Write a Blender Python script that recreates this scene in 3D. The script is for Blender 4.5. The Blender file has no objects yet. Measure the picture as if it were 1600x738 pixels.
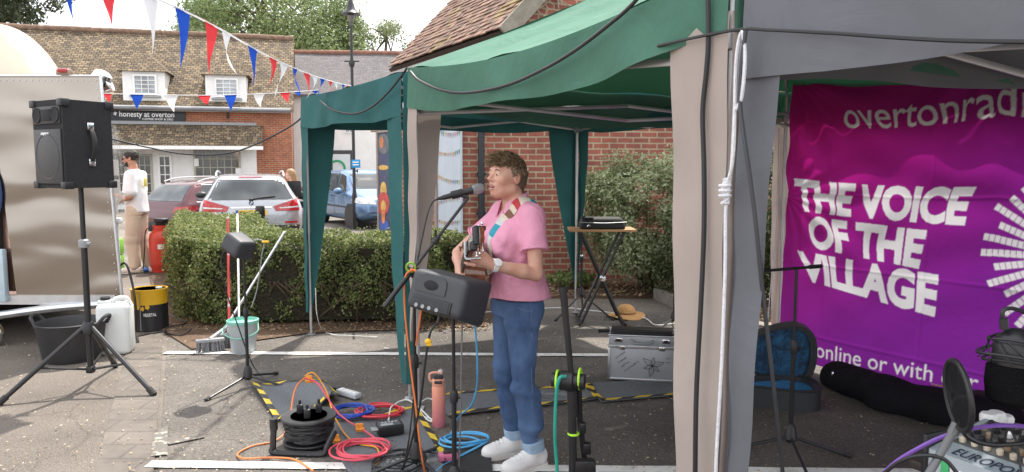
import bpy, bmesh, math, random
import numpy as np
from mathutils import Vector, Matrix, Euler
from mathutils.bvhtree import BVHTree

random.seed(7)
RNG = np.random.default_rng(7)
R = math.radians
PI = math.pi
SC = bpy.context.scene
COL = SC.collection

# ------------------------------------------------------------------ camera
FPX, CX, CY, CAMZ = 1150.0, 800.0, 369.0, 1.56
PITCH = math.atan(109.0 / FPX)
cam_d = bpy.data.cameras.new('camera')
cam = bpy.data.objects.new('camera', cam_d)
COL.objects.link(cam)
cam.location = (0, 0, CAMZ)
cam.rotation_euler = (PI / 2 - PITCH, 0, 0)
cam_d.sensor_width = 36.0
cam_d.lens = FPX / 1600.0 * 36.0
cam_d.clip_start = 0.05
cam_d.clip_end = 600.0
SC.camera = cam

# ------------------------------------------------------------------ light
SUN_DIR = Vector((0.13, 0.53, 1.0)).normalized()        # towards the sun
SUN_EL = math.asin(SUN_DIR.z)
SUN_AZ = math.atan2(SUN_DIR.x, SUN_DIR.y)
world = bpy.data.worlds.new('World')
SC.world = world
world.use_nodes = True
_nt = world.node_tree
_bg = _nt.nodes['Background']
_sky = _nt.nodes.new('ShaderNodeTexSky')
_sky.sky_type = 'NISHITA'
_sky.sun_disc = False
_sky.sun_elevation = SUN_EL
_sky.sun_rotation = SUN_AZ
_sky.dust_density = 3.0
_sky.air_density = 1.2
_tc = _nt.nodes.new('ShaderNodeTexCoord')
_mp = _nt.nodes.new('ShaderNodeMapping')
_mp.inputs['Scale'].default_value = (1.2, 1.2, 3.0)
_nz = _nt.nodes.new('ShaderNodeTexNoise')
_nz.inputs['Scale'].default_value = 2.2
_nz.inputs['Detail'].default_value = 7.0
_cr = _nt.nodes.new('ShaderNodeValToRGB')
_cr.color_ramp.elements[0].position = 0.30
_cr.color_ramp.elements[0].color = (0.5, 0.5, 0.5, 1)
_cr.color_ramp.elements[1].position = 0.55
_mx = _nt.nodes.new('ShaderNodeMixRGB')
_mx.inputs['Color2'].default_value = (9.5, 9.6, 9.9, 1)
_nt.links.new(_tc.outputs['Generated'], _mp.inputs['Vector'])
_nt.links.new(_mp.outputs['Vector'], _nz.inputs['Vector'])
_nt.links.new(_nz.outputs['Fac'], _cr.inputs['Fac'])
_nt.links.new(_cr.outputs['Color'], _mx.inputs['Fac'])
_nt.links.new(_sky.outputs['Color'], _mx.inputs['Color1'])
_nt.links.new(_mx.outputs['Color'], _bg.inputs['Color'])
_bg.inputs['Strength'].default_value = 0.12

sun_d = bpy.data.lights.new('sun', 'SUN')
sun = bpy.data.objects.new('sun', sun_d)
COL.objects.link(sun)
sun_d.energy = 3.8
sun_d.angle = R(1.2)
sun_d.color = (1.0, 0.95, 0.87)
sun.rotation_euler = SUN_DIR.to_track_quat('Z', 'Y').to_euler()
sun.location = (3, 12, 20)

SC.view_settings.view_transform = 'Standard'
SC.view_settings.look = 'None'
SC.view_settings.exposure = 0.9
SC.view_settings.gamma = 1.0
SC.view_settings.use_curve_mapping = False
SC.render.engine = 'CYCLES'
SC.cycles.max_bounces = 8
SC.cycles.use_denoising = True

# ------------------------------------------------------------------ measuring: photo pixel -> place
_f = Vector((0, math.cos(PITCH), -math.sin(PITCH)))
_u = Vector((0, math.sin(PITCH), math.cos(PITCH)))
def ray(px, py):
    return Vector((1, 0, 0)) * ((px - CX) / FPX) + _u * (-(py - CY) / FPX) + _f
def P(px, py, Y):
    d = ray(px, py)
    return Vector((0, 0, CAMZ)) + d * (Y / d.y)
def G(px, py, z=0.0):
    d = ray(px, py)
    return Vector((0, 0, CAMZ)) + d * ((z - CAMZ) / d.z)
def hitplane(px, py, p0, n):
    d = ray(px, py)
    o = Vector((0, 0, CAMZ))
    return o + d * ((Vector(p0) - o).dot(n) / d.dot(n))

# ------------------------------------------------------------------ objects
def tag(o, label=None, cat=None, group=None, kind=None):
    if label: o['label'] = label
    if cat: o['category'] = cat
    if group: o['group'] = group
    if kind: o['kind'] = kind
    return o
def thing(name, label, cat, loc=(0, 0, 0), rz=0.0, group=None):
    o = bpy.data.objects.new(name, None)
    COL.objects.link(o)
    o.empty_display_size = 0.1
    o.location = loc
    o.rotation_euler = (0, 0, rz)
    return tag(o, label, cat, group)
def copy_tree(o, parent=None):
    c = o.copy()
    COL.objects.link(c)
    if parent is not None:
        c.parent = parent
    for ch in list(o.children):
        copy_tree(ch, c)
    return c
def wmat(o):
    m = Matrix.Translation(o.location) @ o.rotation_euler.to_matrix().to_4x4()
    return (wmat(o.parent) @ m) if o.parent else m

def frame_from(z, x=None):
    z = Vector(z).normalized()
    if x is None:
        x = Vector((1, 0, 0)) if abs(z.x) < 0.9 else Vector((0, 1, 0))
    x = Vector(x)
    x = (x - z * x.dot(z)).normalized()
    y = z.cross(x)
    return Matrix((x, y, z)).transposed()
def mat4(loc, r3=None):
    m = (r3 if r3 is not None else Matrix.Identity(3)).to_4x4()
    m.translation = Vector(loc)
    return m
def catmull(pts, n=8, closed=False):
    p = [Vector(q) for q in pts]
    m = len(p)
    out = []
    for i in range(m if closed else m - 1):
        p0 = p[(i - 1) % m] if (closed or i > 0) else p[0] * 2 - p[1]
        p1, p2 = p[i], p[(i + 1) % m]
        p3 = p[(i + 2) % m] if (closed or i + 2 < m) else p2 * 2 - p1
        for k in range(n):
            t = k / n
            out.append(0.5 * ((2 * p1) + (p2 - p0) * t + (2 * p0 - 5 * p1 + 4 * p2 - p3) * t * t + (3 * p1 - p0 - 3 * p2 + p3) * t ** 3))
    if not closed:
        out.append(p[-1].copy())
    return out

class MB:
    """collects shapes and links them as one mesh object"""
    def __init__(s):
        s.v, s.f, s.m = [], [], []
    def add(s, vs, fs, M=None, mi=0):
        b = len(s.v)
        if M is not None:
            s.v.extend((M @ Vector(q))[:] for q in vs)
        else:
            s.v.extend(tuple(q) for q in vs)
        s.f.extend(tuple(i + b for i in q) for q in fs)
        s.m.extend([mi] * len(fs))
        return s
    def addbm(s, bm, M=None, mi=0):
        bm.verts.index_update()
        s.add([q.co[:] for q in bm.verts], [[w.index for w in q.verts] for q in bm.faces], M, mi)
        bm.free()
        return s
    def box(s, c, d, bev=0.0, M=None, mi=0, seg=2, taper=None):
        bm = bmesh.new()
        bmesh.ops.create_cube(bm, size=1.0)
        for q in bm.verts:
            tx = ty = 1.0
            if taper and q.co.z > 0:
                tx, ty = taper
            q.co = Vector((q.co.x * d[0] * tx + c[0], q.co.y * d[1] * ty + c[1], q.co.z * d[2] + c[2]))
        if bev > 0:
            bmesh.ops.bevel(bm, geom=bm.edges[:], offset=bev, segments=seg, profile=0.5, affect='EDGES')
        return s.addbm(bm, M, mi)
    def cyl(s, p0, p1, r0, r1=None, n=14, M=None, mi=0, caps=True):
        p0, p1 = Vector(p0), Vector(p1)
        r1 = r0 if r1 is None else r1
        fr = frame_from(p1 - p0)
        vs = []
        for p, r in ((p0, r0), (p1, r1)):
            for i in range(n):
                a = 2 * PI * i / n
                vs.append(p + fr @ Vector((math.cos(a) * r, math.sin(a) * r, 0)))
        fs = [(i, (i + 1) % n, n + (i + 1) % n, n + i) for i in range(n)]
        if caps:
            fs += [tuple(range(n - 1, -1, -1)), tuple(range(n, 2 * n))]
        return s.add(vs, fs, M, mi)
    def tube(s, pts, r, n=8, M=None, mi=0, closed=False, flat=1.0):
        pts = [Vector(p) for p in pts]
        k = len(pts)
        rs = r if isinstance(r, (list, tuple)) else [r] * k
        vs, x = [], None
        for i in range(k):
            if closed:
                t = pts[(i + 1) % k] - pts[i - 1]
            else:
                t = pts[min(i + 1, k - 1)] - pts[max(i - 1, 0)]
            if t.length < 1e-9:
                t = Vector((0, 0, 1))
            fr = frame_from(t, x)
            x = fr.col[0].copy()
            for j in range(n):
                a = 2 * PI * j / n
                vs.append(pts[i] + fr @ Vector((math.cos(a) * rs[i], math.sin(a) * rs[i] * flat, 0)))
        fs = []
        for i in range(k if closed else k - 1):
            i2 = (i + 1) % k
            fs += [(i * n + j, i * n + (j + 1) % n, i2 * n + (j + 1) % n, i2 * n + j) for j in range(n)]
        if not closed:
            fs += [tuple(range(n - 1, -1, -1)), tuple(range((k - 1) * n, k * n))]
        return s.add(vs, fs, M, mi)
    def lathe(s, prof, n=24, M=None, mi=0, sx=1.0, sy=1.0):
        vs, fs = [], []
        for (r, z) in prof:
            for i in range(n):
                a = 2 * PI * i / n
                vs.append((math.cos(a) * r * sx, math.sin(a) * r * sy, z))
        for k in range(len(prof) - 1):
            fs += [(k * n + i, k * n + (i + 1) % n, (k + 1) * n + (i + 1) % n, (k + 1) * n + i) for i in range(n)]
        if prof[0][0] > 1e-6: fs.append(tuple(range(n - 1, -1, -1)))
        if prof[-1][0] > 1e-6: fs.append(tuple(range((len(prof) - 1) * n, len(prof) * n)))
        return s.add(vs, fs, M, mi)
    def prism(s, poly, z0, z1, M=None, mi=0):
        n = len(poly)
        vs = [(p[0], p[1], z0) for p in poly] + [(p[0], p[1], z1) for p in poly]
        fs = [tuple(range(n - 1, -1, -1)), tuple(range(n, 2 * n))]
        fs += [(i, (i + 1) % n, n + (i + 1) % n, n + i) for i in range(n)]
        return s.add(vs, fs, M, mi)
    def ell(s, c, r, M=None, mi=0, n=16, m=10):
        prof = [(max(1e-7, math.sin(PI * k / m)), -math.cos(PI * k / m)) for k in range(m + 1)]
        L = mat4(c) @ Matrix.Diagonal((r[0], r[1], r[2], 1))
        return s.lathe(prof, n, (M @ L) if M is not None else L, mi)
    def grid(s, fn, nu, nv, M=None, mi=0):
        vs = [fn(i / nu, j / nv) for j in range(nv + 1) for i in range(nu + 1)]
        fs = [(j * (nu + 1) + i, j * (nu + 1) + i + 1, (j + 1) * (nu + 1) + i + 1, (j + 1) * (nu + 1) + i) for j in range(nv) for i in range(nu)]
        return s.add(vs, fs, M, mi)
    def quad(s, a, b, c, d, M=None, mi=0):
        return s.add([a, b, c, d], [(0, 1, 2, 3)], M, mi)
    def build(s, name, mats, parent=None, world=False, smooth=True, ang=38, uv=False, solid=0.0):
        me = bpy.data.meshes.new(name)
        vs = s.v
        if world and parent is not None:
            inv = wmat(parent).inverted()
            vs = [(inv @ Vector(q))[:] for q in vs]
        me.from_pydata(vs, [], s.f)
        mats = mats if isinstance(mats, (list, tuple)) else [mats]
        for q in mats: me.materials.append(q)
        if len(mats) > 1:
            me.polygons.foreach_set('material_index', s.m)
        finish(me, smooth, ang)
        if uv: box_uv(me)
        o = bpy.data.objects.new(name, me)
        COL.objects.link(o)
        if parent is not None: o.parent = parent
        if solid:
            md = o.modifiers.new('thickness', 'SOLIDIFY'); md.thickness = solid; md.offset = 0
        return o

def finish(me, smooth=True, ang=38):
    bm = bmesh.new()
    bm.from_mesh(me)
    bmesh.ops.recalc_face_normals(bm, faces=bm.faces[:])
    if smooth:
        th = R(ang)
        for f in bm.faces: f.smooth = True
        for e in bm.edges:
            e.smooth = len(e.link_faces) == 2 and e.calc_face_angle(0.0) < th
    bm.to_mesh(me)
    bm.free()
    me.update()
def box_uv(me):
    uv = me.uv_layers.new(name='UVMap')
    for p in me.polygons:
        n = p.normal
        if abs(n.z) > 0.97:
            t, b = Vector((1, 0, 0)), Vector((0, 1, 0))
        else:
            t = Vector((-n.y, n.x, 0)).normalized()
            b = n.cross(t)
        for li in p.loop_indices:
            c = me.vertices[me.loops[li].vertex_index].co
            uv.data[li].uv = (c.dot(t), c.dot(b))
def mesh_np(name, V, F, mats, parent=None, smooth=True):
    """V (n,3) array, F (m,k) int array"""
    me = bpy.data.meshes.new(name)
    V = np.asarray(V, dtype=np.float32); F = np.asarray(F, dtype=np.int32)
    k = F.shape[1]
    me.vertices.add(len(V)); me.vertices.foreach_set('co', V.ravel())
    me.loops.add(F.size); me.loops.foreach_set('vertex_index', F.ravel())
    me.polygons.add(len(F))
    me.polygons.foreach_set('loop_start', np.arange(0, F.size, k, dtype=np.int32))
    me.polygons.foreach_set('loop_total', np.full(len(F), k, dtype=np.int32))
    for q in (mats if isinstance(mats, (list, tuple)) else [mats]): me.materials.append(q)
    me.polygons.foreach_set('use_smooth', np.full(len(F), smooth, dtype=bool))
    me.update(calc_edges=True); me.validate()
    o = bpy.data.objects.new(name, me)
    COL.objects.link(o)
    if parent is not None: o.parent = parent
    return o

# ------------------------------------------------------------------ text
def text_mesh(s, size=1.0, offset=0.0, shear=0.0, space=1.0, align='LEFT'):
    cu = bpy.data.curves.new('lettering', 'FONT')
    cu.body = s; cu.size = size; cu.offset = offset; cu.shear = shear; cu.space_character = space
    cu.align_x = align
    cu.resolution_u = 4
    o = bpy.data.objects.new('lettering', cu)
    COL.objects.link(o)
    dg = bpy.context.evaluated_depsgraph_get()
    me = bpy.data.meshes.new_from_object(o.evaluated_get(dg))
    bm = bmesh.new(); bm.from_mesh(me)
    bmesh.ops.triangulate(bm, faces=bm.faces[:])
    V = [q.co[:] for q in bm.verts]; bm.verts.index_update()
    F = [[w.index for w in q.verts] for q in bm.faces]
    bm.free()
    bpy.data.objects.remove(o); bpy.data.curves.remove(cu); bpy.data.meshes.remove(me)
    return V, F
def fit_text(s, w, h, **k):
    V, F = text_mesh(s, **k)
    A = np.array(V)[:, :2]
    lo, hi = A.min(0), A.max(0)
    A = (A - lo) / (hi - lo) * np.array([w, h])
    return A, F

# ------------------------------------------------------------------ materials
def new_mat(name):
    m = bpy.data.materials.new(name)
    m.use_nodes = True
    nt = m.node_tree
    return m, nt, nt.nodes['Principled BSDF'], nt.nodes['Material Output']
def rgba(c): return (c[0], c[1], c[2], 1.0)
def node(nt, t, **kw):
    n = nt.nodes.new(t)
    for k, v in kw.items():
        if k in n.inputs: n.inputs[k].default_value = v
        else: setattr(n, k, v)
    return n
def PM(name, col, rough=0.5, metal=0.0, var=0.12, scale=6.0, bump=0.0, bscale=40.0, col2=None, stretch=(1, 1, 1), spec=0.5, coat=0.0, lo=0.35, hi=0.65, rvar=0.08, emit=None, bdist=0.01):
    """painted / plastic / metal surface with a procedural mottling and micro relief"""
    m, nt, b, out = new_mat(name)
    tc = node(nt, 'ShaderNodeTexCoord'); mp = node(nt, 'ShaderNodeMapping'); mp.inputs['Scale'].default_value = stretch
    nt.links.new(tc.outputs['Object'], mp.inputs['Vector'])
    nz = node(nt, 'ShaderNodeTexNoise', Scale=scale, Detail=6.0, Roughness=0.6)
    nt.links.new(mp.outputs['Vector'], nz.inputs['Vector'])
    cr = node(nt, 'ShaderNodeValToRGB')
    c2 = col2 if col2 else tuple(min(1.0, x * (1 + var)) for x in col)
    c1 = col if col2 else tuple(x * (1 - var) for x in col)
    cr.color_ramp.elements[0].position = lo; cr.color_ramp.elements[0].color = rgba(c1)
    cr.color_ramp.elements[1].position = hi; cr.color_ramp.elements[1].color = rgba(c2)
    nt.links.new(nz.outputs['Fac'], cr.inputs['Fac'])
    nt.links.new(cr.outputs['Color'], b.inputs['Base Color'])
    b.inputs['Metallic'].default_value = metal
    b.inputs['Specular IOR Level'].default_value = spec
    b.inputs['Coat Weight'].default_value = coat
    mr = node(nt, 'ShaderNodeMapRange'); mr.inputs['To Min'].default_value = max(0.02, rough - rvar); mr.inputs['To Max'].default_value = min(1.0, rough + rvar)
    nt.links.new(nz.outputs['Fac'], mr.inputs['Value']); nt.links.new(mr.outputs['Result'], b.inputs['Roughness'])
    if bump > 0:
        n2 = node(nt, 'ShaderNodeTexNoise', Scale=bscale, Detail=4.0)
        nt.links.new(mp.outputs['Vector'], n2.inputs['Vector'])
        bp = node(nt, 'ShaderNodeBump', Strength=bump, Distance=bdist)
        nt.links.new(n2.outputs['Fac'], bp.inputs['Height']); nt.links.new(bp.outputs['Normal'], b.inputs['Normal'])
    if emit:
        b.inputs['Emission Color'].default_value = rgba(emit[0]); b.inputs['Emission Strength'].default_value = emit[1]
    return m
def cloth(name, col, trans=0.25, var=0.10, scale=3.0, wr=0.25, wscale=5.0, tcol=None, rough=0.85):
    """woven sheet that lets some light through, with soft creases"""
    m, nt, b, out = new_mat(name)
    tc = node(nt, 'ShaderNodeTexCoord')
    nz = node(nt, 'ShaderNodeTexNoise', Scale=scale, Detail=5.0)
    nt.links.new(tc.outputs['Object'], nz.inputs['Vector'])
    cr = node(nt, 'ShaderNodeValToRGB')
    cr.color_ramp.elements[0].position = 0.3; cr.color_ramp.elements[0].color = rgba([x * (1 - var) for x in col])
    cr.color_ramp.elements[1].position = 0.7; cr.color_ramp.elements[1].color = rgba([min(1, x * (1 + var)) for x in col])
    nt.links.new(nz.outputs['Fac'], cr.inputs['Fac'])
    nt.links.new(cr.outputs['Color'], b.inputs['Base Color'])
    b.inputs['Roughness'].default_value = rough; b.inputs['Specular IOR Level'].default_value = 0.25
    n2 = node(nt, 'ShaderNodeTexNoise', Scale=wscale, Detail=6.0, Distortion=1.2)
    nt.links.new(tc.outputs['Object'], n2.inputs['Vector'])
    bp = node(nt, 'ShaderNodeBump', Strength=wr, Distance=0.03)
    nt.links.new(n2.outputs['Fac'], bp.inputs['Height']); nt.links.new(bp.outputs['Normal'], b.inputs['Normal'])
    if trans > 0:
        tr = node(nt, 'ShaderNodeBsdfTranslucent')
        if tcol: tr.inputs['Color'].default_value = rgba(tcol)
        else: nt.links.new(cr.outputs['Color'], tr.inputs['Color'])
        nt.links.new(bp.outputs['Normal'], tr.inputs['Normal'])
        mx = node(nt, 'ShaderNodeMixShader', Fac=trans)
        nt.links.new(b.outputs['BSDF'], mx.inputs[1]); nt.links.new(tr.outputs['BSDF'], mx.inputs[2])
        nt.links.new(mx.outputs['Shader'], out.inputs['Surface'])
    return m
def leafmat(name, cols, trans=0.35, rough=0.5):
    m, nt, b, out = new_mat(name)
    ge = node(nt, 'ShaderNodeNewGeometry')
    cr = node(nt, 'ShaderNodeValToRGB')
    el = cr.color_ramp.elements
    el[0].position = 0.0; el[0].color = rgba(cols[0])
    el[1].position = 1.0; el[1].color = rgba(cols[-1])
    for i, c in enumerate(cols[1:-1]):
        e = el.new((i + 1) / (len(cols) - 1)); e.color = rgba(c)
    nt.links.new(ge.outputs['Random Per Island'], cr.inputs['Fac'])
    nt.links.new(cr.outputs['Color'], b.inputs['Base Color'])
    b.inputs['Roughness'].default_value = rough
    tr = node(nt, 'ShaderNodeBsdfTranslucent')
    nt.links.new(cr.outputs['Color'], tr.inputs['Color'])
    mx = node(nt, 'ShaderNodeMixShader', Fac=trans)
    nt.links.new(b.outputs['BSDF'], mx.inputs[1]); nt.links.new(tr.outputs['BSDF'], mx.inputs[2])
    nt.links.new(mx.outputs['Shader'], out.inputs['Surface'])
    return m
def brickmat(name, c1, c2, mortar, bw=0.225, bh=0.075, ms=0.010, bump=0.5, offset=0.5, stain=0.25, c3=None, rough=0.9, msm=0.1):
    m, nt, b, out = new_mat(name)
    tc = node(nt, 'ShaderNodeTexCoord')
    wz = node(nt, 'ShaderNodeTexNoise', Scale=14.0, Detail=3.0)
    nt.links.new(tc.outputs['UV'], wz.inputs['Vector'])
    wm = node(nt, 'ShaderNodeMixRGB', blend_type='LINEAR_LIGHT', Fac=0.006)
    nt.links.new(tc.outputs['UV'], wm.inputs['Color1']); nt.links.new(wz.outputs['Color'], wm.inputs['Color2'])
    br = node(nt, 'ShaderNodeTexBrick', Scale=1.0)
    br.inputs['Color1'].default_value = rgba(c1); br.inputs['Color2'].default_value = rgba(c2); br.inputs['Mortar'].default_value = rgba(mortar)
    br.inputs['Mortar Size'].default_value = ms; br.inputs['Mortar Smooth'].default_value = msm
    br.inputs['Brick Width'].default_value = bw; br.inputs['Row Height'].default_value = bh
    br.offset = offset
    nt.links.new(wm.outputs['Color'], br.inputs['Vector'])
    nz = node(nt, 'ShaderNodeTexNoise', Scale=3.0, Detail=8.0, Roughness=0.7)
    nt.links.new(tc.outputs['UV'], nz.inputs['Vector'])
    cr = node(nt, 'ShaderNodeValToRGB')
    cr.color_ramp.elements[0].position = 0.35; cr.color_ramp.elements[0].color = rgba([1 - stain] * 3)
    cr.color_ramp.elements[1].position = 0.65; cr.color_ramp.elements[1].color = rgba(c3 if c3 else [1 + stain * 0.4] * 3)
    nt.links.new(nz.outputs['Fac'], cr.inputs['Fac'])
    mu = node(nt, 'ShaderNodeMixRGB', blend_type='MULTIPLY', Fac=1.0)
    nt.links.new(br.outputs['Color'], mu.inputs['Color1']); nt.links.new(cr.outputs['Color'], mu.inputs['Color2'])
    nt.links.new(mu.outputs['Color'], b.inputs['Base Color'])
    b.inputs['Roughness'].default_value = rough
    n3 = node(nt, 'ShaderNodeTexNoise', Scale=60.0, Detail=4.0)
    nt.links.new(tc.outputs['UV'], n3.inputs['Vector'])
    ad = node(nt, 'ShaderNodeMath', operation='MULTIPLY_ADD'); ad.inputs[1].default_value = -1.0
    sc = node(nt, 'ShaderNodeMath', operation='MULTIPLY'); sc.inputs[1].default_value = 0.3
    nt.links.new(n3.outputs['Fac'], sc.inputs[0])
    nt.links.new(br.outputs['Fac'], ad.inputs[0]); nt.links.new(sc.outputs['Value'], ad.inputs[2])
    bp = node(nt, 'ShaderNodeBump', Strength=bump, Distance=0.012)
    nt.links.new(ad.outputs['Value'], bp.inputs['Height']); nt.links.new(bp.outputs['Normal'], b.inputs['Normal'])
    return m
def glassmat(name, col=(0.03, 0.035, 0.04), rough=0.05):
    m, nt, b, out = new_mat(name)
    tc = node(nt, 'ShaderNodeTexCoord')
    nz = node(nt, 'ShaderNodeTexNoise', Scale=1.3, Detail=2.0)
    nt.links.new(tc.outputs['Object'], nz.inputs['Vector'])
    cr = node(nt, 'ShaderNodeValToRGB')
    cr.color_ramp.elements[0].position = 0.4; cr.color_ramp.elements[0].color = rgba([x * 0.5 for x in col])
    cr.color_ramp.elements[1].position = 0.65; cr.color_ramp.elements[1].color = rgba([x * 1.8 for x in col])
    nt.links.new(nz.outputs['Fac'], cr.inputs['Fac']); nt.links.new(cr.outputs['Color'], b.inputs['Base Color'])
    b.inputs['Roughness'].default_value = rough; b.inputs['Specular IOR Level'].default_value = 0.8
    return m

def leaves_np(pts, nrm, size, aspect=0.6, tilt=0.6, rng=RNG):
    """one small bent leaf (2 quads share a midrib -> 6 verts) per point; returns V,F"""
    n = len(pts)
    d = nrm + rng.normal(0, tilt, (n, 3))
    d /= np.linalg.norm(d, axis=1, keepdims=True) + 1e-9
    a = rng.normal(0, 1, (n, 3)); a -= d * (a * d).sum(1, keepdims=True); a /= np.linalg.norm(a, axis=1, keepdims=True) + 1e-9
    b = np.cross(d, a)
    s = (size * rng.uniform(0.6, 1.3, (n, 1)))
    w = s * aspect * 0.5
    V = np.empty((n, 4, 3))
    V[:, 0] = pts - a * s * 0.5
    V[:, 1] = pts + b * w - d * s * 0.12
    V[:, 2] = pts + a * s * 0.5
    V[:, 3] = pts - b * w - d * s * 0.12
    F = np.arange(n * 4).reshape(n, 4)
    return V.reshape(-1, 3), F

# ------------------------------------------------------------------ implicit surfaces (people, soft things)
def smin(a, b, k):
    if k <= 0: return np.minimum(a, b)
    h = np.clip(0.5 + 0.5 * (b - a) / k, 0, 1)
    return b * (1 - h) + a * h - k * h * (1 - h)
class Field:
    def __init__(s, lo, hi, h):
        s.lo = np.array(lo, float); s.h = h
        s.n = np.ceil((np.array(hi) - s.lo) / h).astype(int) + 1
        s.F = np.full(s.n, 1.0, np.float32)
        s.ax = [(s.lo[i] + np.arange(s.n[i]) * h).astype(np.float32) for i in range(3)]
    def op(s, fn, lo, hi, k=0.0, mode='u'):
        pad = k + 3 * s.h
        i0 = np.clip(np.floor((np.array(lo) - pad - s.lo) / s.h).astype(int), 0, s.n)
        i1 = np.clip(np.ceil((np.array(hi) + pad - s.lo) / s.h).astype(int) + 1, 0, s.n)
        if (i1 <= i0).any(): return s
        sl = tuple(slice(a, b) for a, b in zip(i0, i1))
        X = s.ax[0][sl[0]][:, None, None]; Y = s.ax[1][sl[1]][None, :, None]; Z = s.ax[2][sl[2]][None, None, :]
        d = fn(X, Y, Z)
        A = s.F[sl]
        if mode == 'u': s.F[sl] = smin(A, d, k)
        elif mode == 's': s.F[sl] = -smin(-A, d, k)
        return s
    def cap(s, p0, p1, r0, r1=None, k=0.02, mode='u'):
        r1 = r0 if r1 is None else r1
        p0, p1 = np.array(p0, float), np.array(p1, float)
        ba = p1 - p0; bb = max(1e-12, float(ba @ ba)); rm = max(r0, r1)
        def fn(X, Y, Z):
            x, y, z = X - p0[0], Y - p0[1], Z - p0[2]
            t = np.clip((x * ba[0] + y * ba[1] + z * ba[2]) / bb, 0, 1)
            return np.sqrt((x - t * ba[0]) ** 2 + (y - t * ba[1]) ** 2 + (z - t * ba[2]) ** 2) - (r0 + (r1 - r0) * t)
        return s.op(fn, np.minimum(p0, p1) - rm, np.maximum(p0, p1) + rm, k, mode)
    def ell(s, c, r, rot=None, k=0.02, mode='u'):
        c = np.array(c, float); r = np.array(r, float); Mi = np.array(rot.inverted()) if rot is not None else np.eye(3)
        def fn(X, Y, Z):
            x, y, z = X - c[0], Y - c[1], Z - c[2]
            q = [(Mi[i, 0] * x + Mi[i, 1] * y + Mi[i, 2] * z) for i in range(3)]
            k0 = np.sqrt(sum((q[i] / r[i]) ** 2 for i in range(3)))
            k1 = np.sqrt(sum((q[i] / r[i] ** 2) ** 2 for i in range(3)))
            return (k0 * (k0 - 1) / np.maximum(k1, 1e-6)).astype(np.float32)
        rm = r.max()
        return s.op(fn, c - rm, c + rm, k, mode)
    def column(s, rows, k=0.02, mode='u'):
        """rows: (z, cx, cy, rx, ry) stacked ellipses"""
        A = np.array(rows)
        def fn(X, Y, Z):
            cx, cy, rx, ry = (np.interp(Z, A[:, 0], A[:, i]) for i in (1, 2, 3, 4))
            q = np.sqrt(((X - cx) / rx) ** 2 + ((Y - cy) / ry) ** 2)
            d = (q - 1) * np.minimum(rx, ry)
            zc = np.maximum(A[0, 0] - Z, Z - A[-1, 0])
            return np.maximum(d, zc)
        rm = A[:, 3:5].max()
        lo = [(A[:, 1]).min() - rm, A[:, 2].min() - rm, A[0, 0]]; hi = [A[:, 1].max() + rm, A[:, 2].max() + rm, A[-1, 0]]
        return s.op(fn, lo, hi, k, mode)
    def cut(s, p, n):
        """keep the side of the plane that n points away from"""
        p = np.array(p, float); n = np.array(n, float) / np.linalg.norm(n)
        X, Y, Z = s.ax[0][:, None, None], s.ax[1][None, :, None], s.ax[2][None, None, :]
        d = (X - p[0]) * n[0] + (Y - p[1]) * n[1] + (Z - p[2]) * n[2]
        s.F = np.maximum(s.F, d.astype(np.float32))
        return s
    def sample(s, p):
        q = np.clip(((np.array(p) - s.lo) / s.h), 0, s.n - 2)
        i = q.astype(int); f = q - i
        r = 0.0
        for dx in (0, 1):
            for dy in (0, 1):
                for dz in (0, 1):
                    w = (f[0] if dx else 1 - f[0]) * (f[1] if dy else 1 - f[1]) * (f[2] if dz else 1 - f[2])
                    r += w * s.F[i[0] + dx, i[1] + dy, i[2] + dz]
        return r
    def out(s, p, d, reach=0.4):
        """walk from outside along -d until the surface"""
        p = np.array(p, float); d = np.array(d, float) / np.linalg.norm(d)
        for t in np.arange(reach, -reach, -0.004):
            if s.sample(p + d * t) < 0: return Vector(p + d * (t + 0.004))
        return Vector(p)
    def mesh(s, name, mats, parent=None, disp=None):
        V, Q = nets(s.F, s.lo, s.h)
        if disp is not None: V = disp(V)
        return mesh_np(name, V, Q, mats, parent, True)
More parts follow.
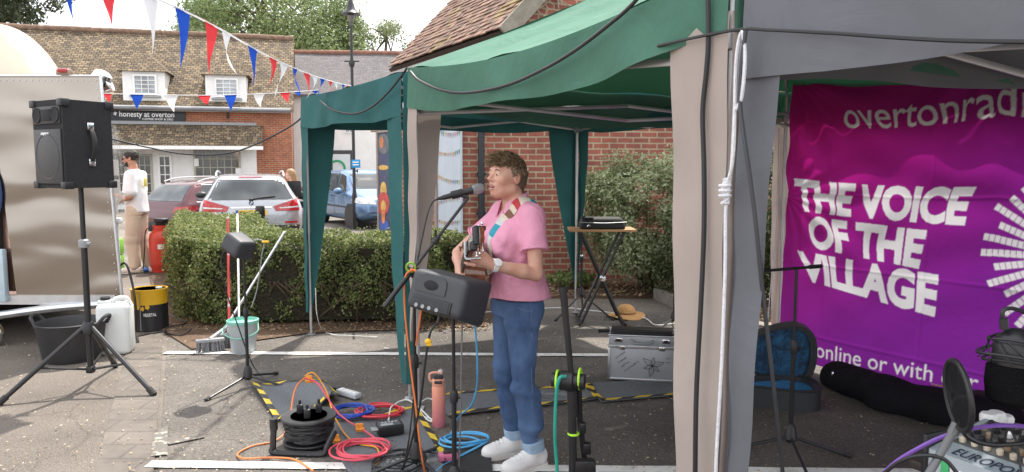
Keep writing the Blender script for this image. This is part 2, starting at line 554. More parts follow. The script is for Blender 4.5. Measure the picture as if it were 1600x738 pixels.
def nets(F, lo, h):
    S = F < 0
    n = F.shape
    c = np.zeros((n[0] - 1, n[1] - 1, n[2] - 1), np.int8)
    for a in (0, 1):
        for b in (0, 1):
            for d in (0, 1):
                c += S[a:n[0] - 1 + a, b:n[1] - 1 + b, d:n[2] - 1 + d]
    I = np.argwhere((c > 0) & (c < 8))
    idm = np.full(c.shape, -1, np.int32)
    idm[I[:, 0], I[:, 1], I[:, 2]] = np.arange(len(I))
    acc = np.zeros((len(I), 3)); cnt = np.zeros(len(I))
    corners = [(a, b, d) for a in (0, 1) for b in (0, 1) for d in (0, 1)]
    val = {k: F[I[:, 0] + k[0], I[:, 1] + k[1], I[:, 2] + k[2]] for k in corners}
    for k in corners:
        for ax in range(3):
            if k[ax] == 0:
                k2 = list(k); k2[ax] = 1; k2 = tuple(k2)
                a, b = val[k], val[k2]
                m = (a < 0) != (b < 0)
                t = np.where(m, a / np.where(m, a - b, 1), 0)
                p = np.array(k, float)[None, :].repeat(len(I), 0); p[:, ax] = t
                acc[m] += p[m]; cnt[m] += 1
    V = lo + (I + acc / cnt[:, None]) * h
    Q = []
    for ax in range(3):
        sl0 = [slice(None)] * 3; sl1 = [slice(None)] * 3
        sl0[ax] = slice(0, n[ax] - 1); sl1[ax] = slice(1, n[ax])
        E = np.argwhere(S[tuple(sl0)] != S[tuple(sl1)])
        u, v = [q for q in range(3) if q != ax]
        E = E[(E[:, u] > 0) & (E[:, v] > 0) & (E[:, u] < n[u] - 1) & (E[:, v] < n[v] - 1)]
        ids = []
        for du, dv in ((-1, -1), (0, -1), (0, 0), (-1, 0)):
            q = E.copy(); q[:, u] += du; q[:, v] += dv
            ids.append(idm[q[:, 0], q[:, 1], q[:, 2]])
        q = np.stack(ids, 1)
        flip = S[E[:, 0], E[:, 1], E[:, 2]]
        if ax == 1: flip = ~flip
        q[~flip] = q[~flip][:, ::-1]
        Q.append(q)
    return V, np.concatenate(Q)
def wob(V, amp, freq, seed=0, n=6):
    """smooth pseudo-noise on points"""
    r = np.random.default_rng(seed)
    V = np.asarray(V)
    o = np.zeros(len(V))
    for i in range(n):
        k = r.normal(0, 1, 3); k = k / np.linalg.norm(k) * freq * r.uniform(0.6, 1.6)
        o += np.sin(V @ k + r.uniform(0, 6.28))
    return o * amp / math.sqrt(n)
# ================================================================== THE SETTING
def sstep(a, b, x):
    t = min(1, max(0, (x - a) / (b - a))); return t * t * (3 - 2 * t)
def gz(y): return -0.15 * sstep(10.5, 13.5, y)

def asphalt(name, c0, c1, speck, dens=0.5, sscale=70.0, warm=(0.30, 0.22, 0.13)):
    m, nt, b, out = new_mat(name)
    tc = node(nt, 'ShaderNodeTexCoord')
    n1 = node(nt, 'ShaderNodeTexNoise', Scale=0.9, Detail=9.0, Roughness=0.65)
    n2 = node(nt, 'ShaderNodeTexNoise', Scale=120.0, Detail=3.0)
    vo = node(nt, 'ShaderNodeTexVoronoi', Scale=sscale)
    v2 = node(nt, 'ShaderNodeTexVoronoi', Scale=22.0)
    for q in (n1, n2, vo, v2): nt.links.new(tc.outputs['Object'], q.inputs['Vector'])
    cr = node(nt, 'ShaderNodeValToRGB')
    cr.color_ramp.elements[0].position = 0.34; cr.color_ramp.elements[0].color = rgba(c0)
    cr.color_ramp.elements[1].position = 0.66; cr.color_ramp.elements[1].color = rgba(c1)
    nt.links.new(n1.outputs['Fac'], cr.inputs['Fac'])
    g = node(nt, 'ShaderNodeValToRGB')
    g.color_ramp.elements[0].position = 0.3; g.color_ramp.elements[0].color = (0.55, 0.55, 0.55, 1)
    g.color_ramp.elements[1].position = 0.7; g.color_ramp.elements[1].color = (1.45, 1.45, 1.45, 1)
    nt.links.new(n2.outputs['Fac'], g.inputs['Fac'])
    mu = node(nt, 'ShaderNodeMixRGB', blend_type='MULTIPLY', Fac=1.0)
    nt.links.new(cr.outputs['Color'], mu.inputs['Color1']); nt.links.new(g.outputs['Color'], mu.inputs['Color2'])
    # pale stone chips
    r1 = node(nt, 'ShaderNodeValToRGB')
    r1.color_ramp.elements[0].position = 0.0; r1.color_ramp.elements[0].color = (1, 1, 1, 1)
    r1.color_ramp.elements[1].position = 0.28; r1.color_ramp.elements[1].color = (0, 0, 0, 1)
    nt.links.new(vo.outputs['Distance'], r1.inputs['Fac'])
    w = node(nt, 'ShaderNodeTexWhiteNoise', noise_dimensions='3D')
    nt.links.new(vo.outputs['Position'], w.inputs['Vector'])
    th = node(nt, 'ShaderNodeMath', operation='LESS_THAN'); th.inputs[1].default_value = dens
    nt.links.new(w.outputs['Value'], th.inputs[0])
    mm = node(nt, 'ShaderNodeMath', operation='MULTIPLY')
    nt.links.new(r1.outputs['Color'], mm.inputs[0]); nt.links.new(th.outputs['Value'], mm.inputs[1])
    mx = node(nt, 'ShaderNodeMixRGB'); mx.inputs['Color2'].default_value = rgba(speck)
    nt.links.new(mm.outputs['Value'], mx.inputs['Fac']); nt.links.new(mu.outputs['Color'], mx.inputs['Color1'])
    # tan specks (dropped blossom and grit)
    r2 = node(nt, 'ShaderNodeValToRGB')
    r2.color_ramp.elements[0].position = 0.0; r2.color_ramp.elements[0].color = (1, 1, 1, 1)
    r2.color_ramp.elements[1].position = 0.16; r2.color_ramp.elements[1].color = (0, 0, 0, 1)
    nt.links.new(v2.outputs['Distance'], r2.inputs['Fac'])
    w2 = node(nt, 'ShaderNodeTexWhiteNoise', noise_dimensions='3D'); nt.links.new(v2.outputs['Position'], w2.inputs['Vector'])
    t2 = node(nt, 'ShaderNodeMath', operation='LESS_THAN'); t2.inputs[1].default_value = 0.4
    nt.links.new(w2.outputs['Value'], t2.inputs[0])
    m2 = node(nt, 'ShaderNodeMath', operation='MULTIPLY')
    nt.links.new(r2.outputs['Color'], m2.inputs[0]); nt.links.new(t2.outputs['Value'], m2.inputs[1])
    x2 = node(nt, 'ShaderNodeMixRGB'); x2.inputs['Color2'].default_value = rgba(warm)
    nt.links.new(m2.outputs['Value'], x2.inputs['Fac']); nt.links.new(mx.outputs['Color'], x2.inputs['Color1'])
    # hairline cracks and worn pale/dark patches
    wn = node(nt, 'ShaderNodeTexNoise', Scale=3.0, Detail=6.0); nt.links.new(tc.outputs['Object'], wn.inputs['Vector'])
    wm = node(nt, 'ShaderNodeMixRGB', Fac=0.22); nt.links.new(tc.outputs['Object'], wm.inputs['Color1']); nt.links.new(wn.outputs['Color'], wm.inputs['Color2'])
    vc = node(nt, 'ShaderNodeTexVoronoi', Scale=0.75, feature='DISTANCE_TO_EDGE'); nt.links.new(wm.outputs['Color'], vc.inputs['Vector'])
    rc = node(nt, 'ShaderNodeValToRGB'); rc.color_ramp.elements[0].position = 0.0; rc.color_ramp.elements[0].color = (0.80, 0.79, 0.78, 1); rc.color_ramp.elements[1].position = 0.007; rc.color_ramp.elements[1].color = (1, 1, 1, 1)
    nt.links.new(vc.outputs['Distance'], rc.inputs['Fac'])
    pz = node(nt, 'ShaderNodeTexNoise', Scale=0.45, Detail=3.0, Distortion=0.6); nt.links.new(tc.outputs['Object'], pz.inputs['Vector'])
    rp = node(nt, 'ShaderNodeValToRGB'); rp.color_ramp.elements[0].position = 0.38; rp.color_ramp.elements[0].color = (0.78, 0.77, 0.76, 1); rp.color_ramp.elements[1].position = 0.6; rp.color_ramp.elements[1].color = (1.1, 1.09, 1.07, 1)
    nt.links.new(pz.outputs['Fac'], rp.inputs['Fac'])
    m1 = node(nt, 'ShaderNodeMixRGB', blend_type='MULTIPLY', Fac=1.0); nt.links.new(x2.outputs['Color'], m1.inputs['Color1']); nt.links.new(rc.outputs['Color'], m1.inputs['Color2'])
    m3 = node(nt, 'ShaderNodeMixRGB', blend_type='MULTIPLY', Fac=1.0); nt.links.new(m1.outputs['Color'], m3.inputs['Color1']); nt.links.new(rp.outputs['Color'], m3.inputs['Color2'])
    nt.links.new(m3.outputs['Color'], b.inputs['Base Color'])
    b.inputs['Roughness'].default_value = 0.9; b.inputs['Specular IOR Level'].default_value = 0.3
    bp = node(nt, 'ShaderNodeBump', Strength=0.5, Distance=0.006)
    nt.links.new(n2.outputs['Fac'], bp.inputs['Height']); nt.links.new(bp.outputs['Normal'], b.inputs['Normal'])
    return m
M_GROUND = asphalt('worn tarmac', (0.135, 0.116, 0.100), (0.200, 0.175, 0.154), (0.42, 0.39, 0.34), 0.6)
M_BAY = asphalt('dark tarmac', (0.098, 0.089, 0.081), (0.172, 0.155, 0.140), (0.30, 0.27, 0.23), 0.5)
M_PAVER = brickmat('concrete pavers', (0.165, 0.142, 0.122), (0.145, 0.125, 0.107), (0.115, 0.10, 0.088), 0.30, 0.20, 0.007, bump=0.2, offset=0.5, stain=0.3)
M_SOIL = asphalt('bark mulch', (0.07, 0.045, 0.03), (0.16, 0.105, 0.07), (0.32, 0.22, 0.14), 0.7, 45.0, (0.34, 0.22, 0.12))
M_LINE = PM('worn white road paint', (0.50, 0.49, 0.46), 0.8, col2=(0.80, 0.79, 0.76), scale=9.0, lo=0.28, hi=0.5, bump=0.4, bscale=90)

mb = MB()
ys = [-30, -5, 0, 4, 8, 10.5, 11, 11.5, 12, 12.5, 13, 13.5, 16, 24, 40, 120, 400]
vs, fs = [], []
for y in ys:
    for x in (-300, -40, -12, -6, 0, 6, 12, 40, 300): vs.append((x, y, gz(y)))
for j in range(len(ys) - 1):
    for i in range(8): fs.append((j * 9 + i, j * 9 + i + 1, (j + 1) * 9 + i + 1, (j + 1) * 9 + i))
mb.add(vs, fs)
tag(mb.build('ground', M_GROUND, smooth=False), kind='structure')

e0, e1 = G(254, 540), G(240, 738)
dirv = (e1 - e0).normalized()
far, near = e0 - dirv * 0.6, e1 + dirv * 4.0
def sheet(name, pts, z, m, uv=False, n=1):
    b = MB(); b.add([(p[0], p[1], z) for p in pts], [tuple(range(len(pts)))])
    return tag(b.build(name, m, smooth=False, uv=uv), kind='structure')
sheet('road', [near, (7, near.y, 0), (7, 8.6, 0), (-0.5, 7.45, 0), (far.x, far.y + 0.1, 0)], 0.004, M_BAY)
pw = Vector((-0.30, 0, 0))
sheet('pavement', [near, far, far + pw, near + pw], 0.008, M_PAVER, uv=True)
# painted bay lines
def line(a, b, w, z=0.012):
    a, b = Vector(a), Vector(b); n = Vector((-(b - a).y, (b - a).x, 0)).normalized() * w / 2
    k = 40; rr = random.Random(int(a.y * 100))
    top, bot = [], []
    for i in range(k + 1):
        p = a.lerp(b, i / k)
        top.append(p + n * (1 + rr.uniform(-.08, .08))); bot.append(p - n * (1 + rr.uniform(-.08, .08)))
    m = MB(); m.add([(q.x, q.y, z) for q in top + bot], [(i, i + 1, k + 2 + i, k + 1 + i) for i in range(k)])
    return tag(m.build('road_marking', M_LINE, smooth=False), kind='structure')
line(G(258, 553), (G(1085, 559)[0] + 1.5, G(1085, 559)[1], 0), 0.085)
line(G(232, 728), G(1500, 742), 0.085)
# faded paint by the corner of the bay
M_FADE = PM('nearly gone road paint', (0.14, 0.127, 0.114), 0.9, col2=(0.52, 0.49, 0.40), scale=26.0, lo=0.52, hi=0.72)
b_ = MB()
for (a, c, d, e) in (((240, 682), (262, 668), (262, 714), (236, 716)), ((262, 693), (320, 682), (322, 686), (264, 698))):
    q = [G(*t) for t in (a, c, d, e)]; b_.quad(*[(t.x, t.y, 0.0125) for t in q])
tag(b_.build('road_marking', M_FADE, smooth=False), kind='structure')
# planting bed with its low kerb
K0, K1, K2 = Vector((0.3, 8.55, 0)), Vector((1.75, 8.55, 0)), Vector((2.05, 7.0, 0))
b_ = MB()
bedp = [(0.2, 9.8), (0.2, 8.6), (1.75, 8.6), (2.1, 7.0), (2.5, 6.3), (6.5, 6.3), (6.5, 10.6)]
b_.prism(bedp, -0.02, 0.03)
tag(b_.build('soil_bed', M_SOIL, smooth=False), kind='structure')
M_KERB = PM('weathered concrete kerb', (0.16, 0.14, 0.12), 0.9, col2=(0.27, 0.24, 0.21), scale=12, bump=0.4)
b_ = MB()
for (a, c) in (((1.72, 8.6), (2.08, 7.0)), ((2.08, 7.0), (2.5, 6.25))):
    a, c = Vector((*a, 0)), Vector((*c, 0)); L = (c - a).length; k = max(1, int(L / 0.6))
    ang = math.atan2((c - a).y, (c - a).x)
    for i in range(k):
        p = a.lerp(c, (i + 0.5) / k)
        b_.box((0, 0, 0.05), (L / k - 0.008, 0.12, 0.16), 0.012, M=Matrix.Translation(p) @ Matrix.Rotation(ang, 4, 'Z'))
tag(b_.build('kerb', M_KERB), kind='structure')
# soil under the hedge
sheet('soil_strip', [G(255, 520), G(300, 548), G(480, 523), G(760, 512), (-0.1, 8.5, 0), (-1.5, 8.5, 0), (-4.0, 11.2, 0), (-5.6, 11.2, 0)], 0.016, M_SOIL)

# ------------------------------------------------------------------ shared materials
M_WHITE = PM('white painted wood', (0.78, 0.78, 0.76), 0.55, var=0.05, scale=4)
M_RENDER = PM('white painted render', (0.76, 0.76, 0.74), 0.85, var=0.05, scale=2.5, bump=0.15, bscale=50)
M_GLASS = glassmat('dark window glass')
M_BLACK = PM('black plastic', (0.018, 0.018, 0.020), 0.45, var=0.2, scale=12, bump=0.1, bscale=150)
M_BLACKM = PM('black painted metal', (0.016, 0.016, 0.018), 0.38, var=0.15, scale=9)
M_RUBBER = PM('black rubber', (0.022, 0.022, 0.022), 0.75, var=0.2, scale=12)
M_CHROME = PM('chrome', (0.75, 0.75, 0.76), 0.16, 1.0, var=0.04)
M_GALV = PM('dull grey steel', (0.42, 0.43, 0.44), 0.42, 0.85, var=0.08)
M_ALU = PM('brushed aluminium', (0.62, 0.63, 0.65), 0.35, 0.9, var=0.06, scale=14)
M_GREYP = PM('grey plastic', (0.30, 0.31, 0.32), 0.5, var=0.06)
M_WHITEP = PM('white plastic', (0.78, 0.78, 0.77), 0.4, var=0.04)
M_BRICK_CAFE = brickmat('orange red stock brick', (0.40, 0.125, 0.055), (0.30, 0.092, 0.048), (0.36, 0.27, 0.20), 0.24, 0.085, 0.010, bump=0.3, stain=0.3)
M_BRICK = brickmat('red village brick', (0.345, 0.112, 0.076), (0.255, 0.085, 0.064), (0.40, 0.31, 0.21), 0.225, 0.078, 0.011, bump=0.6, stain=0.3)
M_TILE_CAFE = brickmat('old clay tiles', (0.275, 0.215, 0.150), (0.11, 0.086, 0.063), (0.035, 0.028, 0.02), 0.20, 0.135, 0.016, bump=1.0, stain=0.45, c3=(1.3, 1.2, 1.0), msm=0.4)
M_SLATE = brickmat('grey slates', (0.155, 0.14, 0.14), (0.12, 0.11, 0.112), (0.06, 0.055, 0.055), 0.28, 0.2, 0.008, bump=0.5, stain=0.25)
M_LEAD = PM('grey lead flashing', (0.28, 0.29, 0.30), 0.6, var=0.08)
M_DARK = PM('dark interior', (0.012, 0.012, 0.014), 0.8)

# ------------------------------------------------------------------ CAFE
CR = Vector(P(457, 260, 31.0)); CR.z = -0.15
cth = R(15)
ct, cn = Vector((math.cos(cth), math.sin(cth), 0)), Vector((-math.sin(cth), math.cos(cth), 0))
CL = CR - ct * 17.0
cafe = thing('cafe_building', 'brick cafe with brown tiled roof, two white dormers and a dark shop sign', 'building', CL, cth)
cafe_inv = None
def cf(px, py, d=0.0):
    """pixel -> (x, z) on the cafe facade moved d metres out towards the street"""
    h = hitplane(px, py, CL - cn * d, cn) - CL
    return h.dot(ct), h.z
xr = 17.0
ze = cf(457, 168)[1]
depth = 7.0
zr = ze + 3.35
b_ = MB(); b_.box((xr / 2, depth / 2, ze / 2 - 0.2), (xr, depth, ze + 0.4))
# gable triangles under the roof
b_.prism([(0.02, ze), (depth - 0.02, ze), (depth / 2, zr - 0.12)], xr - 0.3, xr - 0.001, M=Matrix(((0, 0, 1, 0), (1, 0, 0, 0), (0, 1, 0, 0), (0, 0, 0, 1))))
b_.build('wall', M_BRICK_CAFE, cafe, smooth=False, uv=True)
def slab_roof(b, x0, x1, y0, z0, y1, z1, t=0.12, sag=0.05, n=24):
    """a slightly sagging tiled slope"""
    vs, fs = [], []
    m = 8
    for j in range(m + 1):
        for i in range(n + 1):
            u, v = i / n, j / m
            s = -sag * math.sin(PI * u) * math.sin(PI * v) + 0.015 * math.sin(7 * u + 3 * v) + 0.012 * math.sin(19 * u - 5 * v)
            vs.append((x0 + (x1 - x0) * u, y0 + (y1 - y0) * v, z0 + (z1 - z0) * v + s))
    for j in range(m):
        for i in range(n):
            a = j * (n + 1) + i; fs.append((a, a + 1, a + n + 2, a + n + 1))
    b.add(vs, fs)
    b.add([(x, y, z - t) for (x, y, z) in vs], [tuple(reversed(q)) for q in fs])
    e = [(i, i + 1) for i in range(n)]
    o = len(vs)
    base = len(b.v) - 2 * o
    for i in range(n):
        b.f.append((base + i, base + o + i, base + o + i + 1, base + i + 1)); b.m.append(0)
    for j in range(m):
        for c in (0, n):
            p = base + j * (n + 1) + c; q = p + n + 1
            b.f.append((p, q, q + o, p + o)); b.m.append(0)
b_ = MB()
slab_roof(b_, -0.3, xr + 0.12, -0.35, ze - 0.12, depth / 2, zr)
slab_roof(b_, -0.3, xr + 0.12, depth + 0.35, ze - 0.12, depth / 2, zr)
roof = b_.build('roof', M_TILE_CAFE, cafe, smooth=False, uv=True)
b_ = MB()
for i in range(44):
    x = -0.3 + (xr + 0.4) * (i + 0.5) / 44
    b_.tube([(x - 0.2, depth / 2, zr + 0.02 + 0.015 * math.sin(i)), (x + 0.2, depth / 2, zr + 0.03)], 0.13, 10)
b_.build('ridge_tiles', PM('clay ridge tiles', (0.20, 0.13, 0.09), 0.9, var=0.3, scale=5), cafe).parent = roof
# fascia + gutter
b_ = MB(); b_.box((xr / 2, -0.30, ze - 0.16), (xr, 0.05, 0.20)); b_.build('fascia', M_WHITE, cafe, smooth=False)
b_ = MB(); b_.tube([(0, -0.40, ze - 0.16), (xr, -0.40, ze - 0.18)], 0.07, 8); b_.build('gutter', PM('grey gutter', (0.16, 0.16, 0.17), 0.5), cafe)
# dormers
def win_frame(b, g, x0, x1, z0, z1, y, nx, nz, fw=0.06, fd=0.06, bar=0.025, mi=0):
    b.box(((x0 + x1) / 2, y, z1 - fw / 2), (x1 - x0, fd, fw)); b.box(((x0 + x1) / 2, y, z0 + fw / 2), (x1 - x0, fd, fw))
    for x in (x0 + fw / 2, x1 - fw / 2): b.box((x, y, (z0 + z1) / 2), (fw, fd, z1 - z0 - 2 * fw))
    for i in range(1, nx):
        b.box((x0 + fw + (x1 - x0 - 2 * fw) * i / nx, y + 0.004, (z0 + z1) / 2), (bar, fd * 0.6, z1 - z0 - 2 * fw))
    for i in range(1, nz):
        b.box(((x0 + x1) / 2, y + 0.008, z0 + fw + (z1 - z0 - 2 * fw) * i / nz), (x1 - x0 - 2 * fw, fd * 0.55, bar))
    g.box(((x0 + x1) / 2, y + fd * 0.5, (z0 + z1) / 2), (x1 - x0 - 0.02, 0.012, z1 - z0 - 0.02))
M_CURTAIN = PM('pale window behind glass', (0.30, 0.33, 0.36), 0.12, var=0.5, scale=1.2, spec=0.8)
for (pl, pr, pt, pb, apx, apy, wl, wr_, wt, wb) in ((193, 257, 112, 157, 222, 82, 207, 246, 116, 149), (322, 384, 118, 160, 355, 88, 335, 373, 122, 153)):
    x0, z0 = cf(pl, pb); x1, z1 = cf(pr, pt)
    y0 = -0.02
    dm = None
    b_ = MB()
    b_.box(((x0 + x1) / 2, 1.0 + y0, (z0 + z1) / 2), (x1 - x0, 2.0, z1 - z0))
    dm = b_.build('dormer', M_WHITE, cafe, smooth=False)
    b_ = MB(); cx = (x0 + x1) / 2; hw = (x1 - x0) / 2 + 0.16
    zz = z1 - 0.03; za = zz + 0.85
    b_.add([(cx - hw, y0 - 0.18, zz), (cx + hw, y0 - 0.18, zz), (cx, y0 + 0.75, za), (cx - hw, 2.4, zz), (cx + hw, 2.4, zz), (cx, 2.4, za)],
           [(0, 1, 2), (0, 2, 5, 3), (1, 4, 5, 2), (0, 3, 4, 1), (3, 5, 4)])
    b_.build('dormer_roof', M_TILE_CAFE, dm, smooth=False, uv=True)
    xa, za2 = cf(wl, wt, 0.05); xb, zb2 = cf(wr_, wb, 0.05)
    f_, g_ = MB(), MB()
    win_frame(f_, g_, xa, xb, zb2, za2, y0 - 0.05, 3, 4, 0.07, 0.07)
    w_ = f_.build('window', M_WHITE, dm, smooth=False); g_.build('pane', M_CURTAIN, dm, smooth=False)
    s_ = MB(); s_.box(((xa + xb) / 2, y0 - 0.08, zb2 - 0.06), (xb - xa + 0.25, 0.16, 0.07)); s_.build('sill', M_LEAD, dm, smooth=False)
# shop sign
M_SIGN = PM('charcoal sign board', (0.022, 0.028, 0.034), 0.5, var=0.1)
M_LETTER = PM('white sign lettering', (0.82, 0.82, 0.82), 0.5, var=0.02)
x1, zt = cf(289, 169, 0.06); _, zb = cf(289, 192, 0.06); x0, _ = cf(160, 180, 0.06)
b_ = MB(); b_.box(((x0 + x1) / 2, -0.04, (zt + zb) / 2), (x1 - x0, 0.08, zt - zb), 0.012)
sg = b_.build('shop_sign', M_SIGN, cafe)
def put_text(parent, s, pa, pb_, y, m, name='lettering', **k):
    """lettering in the box between two pixels on the cafe facade"""
    (xa, za), (xb, zb) = cf(*pa), cf(*pb_)
    A, F = fit_text(s, xb - xa, za - zb, **k)
    b = MB(); b.add([(xa + p[0], y, zb + p[1]) for p in A], F)
    return b.build(name, m, parent, smooth=False)
put_text(sg, 'honesty at overton', (187, 174), (273, 186.5), -0.085, M_LETTER, offset=0.012)
put_text(sg, '*', (178, 174.5), (184, 181), -0.085, M_LETTER, offset=0.02)
put_text(sg, 'COFFEE SHOP & DELI', (223, 184.8), (271, 188.6), -0.085, M_LETTER, offset=0.01)
# lean-to roof
xL, xR2 = 0.0, cf(400, 210, 0.5)[0]
zt = cf(300, 195)[1]; zb = cf(300, 227, 1.0)[1]
b_ = MB(); slab_roof(b_, 0.0, xR2 + 0.25, -1.1, zb, -0.02, zt, 0.09, 0.02)
b_.build('lean_to_roof', M_TILE_CAFE, cafe, smooth=False, uv=True)
b_ = MB(); b_.box((xR2 / 2, -0.05, zt + 0.05), (xR2, 0.07, 0.12)); b_.build('flashing', M_LEAD, cafe, smooth=False)
b_ = MB(); b_.box((xR2 / 2 + 0.15, -1.13, zb - 0.10), (xR2 + 0.3, 0.05, 0.14)); b_.build('lean_to_fascia', M_WHITE, cafe, smooth=False)
# white shop front
xs = cf(401, 250)[0]
b_ = MB(); b_.box((xs / 2, -0.03, zb / 2 - 0.1), (xs, 0.05, zb - 0.05)); b_.build('shop_front', M_RENDER, cafe, smooth=False)
M_OLIVE = PM('olive grey window paint', (0.36, 0.35, 0.28), 0.5, var=0.05)
M_SHOPGLASS = PM('shop glass', (0.015, 0.018, 0.02), 0.07, col2=(0.09, 0.085, 0.07), scale=1.6, spec=0.8)
for (pl, pr, pt, pb, nx, nz, mt, nm) in ((206, 241, 241, 318, 3, 5, M_OLIVE, 'door'), (246, 270, 242, 290, 2, 3, M_WHITE, 'window'), (302, 377, 232, 278, 6, 3, M_OLIVE, 'window'), (172, 201, 241, 318, 2, 5, M_OLIVE, 'door')):
    xa, za2 = cf(pl, pt, .06); xb, zb2 = cf(pr, pb, .06)
    f_, g_ = MB(), MB()
    win_frame(f_, g_, xa, xb, max(zb2, 0.02), za2, -0.09, nx, nz, 0.08, 0.06, 0.035)
    w_ = f_.build(nm, mt, cafe, smooth=False); g_.build('pane', M_SHOPGLASS, w_, smooth=False)
    if pl == 302:
        for (a, c, d, e) in ((303, 248, 311, 260), (368, 263, 377, 274)):
            q0, q1 = cf(a, c, .1), cf(d, e, .1)
            n_ = MB(); n_.box(((q0[0] + q1[0]) / 2, -0.128, (q0[1] + q1[1]) / 2), (q1[0] - q0[0], 0.006, q0[1] - q1[1])); n_.build('notice', M_WHITEP, w_, smooth=False)
x0, z0 = cf(356, 179)
b_ = MB(); b_.box((x0, -0.05, z0), (0.07, 0.1, 0.34), 0.01); b_.box((x0, -0.12, z0 + 0.12), (0.05, 0.1, 0.05)); b_.build('lamp_bracket', M_BLACKM, cafe)

# ------------------------------------------------------------------ WHITE BUILDING beyond
WY = 34.0
WL = Vector(P(440, 260, WY)); WL.z = -0.15
white = thing('white_building', 'long white rendered building with a grey slate roof behind the cafe', 'building', WL, R(4))
wt_, wn_ = Vector((math.cos(R(4)), math.sin(R(4)), 0)), Vector((-math.sin(R(4)), math.cos(R(4)), 0))
def wf(px, py, d=0.0):
    h = hitplane(px, py, WL - wn_ * d, wn_) - WL
    return h.dot(wt_), h.z
zw = wf(500, 146)[1]; Lw = 11.0
b_ = MB(); b_.box((Lw / 2, 3.5, zw / 2 - 0.2), (Lw, 7, zw + 0.4)); b_.build('wall', M_RENDER, white, smooth=False)
zr2 = hitplane(540, 79, WL + wn_ * 3.5, wn_).z
b_ = MB(); slab_roof(b_, -0.4, Lw + 0.4, -0.3, zw - 0.1, 3.5, zr2, 0.1, 0.06); slab_roof(b_, -0.4, Lw + 0.4, 7.3, zw - 0.1, 3.5, zr2, 0.1, 0.06)
rf = b_.build('roof', M_SLATE, white, smooth=False, uv=True)
b_ = MB()
for i in range(26): b_.tube([(-0.4 + i * 0.45, 3.5, zr2 + 0.03), (0.05 + i * 0.45, 3.5, zr2 + 0.045)], 0.12, 8)
b_.build('ridge_tiles', PM('red ridge tiles', (0.24, 0.12, 0.085), 0.9, var=0.25), rf)
x0, z0 = wf(456, 313, .02)
b_ = MB(); b_.box((Lw / 2, -0.02, 0.2), (Lw, 0.05, 0.7)); b_.build('plinth', PM('dark grey plinth', (0.05, 0.05, 0.05), 0.8), white, smooth=False)
M_DGREY = PM('dark grey frame', (0.05, 0.05, 0.055), 0.6)
M_PALED = PM('pale painted door', (0.60, 0.65, 0.67), 0.5, var=0.05)
xa, za2 = wf(516, 235, .05); xb, _ = wf(551, 235, .05)
b_ = MB(); b_.box(((xa + xb) / 2, -0.05, za2 / 2), (xb - xa, 0.1, za2)); dr = b_.build('door', M_DGREY, white, smooth=False)
b_ = MB(); b_.box(((xa + xb) / 2, -0.11, za2 / 2 - 0.08), (xb - xa - 0.22, 0.03, za2 - 0.2)); b_.build('door_panel', M_PALED, dr, smooth=False)
rx, rz_ = wf(527, 263, .13)
b_ = MB(); b_.tube([(rx + 0.34 * math.cos(a), -0.135, rz_ + 0.34 * math.sin(a)) for a in np.linspace(0, 2 * PI, 33)[:-1]], 0.05, 6, closed=True)
b_.build('emblem', PM('green sticker', (0.02, 0.30, 0.13), 0.5), dr)
for (pl, pr, pt, pb) in ((538, 553, 178, 208), (590, 604, 178, 208)):
    xa, za2 = wf(pl, pt, .04); xb, zb2 = wf(pr, pb, .04)
    f_, g_ = MB(), MB(); win_frame(f_, g_, xa, xb, zb2, za2, -0.03, 2, 4, 0.05, 0.05)
    w_ = f_.build('window', M_WHITE, white, smooth=False); g_.build('pane', M_CURTAIN, w_, smooth=False)
# flower box
FBp = P(479, 297, 33.4)
fb = thing('flower_box', 'window box of pink flowers on the white building', 'flower box', (FBp.x, FBp.y, FBp.z - 0.25))
b_ = MB(); b_.box((0, 0, 0.1), (0.95, 0.2, 0.24), 0.02); b_.build('trough', M_BLACK, fb)
rng = np.random.default_rng(3)
pts = np.c_[rng.uniform(-.5, .5, 260), rng.uniform(-.14, .12, 260), rng.uniform(.18, .42, 260)]
V, F = leaves_np(pts, rng.normal(0, 1, (260, 3)), 0.10, 0.9)
mesh_np('flowers', V, F, leafmat('pink petals', [(0.6, 0.03, 0.12), (0.75, 0.12, 0.3), (0.8, 0.45, 0.5), (0.12, 0.22, 0.05)]), fb)

# ------------------------------------------------------------------ BRICK BUILDING near the tents
BK = Vector(P(720, 300, 9.75)); BK.z = 0
bth = R(9)
bt, bn = Vector((math.cos(bth), math.sin(bth), 0)), Vector((-math.sin(bth), math.cos(bth), 0))
lw = Vector((-0.46, 0.888, 0)).normalized()      # along the side wall, away from us
near_b = thing('brick_building', 'red brick building with mossy tiled roof behind the tents and a painted side wall', 'building', BK)
L1, L2, H1 = 7.0, 3.75, 3.0
c0, c1, c2 = Vector((0, 0, 0)), bt * L1, lw * L2
c3 = c2 + bt * L1
b_ = MB(); b_.prism([c0[:2], c1[:2], c3[:2], c2[:2]], -0.3, H1); wall = b_.build('wall', M_BRICK, near_b, smooth=False, uv=True)
